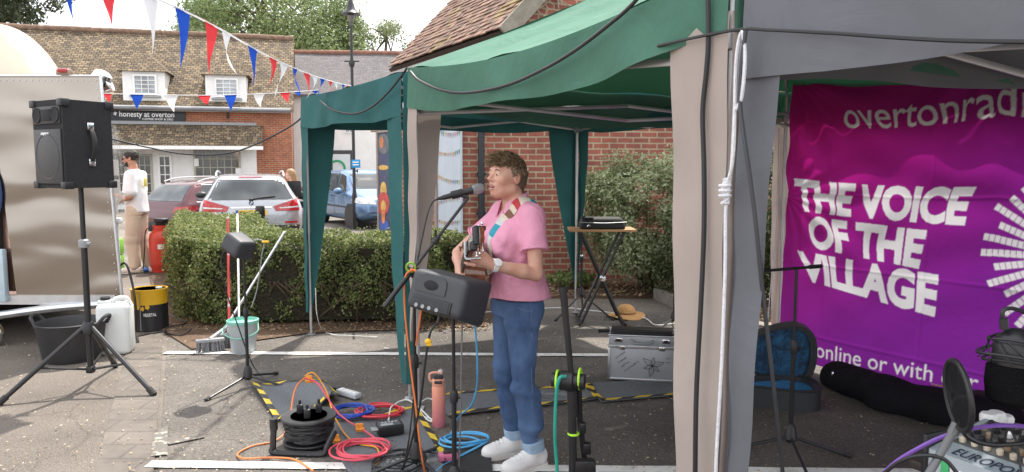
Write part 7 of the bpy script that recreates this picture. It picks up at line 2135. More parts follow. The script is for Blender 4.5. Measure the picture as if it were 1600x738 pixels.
# gas bottle, green machine, blue plug
gb_ = G(247, 428)
gc = thing('gas_cylinder', 'red gas cylinder with a black hood next to the hedge', 'gas cylinder', (gb_.x, gb_.y + .17, gz(gb_.y)))
M_GRED = PM('red cylinder paint', (.52, .045, .025), .4, var=.12, scale=5)
b = MB(); b.lathe([(.15, 0), (.155, .02), (.155, .06), (.175, .10), (.18, .16), (.18, .50), (.165, .57), (.13, .615), (.12, .62), (.12, .70), (.115, .70), (.115, .63), (.0001, .635)], 30); b.build('body', M_GRED, gc)
b = MB(); b.lathe([(.075, .63), (.085, .74), (.10, .75), (.10, .79), (.09, .80), (.0001, .80)], 20); b.build('hood', M_BLACK, gc)
b = MB(); b.grid(lambda u, v: V3(.1815 * math.cos(R(-85) + .45 * u), .1815 * math.sin(R(-85) + .45 * u), .36 + .07 * v), 5, 2); b.build('label', M_WHITEP, gc)
b = MB(); b.tube(catmull([V3(-.11, -.05, .66), V3(-.2, -.07, .62), V3(-.22, -.1, .3), V3(-.25, -.1, .05)], 6), .008, 6); b.build('gas_hose', M_CABLE, gc)
gm = G(197, 421)
mach = thing('pressure_washer', 'bright green machine on a wheel between the trailer and the man', 'machine', (gm.x + .02, gm.y - .35, gz(gm.y)))
M_LIME = PM('lime green plastic', (.25, .58, .06), .4)
b = MB(); b.box((0, 0, .40), (.20, .24, .24), .03); b.box((0.02, 0, .17), (.16, .22, .22), .03); b.build('housing', M_LIME, mach)
b = MB(); b.box((.03, -.123, .42), (.03, .01, .12), .004); b.box((-.03, -.123, .38), (.06, .01, .05), .004); b.build('vents', M_BLACK, mach)
b = MB(); M = Matrix.Translation((-.08, -.10, .13)) @ Matrix.Rotation(PI / 2, 4, 'X'); b.lathe([(.05, -.03), (.13, -.035), (.135, 0), (.13, .035), (.05, .03)], 22, M); b.build('wheel', M_TYRE, mach)
b = MB(); b.tube(catmull([V3(-.1, 0, .5), V3(-.12, -.05, .66), V3(-.02, -.08, .68), V3(.06, -.06, .5)], 6), .014, 6); b.build('handle', M_BLACK, mach)
b = MB(); b.tube(catmull([V3(.1, -.1, .3), V3(.18, -.16, .2), V3(.14, -.2, .05), V3(.3, -.2, .03)], 6), .010, 6); b.build('lance_hose', M_GALV, mach)
bl = G(236, 426)
bpl = thing('power_plug', 'blue round power plug on the ground by the gas cylinder', 'plug', (bl.x, bl.y, gz(bl.y)), R(30))
b = MB(); b.tube([(-.1, 0, .04), (-.03, 0, .05)], .035, 12); b.build('plug_body', PM('blue plug', (.02, .10, .38), .4), bpl)
b = MB(); b.tube([(-.03, 0, .05), (.05, 0, .045)], .045, 14); b.build('collar', M_WHITEP, bpl)
# ------------------------------------------------------------------ bucket, brooms, mop
bk = G(374, 556)
M_BUCK = PM('pale grey bucket plastic', (.42, .45, .46), .45, var=.05)
buc = thing('bucket', 'pale grey plastic bucket with green rim by the brooms', 'bucket', (bk.x, bk.y + .10, 0))
b = MB(); b.lathe([(.0001, .004), (.088, .0), (.095, .01), (.122, .26), (.114, .26), (.088, .02), (.0001, .015)], 32); b.build('pail', M_BUCK, buc)
M_MINT = PM('mint green plastic', (.22, .52, .42), .45)
b = MB(); b.lathe([(.121, .255), (.130, .258), (.130, .282), (.118, .286), (.114, .26)], 32); b.build('rim', M_MINT, buc)
b = MB(); b.tube(catmull([V3(-.128, 0, .255), V3(-.14, -.08, .19), V3(0, -.145, .15), V3(.14, -.08, .19), V3(.128, 0, .255)], 8), .006, 8); b.build('handle', M_MINT, buc)
M_BRIS = PM('grey bristles', (.20, .20, .21), .9, var=.4, scale=160, stretch=(1, 1, .1), bump=.6, bscale=200)
def broom(label, base, top, ang, hm, sz=.30):
    base, top = Vector(base), Vector(top)
    t = thing('broom', label, 'broom', (base.x, base.y, 0))
    d = (top - base).normalized()
    M = Matrix.Translation(V3(0, 0, 0)) @ Matrix.Rotation(ang, 4, 'Z')
    b = MB(); b.box((0, 0, .105), (sz, .05, .03), .012, M=M); b.tube([V3(0, 0, .11), d * .26 + V3(0, 0, 0)], [.02, .014], 8); b.build('head', M_GREYP, t)
    b = MB(); rr = random.Random(int(base.x * 100))
    for i in range(90):
        x = rr.uniform(-sz / 2 + .012, sz / 2 - .012); y = rr.uniform(-.018, .018)
        b.tube([M @ V3(x, y, .095), M @ V3(x * 1.08, y * 2.2 - .02 * rr.random(), .003)], [.006, .004], 4)
    b.build('bristles', M_BRIS, t)
    b = MB(); L = (top - V3(base.x, base.y, 0)).length; b.tube([d * .2, d * L], .0125, 10); b.ell(d * L, (.014, .014, .014)); b.build('handle', hm, t)
    return t
pA = G(326, 553); 
broom('broom with a grey handle leaning far right across the hedge', (pA.x, pA.y + .04, 0), P(444, 364, 7.0), R(25), M_ALU, .23)
pB = G(349, 545)
broom('broom with a red and grey handle standing upright against the hedge', (pB.x + .03, pB.y + .06, 0), P(356, 341, 7.0), R(10), PM('red painted handle', (.45, .04, .04), .4, col2=(.5, .5, .5), scale=1.2, stretch=(.2, .2, 2.2), lo=.49, hi=.51), .20)
b = MB(); b.tube([P(374, 520, bk.y + .12), P(371, 335, 7.05)], .011, 10); tag(b.build('mop_handle', M_ALU), 'plain metal mop handle standing in the grey bucket', 'mop')
# ------------------------------------------------------------------ monitor speakers on mic stands
M_MONI = PM('dark grey speaker plastic', (.042, .045, .051), .5, var=.1, bump=.12, bscale=220)
def small_stand(name, label, foot, hubz, topz, feet, cat='stand', r=.0095):
    t = thing(name, label, cat, (foot.x, foot.y, 0))
    b = MB(); b.tube([(0, 0, hubz), (0, 0, topz * .58)], r * 1.25, 10); b.tube([(0, 0, topz * .55), (0, 0, topz)], r * .85, 10); b.build('pole', M_BLACKM, t)
    b = MB(); b.lathe([(.022, hubz - .03), (.036, hubz - .01), (.026, hubz + .05), (.014, hubz + .07)], 12); b.build('hub', M_BLACK, t)
    b = MB(); b.lathe([(r * 1.9, topz * .55), (r * 2.1, topz * .56), (r * 2.1, topz * .60), (r * 1.3, topz * .62)], 10); b.tube([(0, 0, topz * .575), (.035, 0, topz * .575)], .007, 6); b.build('height_clutch', M_BLACK, t)
    for f in feet:
        q = Vector(f) - V3(foot.x, foot.y, 0); q.z = .012
        b = MB(); b.tube([(0, 0, hubz), q], .0085, 8); lg = b.build('leg', M_BLACKM, t)
        b = MB(); d = (q - V3(0, 0, hubz)).normalized(); b.tube([q - d * .03, q + d * .006], .013, 8); b.build('rubber_foot', M_RUBBER, lg)
    return t
s2 = G(388, 606)
small_stand('monitor_stand', 'black tripod stand holding the small speaker by the brooms', s2, .09, P(381, 404, s2.y).z, [G(322, 628), G(446, 607), s2 + V3(.10, .32, 0)])
def wedge(name, label, loc, rot, w, h, d):
    """personal monitor: rounded box with recessed handle and back panel; back of box faces local -y"""
    t = thing(name, label, 'speaker', loc); t.rotation_euler = rot
    bm = bmesh.new(); bmesh.ops.create_cube(bm, size=1)
    for q in bm.verts:
        k = 1.0 if q.co.y > 0 else .80
        q.co = V3(q.co.x * w * (1.0 if q.co.y > 0 else .9), q.co.y * d, q.co.z * h * k)
    bmesh.ops.bevel(bm, geom=bm.edges[:], offset=.032, segments=4, profile=.6, affect='EDGES')
    b = MB(); b.addbm(bm); cab = b.build('cabinet', M_MONI, t)
    b = MB(); b.box((0, d / 2 + .002, 0), (w * .86, .008, h * .84), .003); b.build('grille', M_GRILLE, t)
    return t, cab
z0 = P(372, 384, s2.y)
t2, cab2 = wedge('monitor_speaker', 'small black monitor speaker tilted on its stand by the brooms', (z0.x, z0.y, z0.z), (R(-10), R(24), R(-32)), .19, .155, .15)
s3 = G(711, 760); s3 = V3(P(709, 600, 3.32).x, 3.32, 0)
small_stand('monitor_stand', 'black stand under the speaker turned towards the singer', s3, .10, P(708, 500, 3.32).z, [s3 + V3(-.26, -.14, 0), s3 + V3(.27, -.1, 0), s3 + V3(.02, .30, 0)])
z0 = P(700, 462, 3.34)
t3, cab3 = wedge('monitor_speaker', 'black monitor speaker in front of the singer showing its back and handle', (z0.x, z0.y, z0.z), (R(-14), R(8), R(-28)), .325, .22, .22)
D3 = .22
# back details (local -y side)
b = MB(); b.prism([(-.11, .035), (-.10, .062), (-.07, .078), (.02, .078), (.045, .06), (.05, .035), (.05, -.005), (-.11, -.005)], -.0, .004, M=mat4((-.0, -D3 / 2 - .001, .0), Matrix(((1, 0, 0), (0, 0, -1), (0, 1, 0))))); b.build('handle_surround', M_MONI, t3)
b = MB(); b.ell((-.03, -D3 / 2 + .006, .030), (.055, .016, .032)); hr = b.build('handle_recess', M_DARK, t3)
b = MB(); b.box((-.01, -D3 / 2 - .003, -.052), (.21, .006, .055), .002); bk_ = b.build('connector_panel', M_BLACK, t3)
for i in range(7):
    b = MB(); b.box((-.01, -D3 / 2 - .008, -.031 - .007 * i), (.19, .003, .003)); b.build('vent_slat', M_MONI, bk_)
for x in (-.08, -.045, -.01, .03):
    b = MB(); b.lathe([(.009, 0), (.009, .006), (.0001, .006)], 12, mat4((x, -D3 / 2 - .005, -.070), frame_from((0, -1, 0)))); b.build('socket', M_GREYP, bk_)
b = MB(); b.ell((.105, -D3 / 2 + .012, .035), (.008, .012, .022)); b.build('thumb_slot', M_DARK, t3)
pz = P(684, 500, 3.2)
cable('cable', 'black mains cable with yellow tag hanging from the singer monitor', 'cable', [P(686, 494, 3.22), P(683, 505, 3.2), P(676, 512, 3.18), P(670, 530, 3.18), P(664, 570, 3.2), P(655, 640, 3.3), P(640, 700, 3.4), G(628, 740) + V3(0, 0, .012)], .0055, M_CABLE)
b = MB(); q = P(669, 534, 3.17); b.ell(q, (.016, .012, .014)); b.box(tuple(q + V3(.004, -.004, -.012)), (.022, .01, .014), .003); tag(b.build('cable_tag', M_YEL), 'yellow tag clipped on the cable under the monitor', 'tag')
cable('cable', 'grey cable running straight down beside the monitor stand', 'cable', [P(722, 508, 3.25), P(721, 560, 3.27), P(720, 640, 3.3), P(718, 700, 3.32), P(716, 760, 3.33)], .004, PM('grey cable', (.16, .15, .15), .6))
cable('cable', 'grey cable hanging from the small speaker by the brooms', 'cable', [P(398, 374, s2.y), P(412, 378, s2.y), P(409, 400, s2.y), P(402, 450, s2.y + .05), P(393, 480, s2.y + .05)], .004, M_GREYP)
b = MB(); q = P(415, 378, s2.y - .02); b.box(tuple(q), (.05, .02, .014), .004); tag(b.build('cable_tag', M_YEL), 'yellow tag on the cable of the small speaker', 'tag')
cable('cable', 'black cable draped from the small speaker down to the floor mat', 'cable', [P(350, 393, s2.y), P(346, 408, s2.y), P(352, 450, s2.y + .02), P(372, 510, s2.y + .1), P(395, 570, s2.y + .25), G(418, 598) + V3(0, 0, .012), G(440, 598) + V3(0, 0, .012), G(464, 600) + V3(0, 0, .012), G(452, 606) + V3(0, 0, .012)], .0045, M_CABLE)
# ------------------------------------------------------------------ singer's microphone stand
ms = V3(P(650, 690, 3.62).x, 3.62, 0)
mst = small_stand('microphone_stand', 'black boom microphone stand in front of the singer', ms, .10, P(648, 436, 3.62).z, [ms + V3(-.3, -.12, 0), ms + V3(.22, -.25, 0), ms + V3(.08, .32, 0)])
loc = mst.location
b = MB(); p0, p1 = P(600, 480, 3.50), P(732, 309, 3.76); q0, q1 = p0 - loc, p1 - loc
b.tube([q0, q1], .0085, 10); b.tube([q0, q0.lerp(q1, .28)], .0125, 10); bm_ = b.build('boom', M_BLACKM, mst)
b = MB(); c = P(649, 427, 3.61) - loc; b.lathe([(.028, -.02), (.03, 0), (.028, .02)], 14, mat4(c, frame_from((.3, -1, 0)))); b.tube([c + V3(-.03, -.02, .03), c + V3(.03, -.02, -.03)], .008, 6); b.build('boom_clamp', M_BLACK, mst)
b = MB(); c = q0.lerp(q1, .60); b.tube([q0.lerp(q1, .57), q0.lerp(q1, .63)], .015, 10); b.tube([c, c + V3(.0, -.01, .05)], .006, 6); b.build('boom_clutch', M_BLACK, bm_)
mc0, mc1 = P(684, 311, 3.72), P(752, 294, 3.80)
mic = thing('microphone', 'handheld vocal microphone with silver mesh head in front of the singer', 'microphone', mc0)
d = (mc1 - mc0); L = d.length; MM_ = mat4((0, 0, 0), frame_from(d))
b = MB(); b.lathe([(.008, 0), (.010, .02), (.0125, .03), (.0135, .06), (.0185, L - .055), (.021, L - .05)], 20, MM_); b.build('handle', M_BLACK, mic)
M_MESH = PM('silver wire mesh', (.40, .41, .43), .4, .8, var=.3, scale=400, bump=1.0, bscale=500)
b = MB(); b.lathe([(.021, L - .050), (.0245, L - .045), (.0265, L - .022), (.0268, L - .018), (.0250, L + .000), (.018, L + .012), (.0001, L + .017)], 22, MM_); b.build('mesh_head', M_MESH, mic)
b = MB(); b.tube([MM_ @ V3(0, 0, .075), MM_ @ V3(0, 0, .135)], .021, 12); b.tube([MM_ @ V3(0, 0, .105), p1 - mc0], .010, 8); b.build('clip', M_BLACK, mic)
cable('cable', 'black microphone cable hanging along the boom', 'cable', [mc0 + d * .03, P(676, 316, 3.70), P(668, 335, 3.68), P(660, 370, 3.66), P(652, 410, 3.64), P(648, 436, 3.60), P(646, 520, 3.58), P(647, 600, 3.57), P(640, 680, 3.55), G(630, 735) + V3(0, 0, .01)], .0042, M_CABLE)
M_ORANGE = PM('orange cable', (.80, .21, .05), .5, var=.06)
cable('cable', 'orange cable looped round the microphone stand', 'cable', [P(655, 425, 3.58), P(640, 424, 3.56), P(632, 440, 3.56), P(633, 490, 3.56), P(640, 560, 3.56), P(645, 600, 3.56), P(650, 640, 3.55), P(657, 700, 3.54), G(664, 745) + V3(0, 0, .012)], .0048, M_ORANGE)
cable('cable', 'orange cable loop tied at the clamp of the microphone stand', 'cable', [P(641, 421, 3.57), P(650, 424, 3.55), P(657, 440, 3.56), P(659, 470, 3.57), P(656, 500, 3.58), P(653, 520, 3.59), P(650, 540, 3.60)], .0048, M_ORANGE)
b = MB(); q = P(642, 418, 3.57); b.tube([q + V3(.022 * math.cos(a), 0, .022 * math.sin(a)) for a in np.linspace(0, 2 * PI, 15)[:-1]], .006, 6, closed=True); tag(b.build('velcro_tie', PM('green tie', (.22, .42, .04), .6)), 'green tie round the cables on the microphone stand', 'cable tie')
# ------------------------------------------------------------------ floor mats with hazard edging
M_MAT = PM('grey ribbed carpet mat', (.12, .13, .14), .95, col2=(.20, .215, .23), scale=120, bump=.7, bscale=260)
M_TAPEY = PM('yellow hazard tape', (.72, .50, .03), .55, var=.1); M_TAPEB = PM('black hazard tape', (.02, .02, .02), .55)
def floor_mat(label, quad, tapes, lift=None, z=.016, n=26, tw=.036):
    """quad corners (world) a b c d; tapes: list of edges 0..3"""
    a, b_, c, d = [Vector(q) for q in quad]
    t = thing('floor_mat', label, 'mat', ((a + c) / 2)[:2] + (0,), group=None)
    def pt(u, v, dz=0):
        p = a * (1 - u) * (1 - v) + b_ * u * (1 - v) + c * u * v + d * (1 - u) * v
        return V3(p.x, p.y, z + dz + (lift(u, v) if lift else 0))
    b = MB(); b.grid(lambda u, v: pt(u, v), n, n); b.build('carpet', M_MAT, t, world=True, ang=80, solid=.006)
    for e in tapes:
        L = ((b_ - a), (c - b_), (d - c), (a - d))[e].length
        W = ((d - a).length + (c - b_).length) / 2 if e in (0, 2) else ((b_ - a).length + (c - d).length) / 2
        w = tw / W; k = max(2, int(L / .21)); m = MB()
        for i in range(k * 4):
            s0, s1 = i / (k * 4), (i + 1) / (k * 4); sk = .25 / k
            mi = 0 if (i % 4) in (0, 1) else 1
            cs = []
            for (s, q) in ((s0, 0), (s1, 0), (s1 + sk, w), (s0 + sk, w)):
                s = min(1, s)
                u, v = ((s, q), (1 - q, s), (1 - s, 1 - q), (q, 1 - s))[e]; cs.append(pt(u, v, .0065))
            m.quad(*cs, mi=mi)
        m.build('hazard_tape', [M_TAPEY, M_TAPEB], t, world=True, smooth=False)
    return t
floor_mat('rumpled grey mat with yellow and black edging behind the cable reel', [G(432, 662), G(530, 630), G(505, 603), G(393, 604)], (0, 1, 2, 3), lift=lambda u, v: .07 * math.exp(-((u - .85) / .16) ** 2) * (1 - abs(v - .4)) + .02 * math.sin(5 * u + 2 * v) ** 2)
floor_mat('grey mat with hazard edging under the red cable coils', [G(560, 770), G(730, 770), G(652, 640), G(500, 665)], (1, 2), lift=lambda u, v: .004 * math.sin(9 * u))
floor_mat('long grey mat strip with hazard edging behind the singer', [G(700, 655), G(935, 627), G(925, 604), G(676, 622)], (0, 1, 2), lift=lambda u, v: .005 * (1 + math.sin(6 * u)))
floor_mat('grey mat with hazard edging under the silver flight case', [G(940, 632), G(1170, 612), G(1170, 588), G(906, 604)], (0, 3), lift=lambda u, v: .003)
b = MB(); q = [G(*p) for p in ((700, 690), (765, 700), (770, 745), (690, 745))]; b.add([(p.x, p.y, .02) for p in q] + [(p.x, p.y, .026) for p in q], [(3, 2, 1, 0), (4, 5, 6, 7), (0, 1, 5, 4), (1, 2, 6, 5), (2, 3, 7, 6), (3, 0, 4, 7)])
tag(b.build('floor_mat', M_RUBBER), 'small black mat at the feet of the singer', 'mat')
# ------------------------------------------------------------------ cable reel
rl = G(480, 700)
reel = thing('cable_reel', 'black extension reel lying with plugs in its top plate', 'cable reel', (rl.x, rl.y + .05, 0), R(8))
b = MB(); b.lathe([(.09, .03), (.09, .15)], 24); b.lathe([(.0001, .155), (.125, .15), (.15, .155), (.155, .165), (.15, .172), (.13, .168), (.0001, .172)], 36); b.lathe([(.0001, .02), (.14, .02), (.145, .03), (.14, .035)], 30); b.build('drum', M_BLACK, reel)
b = MB(); b.lathe([(.0001, .1735), (.10, .1735)], 30); fc = b.build('socket_plate', PM('grey reel face', (.06, .065, .07), .4), reel)
for i, a in enumerate((30, 150, 270)):
    b = MB(); x, y = .06 * math.cos(R(a)), .06 * math.sin(R(a)); b.box((x, y, .20), (.035, .035, .055), .008); b.cyl((x, y, .22), (x, y, .25), .008, n=8); b.build('plug', M_BLACK, reel)
rr = random.Random(3); b = MB()
pts = []
for i in range(170):
    a = i * .33; pts.append(V3((.105 + .028 * rr.random()) * math.cos(a), (.105 + .028 * rr.random()) * math.sin(a), .045 + .10 * i / 170))
b.tube(catmull(pts, 2), .010, 7); b.build('wound_cable', M_CABLE, reel)
b = MB(); b.tube(catmull([V3(-.17, -.12, .15), V3(-.175, -.13, .05), V3(-.165, -.14, .018), V3(.02, -.19, .018), V3(.10, -.20, .02), V3(.12, -.19, .06), V3(.15, -.12, .11)], 8), .017, 8); b.tube([(-.17, -.12, .14), (-.17, -.12, .20)], .022, 10); b.build('carry_frame', M_BLACK, reel)
# ------------------------------------------------------------------ coils
def coil(name, label, cpx, rx, ry, n, r, m, seed, jitter=.12, tail=None, z0=.03, rise=.02):
    rr = random.Random(seed); c = G(*cpx); pts = []
    for i in range(n * 12):
        a = i * 2 * PI / 12
        if i % 12 == 0: ox, oy, sx, sy = rr.uniform(-jitter, jitter) * rx, rr.uniform(-jitter, jitter) * ry, rr.uniform(1 - jitter * 1.8, 1 + jitter), rr.uniform(1 - jitter * 1.8, 1 + jitter)
        pts.append(V3(c.x + ox + rx * sx * math.cos(a), c.y + oy + ry * sy * math.sin(a), z0 + rise * rr.random() + rise * (i // 12) / n))
    for i in range(2, len(pts) - 2): pts[i] = (pts[i - 1] + pts[i] * 2 + pts[i + 1]) / 4
    if tail: pts += [Vector(q) for q in tail]
    return cable(name, label, 'cable', pts, r, m, n=3)
M_REDC = PM('red cable', (.62, .035, .055), .4, var=.05); M_BLUEC = PM('blue cable', (.012, .055, .36), .4); M_SKYC = PM('light blue cable', (.10, .42, .74), .45); M_WHC = PM('white cable', (.72, .72, .70), .5)
coil('cable_coil', 'coil of dark blue cable on the rumpled mat', (550, 654), .135, .13, 9, .0065, M_BLUEC, 1, .12)
coil('cable_coil', 'coil of red cable lying beside the blue coil', (592, 652), .15, .13, 6, .0055, M_REDC, 2, .16, z0=.022)
coil('cable_coil', 'loose pinkish red cable coil at the front by the white line', (566, 716), .15, .12, 6, .0055, PM('pinkish red cable', (.70, .08, .12), .4), 3, .2, tail=[G(575, 690) + V3(0, 0, .05), G(530, 665) + V3(0, 0, .07), G(500, 650) + V3(0, 0, .2), G(478, 650) + V3(0, 0, .24)])
coil('cable_coil', 'light blue cable coil on the ground by the shoes of the singer', (722, 700), .14, .10, 3, .006, M_SKYC, 4, .2, tail=[G(690, 735) + V3(0, 0, .02), G(670, 760) + V3(0, 0, .02)])
coil('cable_coil', 'tangle of thin black cables around the microphone stand foot', (632, 738), .17, .14, 7, .004, M_CABLE, 5, .35)
cable('cable', 'light blue cable running from the guitar down to the floor', 'cable', [P(740, 490, 3.6), P(744, 530, 3.66), P(746, 580, 3.72), P(744, 610, 3.8), P(735, 635, 3.9), G(716, 665) + V3(0, 0, .05), G(706, 680) + V3(0, 0, .02), G(700, 700) + V3(0, 0, .02)], .005, M_SKYC)
cable('cable', 'orange cable snaking left from the reel over the white line', 'cable', [G(478, 648) + V3(0, 0, .24), G(462, 660) + V3(0, 0, .2), G(450, 680) + V3(0, 0, .05), G(430, 692) + V3(0, 0, .012), G(395, 700) + V3(0, 0, .012), G(372, 712) + V3(0, 0, .012), G(380, 722) + V3(0, 0, .02), G(420, 721) + V3(0, 0, .02), G(460, 724) + V3(0, 0, .02), G(490, 742) + V3(0, 0, .02)], .0048, M_ORANGE)
cable('cable', 'orange cable arching from the reel over to the front', 'cable', [G(478, 648) + V3(0, 0, .25), G(492, 646) + V3(0, 0, .26), G(510, 648) + V3(0, 0, .16), G(522, 668) + V3(0, 0, .08), G(540, 690) + V3(0, 0, .04), G(560, 702) + V3(0, 0, .03), G(588, 708) + V3(0, 0, .03), G(592, 725) + V3(0, 0, .02), G(580, 742) + V3(0, 0, .02)], .0048, PM('amber cable', (.80, .36, .04), .5))
for k, (px, py, lb) in enumerate(((484, 640, 'orange tape flag on the cable above the reel'), (524, 702, 'orange tape flag beside the reel on the amber cable'), (562, 684, 'orange tape flag between the two red coils'))):
    q = G(px, py); b = MB(); b.box((q.x, q.y, .06 if k else .2), (.045, .012, .05), .004, M=None); b.tube([(q.x - .02, q.y, .05 if k else .19), (q.x + .03, q.y, .05 if k else .19)], .012, 6); tag(b.build('tape_flag', PM('orange tape', (.80, .28, .03), .6)), lb, 'tape')
cable('cable', 'white cable looping between the black box and the bottle', 'cable', [G(607, 668) + V3(0, 0, .04), G(612, 650) + V3(0, 0, .06), G(625, 640) + V3(0, 0, .02), G(640, 645) + V3(0, 0, .015), G(655, 652) + V3(0, 0, .015), G(672, 658) + V3(0, 0, .015), G(690, 662) + V3(0, 0, .015)], .005, M_WHC)
cable('cable', 'white cable tangle behind the pink bottle', 'cable', [G(615, 648) + V3(0, 0, .015), G(618, 636) + V3(0, 0, .02), G(635, 632) + V3(0, 0, .03), G(650, 640) + V3(0, 0, .03), G(668, 655) + V3(0, 0, .02), G(676, 664) + V3(0, 0, .02), G(664, 658) + V3(0, 0, .02), G(655, 640) + V3(0, 0, .02), G(668, 630) + V3(0, 0, .03), G(690, 634) + V3(0, 0, .015)], .005, M_WHC)
cable('cable', 'thin white cable on the tarmac in front of the hedge', 'cable', [P(493, 450, 6.7), P(495, 490, 6.7), G(503, 518) + V3(0, 0, .02), G(520, 526) + V3(0, 0, .02), G(550, 528) + V3(0, 0, .02), G(590, 530) + V3(0, 0, .02)], .004, M_WHC)
cable('cable', 'white cable along the kerb behind the hat', 'cable', [G(700, 486) + V3(0, 0, .02), G(730, 492) + V3(0, 0, .02), G(870, 484) + V3(0, 0, .02), G(920, 488) + V3(0, 0, .02), G(1000, 498) + V3(0, 0, .02), G(1025, 511) + V3(0, 0, .02), G(1062, 508) + V3(0, 0, .02), G(1090, 516) + V3(0, 0, .02)], .006, M_WHC)
# black boxes
q = G(608, 686)
di = thing('stage_box', 'small black metal box with white lettering on the front mat', 'box', (q.x, q.y + .03, .024), R(22))
b = MB(); b.box((0, 0, .03), (.145, .10, .055), .004); b.build('case', M_BLACKM, di)
b = MB(); b.box((0, 0, .0585), (.12, .08, .002)); fp = b.build('face_plate', PM('dark face plate', (.04, .05, .06), .4), di)
b = MB()
for i in range(5): b.box((-.04 + .02 * i, .02, .0602), (.012, .006, .001)); 
for i in range(3): b.box((-.02, -.005 - .012 * i, .0602), (.07, .003, .001))
b.build('print', M_LETTER, fp)
b = MB(); b.cyl((-.11, -.01, .03), (-.072, -.01, .03), .010, n=10); b.cyl((-.11, .02, .03), (-.072, .02, .03), .010, n=10); b.build('jack_plug', M_GALV, di)
q = G(545, 622)
pst = thing('power_strip', 'pale grey power strip lying behind the blue coil', 'power strip', (q.x, q.y, .01), R(-38))
b = MB(); b.box((0, 0, .022), (.20, .062, .036), .008); b.build('casing', PM('pale grey plastic', (.50, .52, .55), .45), pst)
for i in range(4):
    b = MB(); b.box((-.07 + .046 * i, 0, .041), (.036, .040, .003), .001); b.build('socket', M_WHITEP, pst)
b = MB(); b.box((-.115, 0, .025), (.05, .05, .045), .01); b.tube(catmull([V3(-.14, 0, .025), V3(-.22, -.03, .01), V3(-.3, -.02, .008)], 6), .005, 6); b.build('plug', M_BLACK, pst)
q = G(700, 726)
pk = thing('guitar_tuner', 'small pink lidded gadget on the ground by the monitor stand', 'gadget', (q.x, q.y, .026), R(15))
b = MB(); b.box((0, 0, .02), (.10, .06, .035), .008); b.build('case', PM('pink plastic', (.62, .16, .28), .4), pk)
b = MB(); b.box((0, .0, .042), (.05, .03, .012), .004); b.build('buttons', M_BLACK, pk)
# bottles
q = G(685, 670)
bt_ = thing('water_bottle', 'frosted orange to pink sports bottle with black spout', 'bottle', (q.x, q.y + .03, 0))
m, nt, bs_, out = new_mat('orange to pink frosted plastic'); tc = node(nt, 'ShaderNodeTexCoord'); sx = node(nt, 'ShaderNodeSeparateXYZ'); nt.links.new(tc.outputs['Object'], sx.inputs['Vector']); mr = node(nt, 'ShaderNodeMapRange'); mr.inputs['From Max'].default_value = .26; nt.links.new(sx.outputs['Z'], mr.inputs['Value']); cr = node(nt, 'ShaderNodeValToRGB'); cr.color_ramp.elements[0].color = (.62, .20, .26, 1); cr.color_ramp.elements[1].color = (.80, .33, .20, 1); nt.links.new(mr.outputs['Result'], cr.inputs['Fac']); nt.links.new(cr.outputs['Color'], bs_.inputs['Base Color']); bs_.inputs['Roughness'].default_value = .45
b = MB(); b.lathe([(.0001, 0), (.036, .0), (.040, .006), (.040, .245), (.036, .256), (.032, .258)], 26); b.build('body', m, bt_)
M_PEACH = PM('peach plastic', (.78, .36, .26), .4)
b = MB(); b.lathe([(.038, .258), (.039, .262), (.039, .290), (.034, .296), (.0001, .297)], 24); cp = b.build('cap', M_PEACH, bt_)
b = MB(); b.box((0, 0, .305), (.058, .03, .022), .008); b.tube([(-.02, -.036, .285), (.025, -.036, .285)], .010, 6); b.build('spout', M_BLACK, cp)
b = MB(); b.tube(catmull([V3(-.036, 0, .28), V3(-.052, 0, .29), V3(-.05, 0, .325), V3(-.02, 0, .335), V3(.02, 0, .33)], 6), .007, 7); b.build('carry_loop', M_PEACH, cp)
q = G(688, 632)
cb = thing('plastic_bottle', 'clear plastic water bottle standing behind the pink bottle', 'bottle', (q.x, q.y + .02, 0))
m, nt, bs_, out = new_mat('clear plastic'); bs_.inputs['Base Color'].default_value = (.86, .90, .93, 1); bs_.inputs['Roughness'].default_value = .08; bs_.inputs['Transmission Weight'].default_value = .92; bs_.inputs['IOR'].default_value = 1.12
tc = node(nt, 'ShaderNodeTexCoord'); nz = node(nt, 'ShaderNodeTexNoise', Scale=30.0); nt.links.new(tc.outputs['Object'], nz.inputs['Vector']); bp = node(nt, 'ShaderNodeBump', Strength=.3, Distance=.005); nt.links.new(nz.outputs['Fac'], bp.inputs['Height']); nt.links.new(bp.outputs['Normal'], bs_.inputs['Normal'])
b = MB(); b.lathe([(.0001, .006), (.028, .0), (.033, .012), (.033, .06), (.030, .066), (.033, .072), (.033, .12), (.030, .126), (.033, .132), (.033, .155), (.022, .185), (.0125, .198), (.0125, .206)], 24); b.build('bottle', m, cb)
b = MB(); b.lathe([(.015, .204), (.0155, .222), (.014, .225), (.0001, .225)], 16); b.build('cap', M_WHITEP, cb)
b = MB(); b.lathe([(.0335, .075), (.0335, .118)], 24); b.build('label', PM('blue label', (.1, .4, .75), .4), cb)
b = MB(); q = G(604, 547); b.box((q.x, q.y, .016), (.04, .025, .004), .001, M=None); tag(b.build('paper_scrap', M_WHITEP), 'scrap of white paper lying on the tarmac near the back line', 'litter')
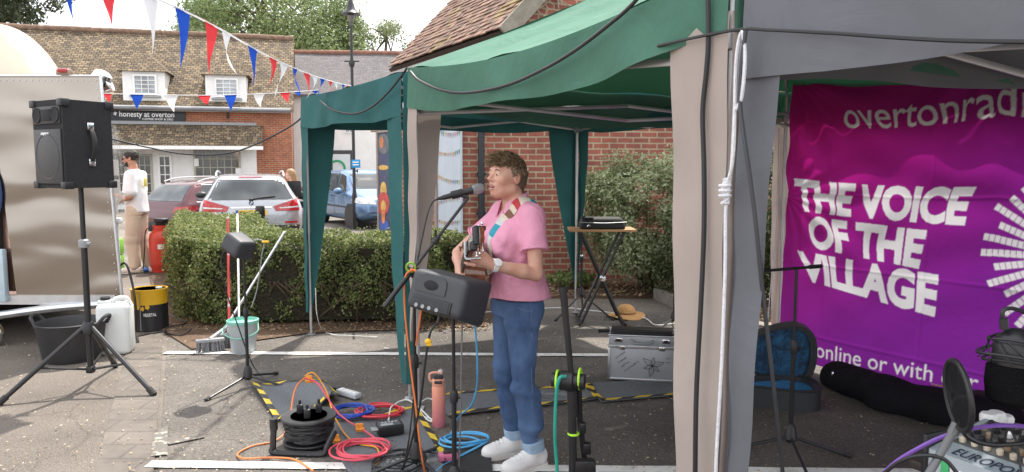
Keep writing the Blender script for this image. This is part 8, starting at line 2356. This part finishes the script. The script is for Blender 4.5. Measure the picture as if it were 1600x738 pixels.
# ------------------------------------------------------------------ folded stand with green rings and teal cable (front)
fsY = 3.05
fs = V3(P(895, 640, fsY).x, fsY, 0)
st_ = thing('microphone_stand', 'short black stand with bright green rings and a teal cable', 'stand', fs)
def L_(px, py, Y=fsY): return P(px, py, Y) - fs
b = MB(); b.tube([L_(880, 450), L_(884, 500), L_(894, 600)], [.017, .014, .012], 12); b.tube([L_(880, 449), L_(880, 456)], .020, 12); b.build('folded_boom', M_BLACKM, st_)
b = MB(); b.tube([L_(893, 604), L_(896, 780)], .018, 14); b.tube([L_(894, 610), L_(895, 650)], .022, 14); b.build('column', M_BLACK, st_)
b = MB(); b.lathe([(.036, -.03), (.042, -.026), (.042, .026), (.036, .03)], 20, mat4(L_(886, 595), frame_from((1, -.25, 0)))); b.lathe([(.03, -.07), (.034, .07)], 16, mat4(L_(888, 595), frame_from((1, -.25, 0)))); kb = b.build('swivel_clamp', M_BLACK, st_)
M_NEON = PM('fluorescent green', (.45, .85, .04), .5)
b = MB()
for px in (871, 906): b.tube([L_(px, 595 if px < 900 else 592) + Matrix.Rotation(R(-14), 3, 'Z') @ V3(0, .043 * math.cos(a), .043 * math.sin(a)) for a in np.linspace(0, 2 * PI, 25)[:-1]], .005, 6, closed=True)
b.build('ring', M_NEON, kb)
b = MB(); c = L_(896, 678); b.tube([c + V3(.021 * math.cos(a), .021 * math.sin(a), 0) for a in np.linspace(0, 2 * PI, 21)[:-1]], .0055, 6, closed=True); b.build('band', M_NEON, st_)
b = MB(); b.tube([L_(904, 600, fsY + .03), L_(906, 660, fsY + .04), L_(914, 725, fsY + .05)], .013, 10); b.box(tuple(L_(910, 668, fsY + .03)), (.03, .04, .05), .008); b.box(tuple(L_(917, 700, fsY + .04)), (.035, .04, .05), .008); b.build('folded_leg', M_BLACKM, st_)
b = MB(); b.box(tuple(L_(914, 730, fsY)), (.09, .05, .07), .01, M=None); b.build('foot', M_BLACK, st_)
cable('cable', 'teal green cable hanging over the short stand', 'cable', [P(884, 588, fsY - .05), P(874, 592, fsY - .06), P(869, 620, fsY - .05), P(867, 680, fsY - .04), P(870, 730, fsY - .03), P(873, 790, fsY - .02)], .0075, PM('teal cable', (.03, .34, .26), .45))
# ------------------------------------------------------------------ silver flight case
q0, q1 = G(951, 597), G(1054, 602)
fc_ = thing('flight_case', 'silver flight case with pen drawings on the grey mat', 'case', ((q0 + q1) / 2)[:2] + (.022,), math.atan2((q1 - q0).y, (q1 - q0).x))
w_ = (q1 - q0).length; hz = P(1000, 522, q0.y).z - .022; dd = .24
fc_.location.y += 0
M_CASE = PM('silver case panel', (.44, .46, .49), .45, .35, var=.06, scale=4)
b = MB(); b.box((0, dd / 2, hz * .36), (w_, dd, hz * .72), .006); b.build('body', M_CASE, fc_)
b = MB(); b.box((0, dd / 2, hz * .86), (w_ + .004, dd + .004, hz * .25), .008); ld = b.build('lid', M_CASE, fc_)
b = MB()
for x in (-w_ / 2, w_ / 2):
    for y in (0, dd): b.box((x, y, hz * .355), (.016, .016, hz * .71), .003)
for z in (.006, hz * .72): 
    for y in (0, dd): b.box((0, y, z), (w_ + .014, .014, .016), .003)
b.build('edge_trim', M_ALU, fc_)
b = MB()
for z in (hz * .745, hz * .98):
    for y in (-.001, dd): b.box((0, y, z), (w_ + .016, .014, .012), .003)
b.build('lid_trim', M_ALU, ld)
b = MB(); b.tube(catmull([V3(-.075, -.008, hz * .90), V3(-.06, -.03, hz * .845), V3(0, -.036, hz * .83), V3(.06, -.03, hz * .845), V3(.075, -.008, hz * .90)], 6), .008, 8); b.build('handle', M_GREYP, ld)
for x in (-w_ * .36, w_ * .36):
    b = MB(); b.box((x, -.006, hz * .88), (.055, .01, .032), .003); lk = b.build('combination_lock', M_CHROME, ld)
    b = MB(); b.box((x, -.0125, hz * .88), (.032, .003, .016)); b.build('dials', M_DARK, lk)
for x in (-w_ * .3, w_ * .3):
    b = MB(); b.box((x, -.008, hz * .715), (.04, .008, .03), .003); b.build('latch', M_CHROME, fc_)
b = MB(); b.box((0, dd / 2, hz + .006), (w_ * .96, dd * .9, .016), .006); b.tube([(-w_ * .45, .02, hz + .02), (w_ * .45, .02, hz + .022)], .012, 8); b.build('bag_strap', M_BLACK, ld)
A, F_t = fit_text('LIZ EVANS', .20, .026, offset=.015); A, F_t = fit_text('LIVE AND', .18, .024, offset=.01); b = MB(); b.add([(q[0] - .07, .03 + q[1] * 1.3, hz + .0155) for q in A], F_t); b.build('lid_lettering', M_BLACK, ld, smooth=False)
M_PEN = PM('black marker pen', (.02, .02, .03), .6)
b = MB(); fx, fz = .075, hz * .34
for k in range(6):
    a = R(20 + 60 * k); L = .085 if k % 2 == 0 else .065
    tip = V3(fx + L * math.cos(a), -.0085, fz + L * .95 * math.sin(a))
    for sgn in (-1, 1):
        m1 = V3(fx + L * .5 * math.cos(a + sgn * .42), -.0085, fz + L * .5 * math.sin(a + sgn * .42)); b.tube(catmull([V3(fx, -.0085, fz), m1, tip], 5), .0015, 4)
    b.tube([V3(fx, -.0085, fz), V3(fx, -.0085, fz).lerp(tip, .7)], .0009, 4)
b.build('flower_drawing', M_PEN, fc_)
b = MB(); rr = random.Random(6)
for r_ in range(4):
    c = V3(-w_ * .40 + .022 * r_ + .0, -.0085, hz * .47 - .030 * r_); d = V3(math.cos(R(38)), 0, math.sin(R(38))); n_ = V3(-d.z, 0, d.x)
    x = 0
    for k in range(9 if r_ == 3 else 5 + (r_ == 0)):
        pts = [c + d * (x + .002 * i) + n_ * rr.uniform(-.006, .006) for i in range(6)]; b.tube(catmull(pts, 2), .0011, 4); x += .0145
b.build('pen_writing', M_PEN, fc_)
b = MB()
for k in range(2): b.tube(catmull([V3(w_ * .36 + .006 * i + .0, -.0085, hz * .52 - .03 * k + rr.uniform(-.006, .006)) for i in range(6)], 2), .001, 4)
b.build('pen_note', M_PEN, fc_)
# ------------------------------------------------------------------ table with keyboard-stand legs, black case, other stands
ty = 7.15
tA, tB_ = P(890, 360, ty), P(994, 357, ty)
tbc = (tA + tB_) / 2
tab = thing('folding_table', 'small table with wooden top on black crossed legs', 'table', (tbc.x, tbc.y, 0))
tz = tbc.z; tw_ = (tB_ - tA).length
M_PINE = PM('varnished pine board', (.42, .22, .10), .4, col2=(.58, .34, .17), scale=5, stretch=(1, 9, 1))
b = MB(); b.box((0, .14, tz - .012), (tw_, .34, .024), .005); b.build('tabletop', M_PINE, tab)
for y in (0.0, .28):
    for s_ in (-1, 1):
        b = MB(); b.tube([(s_ * .21, y + .012 * s_, tz - .03), (-s_ * .20, y + .012 * s_, .02)], .015, 8); b.build('leg', M_BLACKM, tab)
b = MB()
for s_ in (-1, 1): b.tube([(s_ * .22, -.08, .02), (s_ * .22, .38, .02)], .016, 8); b.tube([(s_ * .21, -.02, tz - .035), (s_ * .21, .3, tz - .035)], .014, 8)
b.build('crossbar', M_BLACKM, tab)
b = MB(); b.lathe([(.0001, -.03), (.032, -.02), (.034, .02), (.0001, .03)], 14, mat4((0, -.03, tz * .5), frame_from((0, 1, 0)))); b.build('pivot_knob', M_CHROME, tab)
bag = thing('equipment_case', 'soft black case lying on the wooden table top', 'case', (tbc.x + .0, tbc.y + .12, tz))
b = MB(); b.box((0, 0, .055), (.46, .28, .11), .03, seg=3, taper=(.86, .8)); b.box((-.15, -.09, .11), (.12, .08, .02), .01); b.build('body', M_RUBBER, bag)
b = MB(); b.tube(catmull([V3(-.15, -.145, .07), V3(-.14, -.155, .05), V3(-.125, -.15, .03), V3(-.14, -.155, .045), V3(-.155, -.15, .03)], 5), .005, 6); b.tube([(-.2, -.1, .118), (-.17, -.1, .125)], .01, 6); b.build('buckle', M_CHROME, bag)
b = MB(); b.tube(catmull([V3(-.23, -.13, .07), V3(0, -.148, .062), V3(.23, -.13, .07)], 8), .004, 5); b.build('zip', M_GALV, bag)
q = G(908, 491)
tr2 = small_stand('microphone_stand', 'black tripod stand beside the crossed table legs', V3(q.x, q.y, 0), .22, 1.02, [G(868, 503), G(958, 502), V3(q.x + .05, q.y + .35, 0)])
b = MB(); b.ell((0, 0, .62), (.018, .018, .018)); b.build('knob', M_CHROME, tr2)
q = G(1053, 516)
tr3 = small_stand('microphone_stand', 'tall black microphone stand in front of the shrub', V3(q.x, q.y, 0), .12, P(1050, 322, q.y).z, [G(1020, 524), G(1075, 524), V3(q.x + .05, q.y + .3, 0)])
b = MB(); b.ell((.01, -.02, .85), (.03, .03, .03)); b.box((0, -.01, 1.0), (.04, .03, .05), .01); b.build('boom_clamp', M_BLACK, tr3)
# hat
q = G(980, 499)
hat = thing('sun_hat', 'tan straw sun hat lying on the ground by the kerb', 'hat', (q.x, q.y + .1, 0.01), R(10))
M_STRAW = PM('tan straw', (.46, .24, .085), .8, col2=(.60, .34, .13), scale=60, bump=.6, bscale=220)
b = MB(); b.lathe([(.0001, .125), (.05, .12), (.085, .095), (.10, .055), (.105, .03)], 30); b.build('crown', M_STRAW, hat)
b = MB(); b.grid(lambda u, v: V3((.10 + .10 * v) * math.cos(2 * PI * u), (.10 + .10 * v) * math.sin(2 * PI * u), .032 - .022 * v + .014 * v * math.sin(4 * PI * u + 1)), 36, 5); b.build('brim', M_STRAW, hat, ang=80, solid=.004)
b = MB(); b.lathe([(.1062, .028), (.1050, .05), (.103, .05), (.1045, .028)], 30); b.build('band', PM('brown hat band', (.25, .11, .04), .8), hat)
cable('cable', 'dark rolled tube lying on the ground behind the flight case', 'tube', [G(935, 520) + V3(0, 0, .02), G(975, 519) + V3(0, 0, .02), G(1000, 514) + V3(0, 0, .02)], .018, M_BLACK)
q = G(1072, 590)
bs2 = thing('suitcase', 'dark blue lidded box half hidden behind the beige tent leg', 'box', (q.x + .12, q.y + .1, 0.0))
b = MB(); b.box((0, 0, .07), (.30, .22, .14), .025); b.build('body', M_RUBBER, bs2)
b = MB(); b.box((0, 0, .15), (.29, .21, .03), .012); b.build('lid', PM('dark blue lining', (.015, .03, .12), .8), bs2)
# ------------------------------------------------------------------ open guitar case with blue velvet
q = G(1218, 642)
gcs = thing('guitar_case', 'open black guitar case with blue velvet lining behind the grey tent leg', 'guitar case', (q.x, q.y + .16, 0), R(-6))
gp = [(-.50, .05), (-.52, -.06), (-.45, -.15), (-.33, -.16), (-.20, -.12), (-.08, -.125), (.05, -.17), (.17, -.19), (.27, -.14), (.30, 0), (.27, .14), (.17, .19), (.05, .17), (-.08, .125), (-.20, .12), (-.33, .15), (-.45, .14)]
gp = [p[:2] for p in catmull([V3(x, y, 0) for x, y in gp], 4, True)]
M_CASEB = PM('black case vinyl', (.028, .032, .036), .55, bump=.3, bscale=160)
m, nt, bs_, out = new_mat('blue crushed velvet'); tc = node(nt, 'ShaderNodeTexCoord'); nz = node(nt, 'ShaderNodeTexNoise', Scale=16.0, Detail=8.0, Roughness=.75, Distortion=1.0); nt.links.new(tc.outputs['Object'], nz.inputs['Vector']); cr = node(nt, 'ShaderNodeValToRGB'); cr.color_ramp.elements[0].position = .42; cr.color_ramp.elements[0].color = (.004, .020, .045, 1); cr.color_ramp.elements[1].position = .66; cr.color_ramp.elements[1].color = (.02, .12, .26, 1); nt.links.new(nz.outputs['Fac'], cr.inputs['Fac']); nt.links.new(cr.outputs['Color'], bs_.inputs['Base Color']); bs_.inputs['Roughness'].default_value = .7; bs_.inputs['Sheen Weight'].default_value = .8; bs_.inputs['Sheen Tint'].default_value = (.1, .4, .8, 1)
M_VELVET = m
def shell_rim(b, poly, z0, z1, M=None, t=.025):
    n = len(poly); c = [sum(p[i] for p in poly) / n for i in (0, 1)]
    inn = [(c[0] + (x - c[0]) * (1 - t / .25), c[1] + (y - c[1]) * (1 - t / .25)) for x, y in poly]
    vs = [(x, y, z0) for x, y in poly] + [(x, y, z1) for x, y in poly] + [(x, y, z1) for x, y in inn] + [(x, y, z0 + .03) for x, y in inn]
    fs = []
    for i in range(n):
        j = (i + 1) % n
        fs += [(i, j, n + j, n + i), (n + i, n + j, 2 * n + j, 2 * n + i), (2 * n + i, 2 * n + j, 3 * n + j, 3 * n + i)]
    fs.append(tuple(range(n - 1, -1, -1)))
    b.add(vs, fs, M)
    return inn
b = MB(); inn = shell_rim(b, gp, 0, .14); b.build('lower_shell', M_CASEB, gcs, ang=50)
b = MB(); b.prism(inn, .035, .105); b.build('velvet_lining', M_VELVET, gcs, ang=50)
LM = Matrix.Translation((0, .15, .09)) @ Matrix.Rotation(R(97), 4, 'X') @ Matrix.Translation((0, .20, 0)) @ Matrix.Diagonal((1.08, 1.12, 1.3, 1))
b = MB(); shell_rim(b, gp, -.075, .0, LM @ Matrix.Rotation(0, 4, 'X')); lid = b.build('lid', M_CASEB, gcs, ang=50)
b = MB(); b.prism(inn, -.055, -.022, LM); b.build('lid_lining', M_VELVET, lid, ang=50)
b = MB()
b.tube([(x, y, .14) for x, y in gp], .008, 6, closed=True); b.build('rim_binding', M_RUBBER, gcs)
# ------------------------------------------------------------------ T-bar stand at right
q = G(1234, 710)
tst = small_stand('microphone_stand', 'black stand with a level boom bar in front of the purple banner', V3(q.x, q.y, 0), .10, P(1232, 420, q.y).z, [G(1150, 703), G(1328, 716), V3(q.x - .04, q.y - .38, 0)])
b = MB(); p0, p1 = P(1176, 425, q.y) - tst.location, P(1284, 416, q.y) - tst.location; b.tube([p0, p1], .008, 8); b.tube([p1 - (p1 - p0) * .18, p1], .011, 8); b.tube([p0, p0 + (p1 - p0) * .15], .010, 8); b.build('boom', M_BLACKM, tst)
# ------------------------------------------------------------------ soft black bags along the banner foot
def softbag(name, label, pts, r, m, seed, cat='bag', h=.02):
    pts = [np.array(p, float) for p in pts]
    A = np.array(pts); lo, hi = A.min(0) - r * 1.6, A.max(0) + r * 1.6; lo[2] = -.02
    f = Field(lo, hi, .014)
    for i in range(len(pts) - 1): f.cap(pts[i], pts[i + 1], r, r * .9, k=.08)
    f.cut((0, 0, .012), (0, 0, -1))
    t = thing(name, label, cat, (float(A[:, 0].mean()), float(A[:, 1].mean()), 0))
    o = np.array(t.location)
    f.mesh('body', m, t, disp=lambda V: (V + np.c_[wob(V, .012, 13, seed), wob(V, .012, 13, seed + 1), np.where(V[:, 2] > .03, wob(V, .015, 11, seed + 2), 0)]) - o)
    return t
M_NYLON = PM('black nylon', (.008, .007, .010), .85, spec=.2, var=.3, scale=9, bump=.5, bscale=14, bdist=.03)
g1, g2, g3, g4 = G(1310, 606), G(1390, 640), G(1465, 660), G(1545, 668)
bg = softbag('gig_bag', 'long black gig bag lying under the banner', [(g1.x, g1.y, .06), (g2.x, g2.y, .08), (g3.x, g3.y, .08), (g4.x + .1, g4.y, .07)], .125, M_NYLON, 5)
gA = G(1420, 640)
b = MB()
for k in range(10): b.ell(P(1449 + k * 2.6, 597 + .5 * k + random.uniform(-1, 1), 4.35) - Vector(bg.location) + V3(0, -.05, 0), (.006, .004, .005), n=6, m=4)
b.build('gold_print', PM('gold print', (.45, .28, .06), .4), bg)
b = MB()
for px, py in ((1301, 584), (1327, 590)): b.ell(P(px, py, 4.9) - Vector(bg.location), (.012, .01, .018), n=8, m=6)
b.build('metal_clips', M_CHROME, bg)
softbag('gig_bag', 'second black bag slumped behind the radio mixer', [(G(1510, 668).x + .15, G(1510, 668).y + .1, .08), (G(1570, 672).x + .3, G(1570, 672).y + .0, .08)], .11, PM('dark brown black cloth', (.030, .016, .016), .8, bump=.5, bscale=14, bdist=.03), 9)
# ------------------------------------------------------------------ radio desk: table, powered mixer, condenser mic, pop filter
mp0, mp1 = P(1452, 690, 1.98), P(1640, 762, 1.70)
mz = .80
md = V3(mp1.x - mp0.x, mp1.y - mp0.y, 0); ml = .62; md.normalize()
mang = math.atan2(md.y, md.x)
dsk = thing('trestle_table', 'dark folding table carrying the radio mixer at the right edge', 'table', (mp0.x + .32, mp0.y - .02, 0), mang)
b = MB(); b.box((.16, .20, mz - .165), (1.0, .60, .03), .006); b.build('tabletop', PM('dark table laminate', (.05, .042, .038), .5), dsk)
for x in (-.28, .6):
    for y in (-.03, .43): 
        b = MB(); b.cyl((x, y, 0), (x, y, mz - .18), .016, n=10); b.build('leg', M_BLACKM, dsk)
mix = thing('mixing_desk', 'silver and blue powered mixer with EUROPOWER lettering on the desk', 'mixer', (mp0.x, mp0.y, mz - .120), mang)
M_MIXB = PM('pale blue grey mixer metal', (.46, .53, .58), .4, .3, var=.05)
MIXW, MIXD = .50, .24
b = MB(); b.add([(0, 0, 0), (MIXW, 0, 0), (MIXW, MIXD, 0), (0, MIXD, 0), (0, 0, .10), (MIXW, 0, .10), (MIXW, MIXD, .15), (0, MIXD, .15)], [(3, 2, 1, 0), (0, 1, 5, 4), (1, 2, 6, 5), (2, 3, 7, 6), (3, 0, 4, 7), (4, 5, 6, 7)]); b.build('chassis', M_MIXB, mix, smooth=False)
for x in (-.008, MIXW + .008):
    b = MB(); b.box((x, MIXD / 2, .065), (.016, MIXD + .02, .15), .006); b.build('side_cheek', M_BLACK, mix)
sl = math.atan2(.05, MIXD)
TM = Matrix.Translation((0, 0, .101)) @ Matrix.Rotation(sl, 4, 'X')
b = MB(); b.box((MIXW / 2, .155, .001), (MIXW - .04, .17, .003), M=TM); pn_ = b.build('control_panel', PM('dark mixer panel', (.10, .10, .10), .5), mix)
KC = [PM('cream knob', (.62, .55, .42), .4), M_BLACK, M_WHITEP, PM('brown knob', (.30, .22, .14), .4)]
rr = random.Random(8)
for i in range(13):
    for j in range(5):
        b = MB(); x, y = .04 + i * .034, .085 + j * .032
        b.lathe([(.009, 0), (.0085, .013), (.006, .015), (.0001, .015)], 10, TM @ Matrix.Translation((x, y, .002))); b.build('knob', KC[0 if j == 0 else rr.choice((1, 1, 1, 3, 2, 3))], pn_)
A, F_t = fit_text('EUROPOWER', .235, .036, offset=.004, shear=.15); b = MB(); b.add([TM @ V3(.055 + q[0], .012 + q[1], .0015) for q in A], F_t); b.build('lettering', PM('navy lettering', (.02, .03, .07), .5), mix, smooth=False)
A, F_t = fit_text('PMP1000', .15, .036, offset=.002, shear=.15); b = MB(); b.add([TM @ V3(.305 + q[0], .012 + q[1], .0015) for q in A], F_t); b.build('lettering', PM('navy lettering', (.02, .03, .07), .5), mix, smooth=False)
b = MB(); b.box((.05, -.002, .06), (.022, .004, .055), .001); b.box((.11, -.002, .055), (.09, .003, .03), .001, mi=1); b.box((.12, -.002, .02), (.07, .003, .022), .001, mi=1); b.build('front_labels', [PM('green sticker', (.06, .45, .16), .5), M_WHITEP], mix)
b = MB(); b.lathe([(.03, 0), (.028, .02), (.0001, .022)], 18, mat4((.19, -.001, .045), frame_from((0, -1, 0)))); b.build('rotary_switch', M_BLACK, mix)
# white caps behind
for k, (px, py, lb) in enumerate(((1545, 652, 'leftmost of the three white knobs of jars behind the mixer'), (1557, 650, 'middle white topped jar behind the mixer'), (1570, 655, 'rightmost white topped jar behind the mixer'))):
    q = P(px, py, 2.12 + .02 * k)
    j = thing('jar', lb, 'jar', (q.x, q.y, mz - .15))
    b = MB(); b.lathe([(.0001, 0), (.022, 0), (.022, q.z - mz + .14)], 16); b.build('body', glassmat('dark glass jar', (.06, .06, .07)), j)
    b = MB(); b.lathe([(.024, q.z - mz + .135), (.025, q.z - mz + .155), (.020, q.z - mz + .163), (.0001, q.z - mz + .163)], 18); b.build('lid', M_WHITEP, j)
# condenser microphone in a shock mount, hanging at the edge
cmY = 1.55
cmc = P(1587, 575, cmY)
cm = thing('studio_microphone', 'black studio microphone in a shock mount at the right edge', 'microphone', cmc)
def C_(px, py, Y=cmY): return P(px, py, Y) - cmc
b = MB(); r0 = 40 / FPX * cmY
b.lathe([(.0001, C_(1575, 632).z), (r0 * .72, C_(1575, 631).z), (r0 * .98, C_(1575, 622).z), (r0 * 1.05, C_(1575, 600).z), (r0 * 1.02, C_(1575, 574).z), (r0 * .85, C_(1575, 568).z)], 28); b.build('grille_head', PM('black foam mesh', (.008, .008, .009), .95, var=.4, spec=.1, scale=300, bump=.8, bscale=400), cm)
b = MB(); b.lathe([(r0 * .84, C_(1575, 575).z), (r0 * .84, C_(1575, 540).z), (r0 * .72, C_(1575, 528).z), (r0 * .35, C_(1575, 516).z), (r0 * .22, C_(1575, 514).z)], 24); b.build('body', M_BLACKM, cm)
b = MB()
for zpy, rr_ in ((530, 1.0), (552, 1.35), (562, 1.15)):
    z = C_(1575, zpy).z; b.tube([V3(r0 * rr_ * math.cos(a), r0 * rr_ * math.sin(a), z + .006 * math.sin(2 * a)) for a in np.linspace(0, 2 * PI, 29)[:-1]], .003, 6, closed=True)
z0, z1 = C_(1575, 530).z, C_(1575, 562).z
for k in range(10):
    a, a2 = 2 * PI * k / 10, 2 * PI * (k + 1.4) / 10
    b.tube([V3(r0 * 1.0 * math.cos(a), r0 * math.sin(a), z0), V3(r0 * 1.3 * math.cos(a2), r0 * 1.3 * math.sin(a2), z1)], .0018, 5)
b.build('shock_mount', M_BLACK, cm)
b = MB(); b.tube(catmull([C_(1569, 516), C_(1568, 500), C_(1566, 490), C_(1572, 483), C_(1590, 484), C_(1625, 500)], 6), .0045, 7); b.tube([C_(1569, 514), C_(1568, 498)], .0085, 10); b.build('xlr_cable', M_CABLE, cm)
pf = P(1497, 618, 1.60)
pop = thing('pop_filter', 'round black pop filter on a bent arm beside the studio microphone', 'pop filter', pf)
fr_ = frame_from(V3(1.0, -.22, .12)); Rp = .077
b = MB(); b.tube([fr_ @ V3(Rp * math.cos(a), Rp * math.sin(a), 0) for a in np.linspace(0, 2 * PI, 41)[:-1]], .0065, 8, closed=True); b.build('ring', M_BLACK, pop)
b = MB(); b.lathe([(.0001, -.002), (Rp, -.002)], 36, mat4((0, 0, 0), fr_)); b.lathe([(.0001, .002), (Rp, .002)], 36, mat4((0, 0, 0), fr_)); b.build('mesh_screen', PM('black gauze', (.015, .015, .018), .9, var=.5, scale=500), pop)
b = MB(); pts = [P(1500, 655, 1.60), P(1504, 672, 1.6), P(1515, 685, 1.6), P(1540, 694, 1.6), P(1575, 695, 1.6), P(1640, 688, 1.6)]; b.tube(catmull([q - pf for q in pts], 6), .0055, 8); b.build('gooseneck', M_BLACKM, pop)
b = MB(); b.tube([P(1492, 670, 1.62), P(1440, 760, 1.60)], .009, 10); b.tube([P(1496, 662, 1.62), P(1488, 678, 1.62)], .012, 8); tag(b.build('stand_arm', PM('grey painted arm', (.14, .145, .15), .5)), 'grey metal arm slanting down in front of the mixer', 'stand arm')
cable('cable', 'purple cable arching over the mixer', 'cable', [P(1640, 672, 1.62), P(1580, 665, 1.62), P(1530, 668, 1.62), P(1480, 680, 1.66), P(1440, 698, 1.7), P(1400, 722, 1.75), P(1370, 750, 1.8)], .0052, PM('purple cable', (.20, .09, .42), .4))
cable('cable', 'black cable bowed in front of the mixer', 'cable', [P(1375, 745, 1.7), P(1405, 722, 1.66), P(1440, 712, 1.62), P(1475, 718, 1.6), P(1500, 745, 1.58)], .0048, M_CABLE)
for k in range(3):
    x0 = 1548 + 22 * k
    cable('cable', ('thin black lead looping over the mixer knobs, leftmost of three', 'thin black lead looping over the mixer knobs, middle of three', 'thin black lead looping over the mixer knobs, rightmost of three')[k], 'cable', [P(x0, 690, 1.85), P(x0 + 6, 668, 1.84), P(x0 + 24, 664, 1.82), P(x0 + 40, 690, 1.76), P(x0 + 46, 728, 1.74), P(x0 + 50, 760, 1.72)], .0028, M_CABLE)
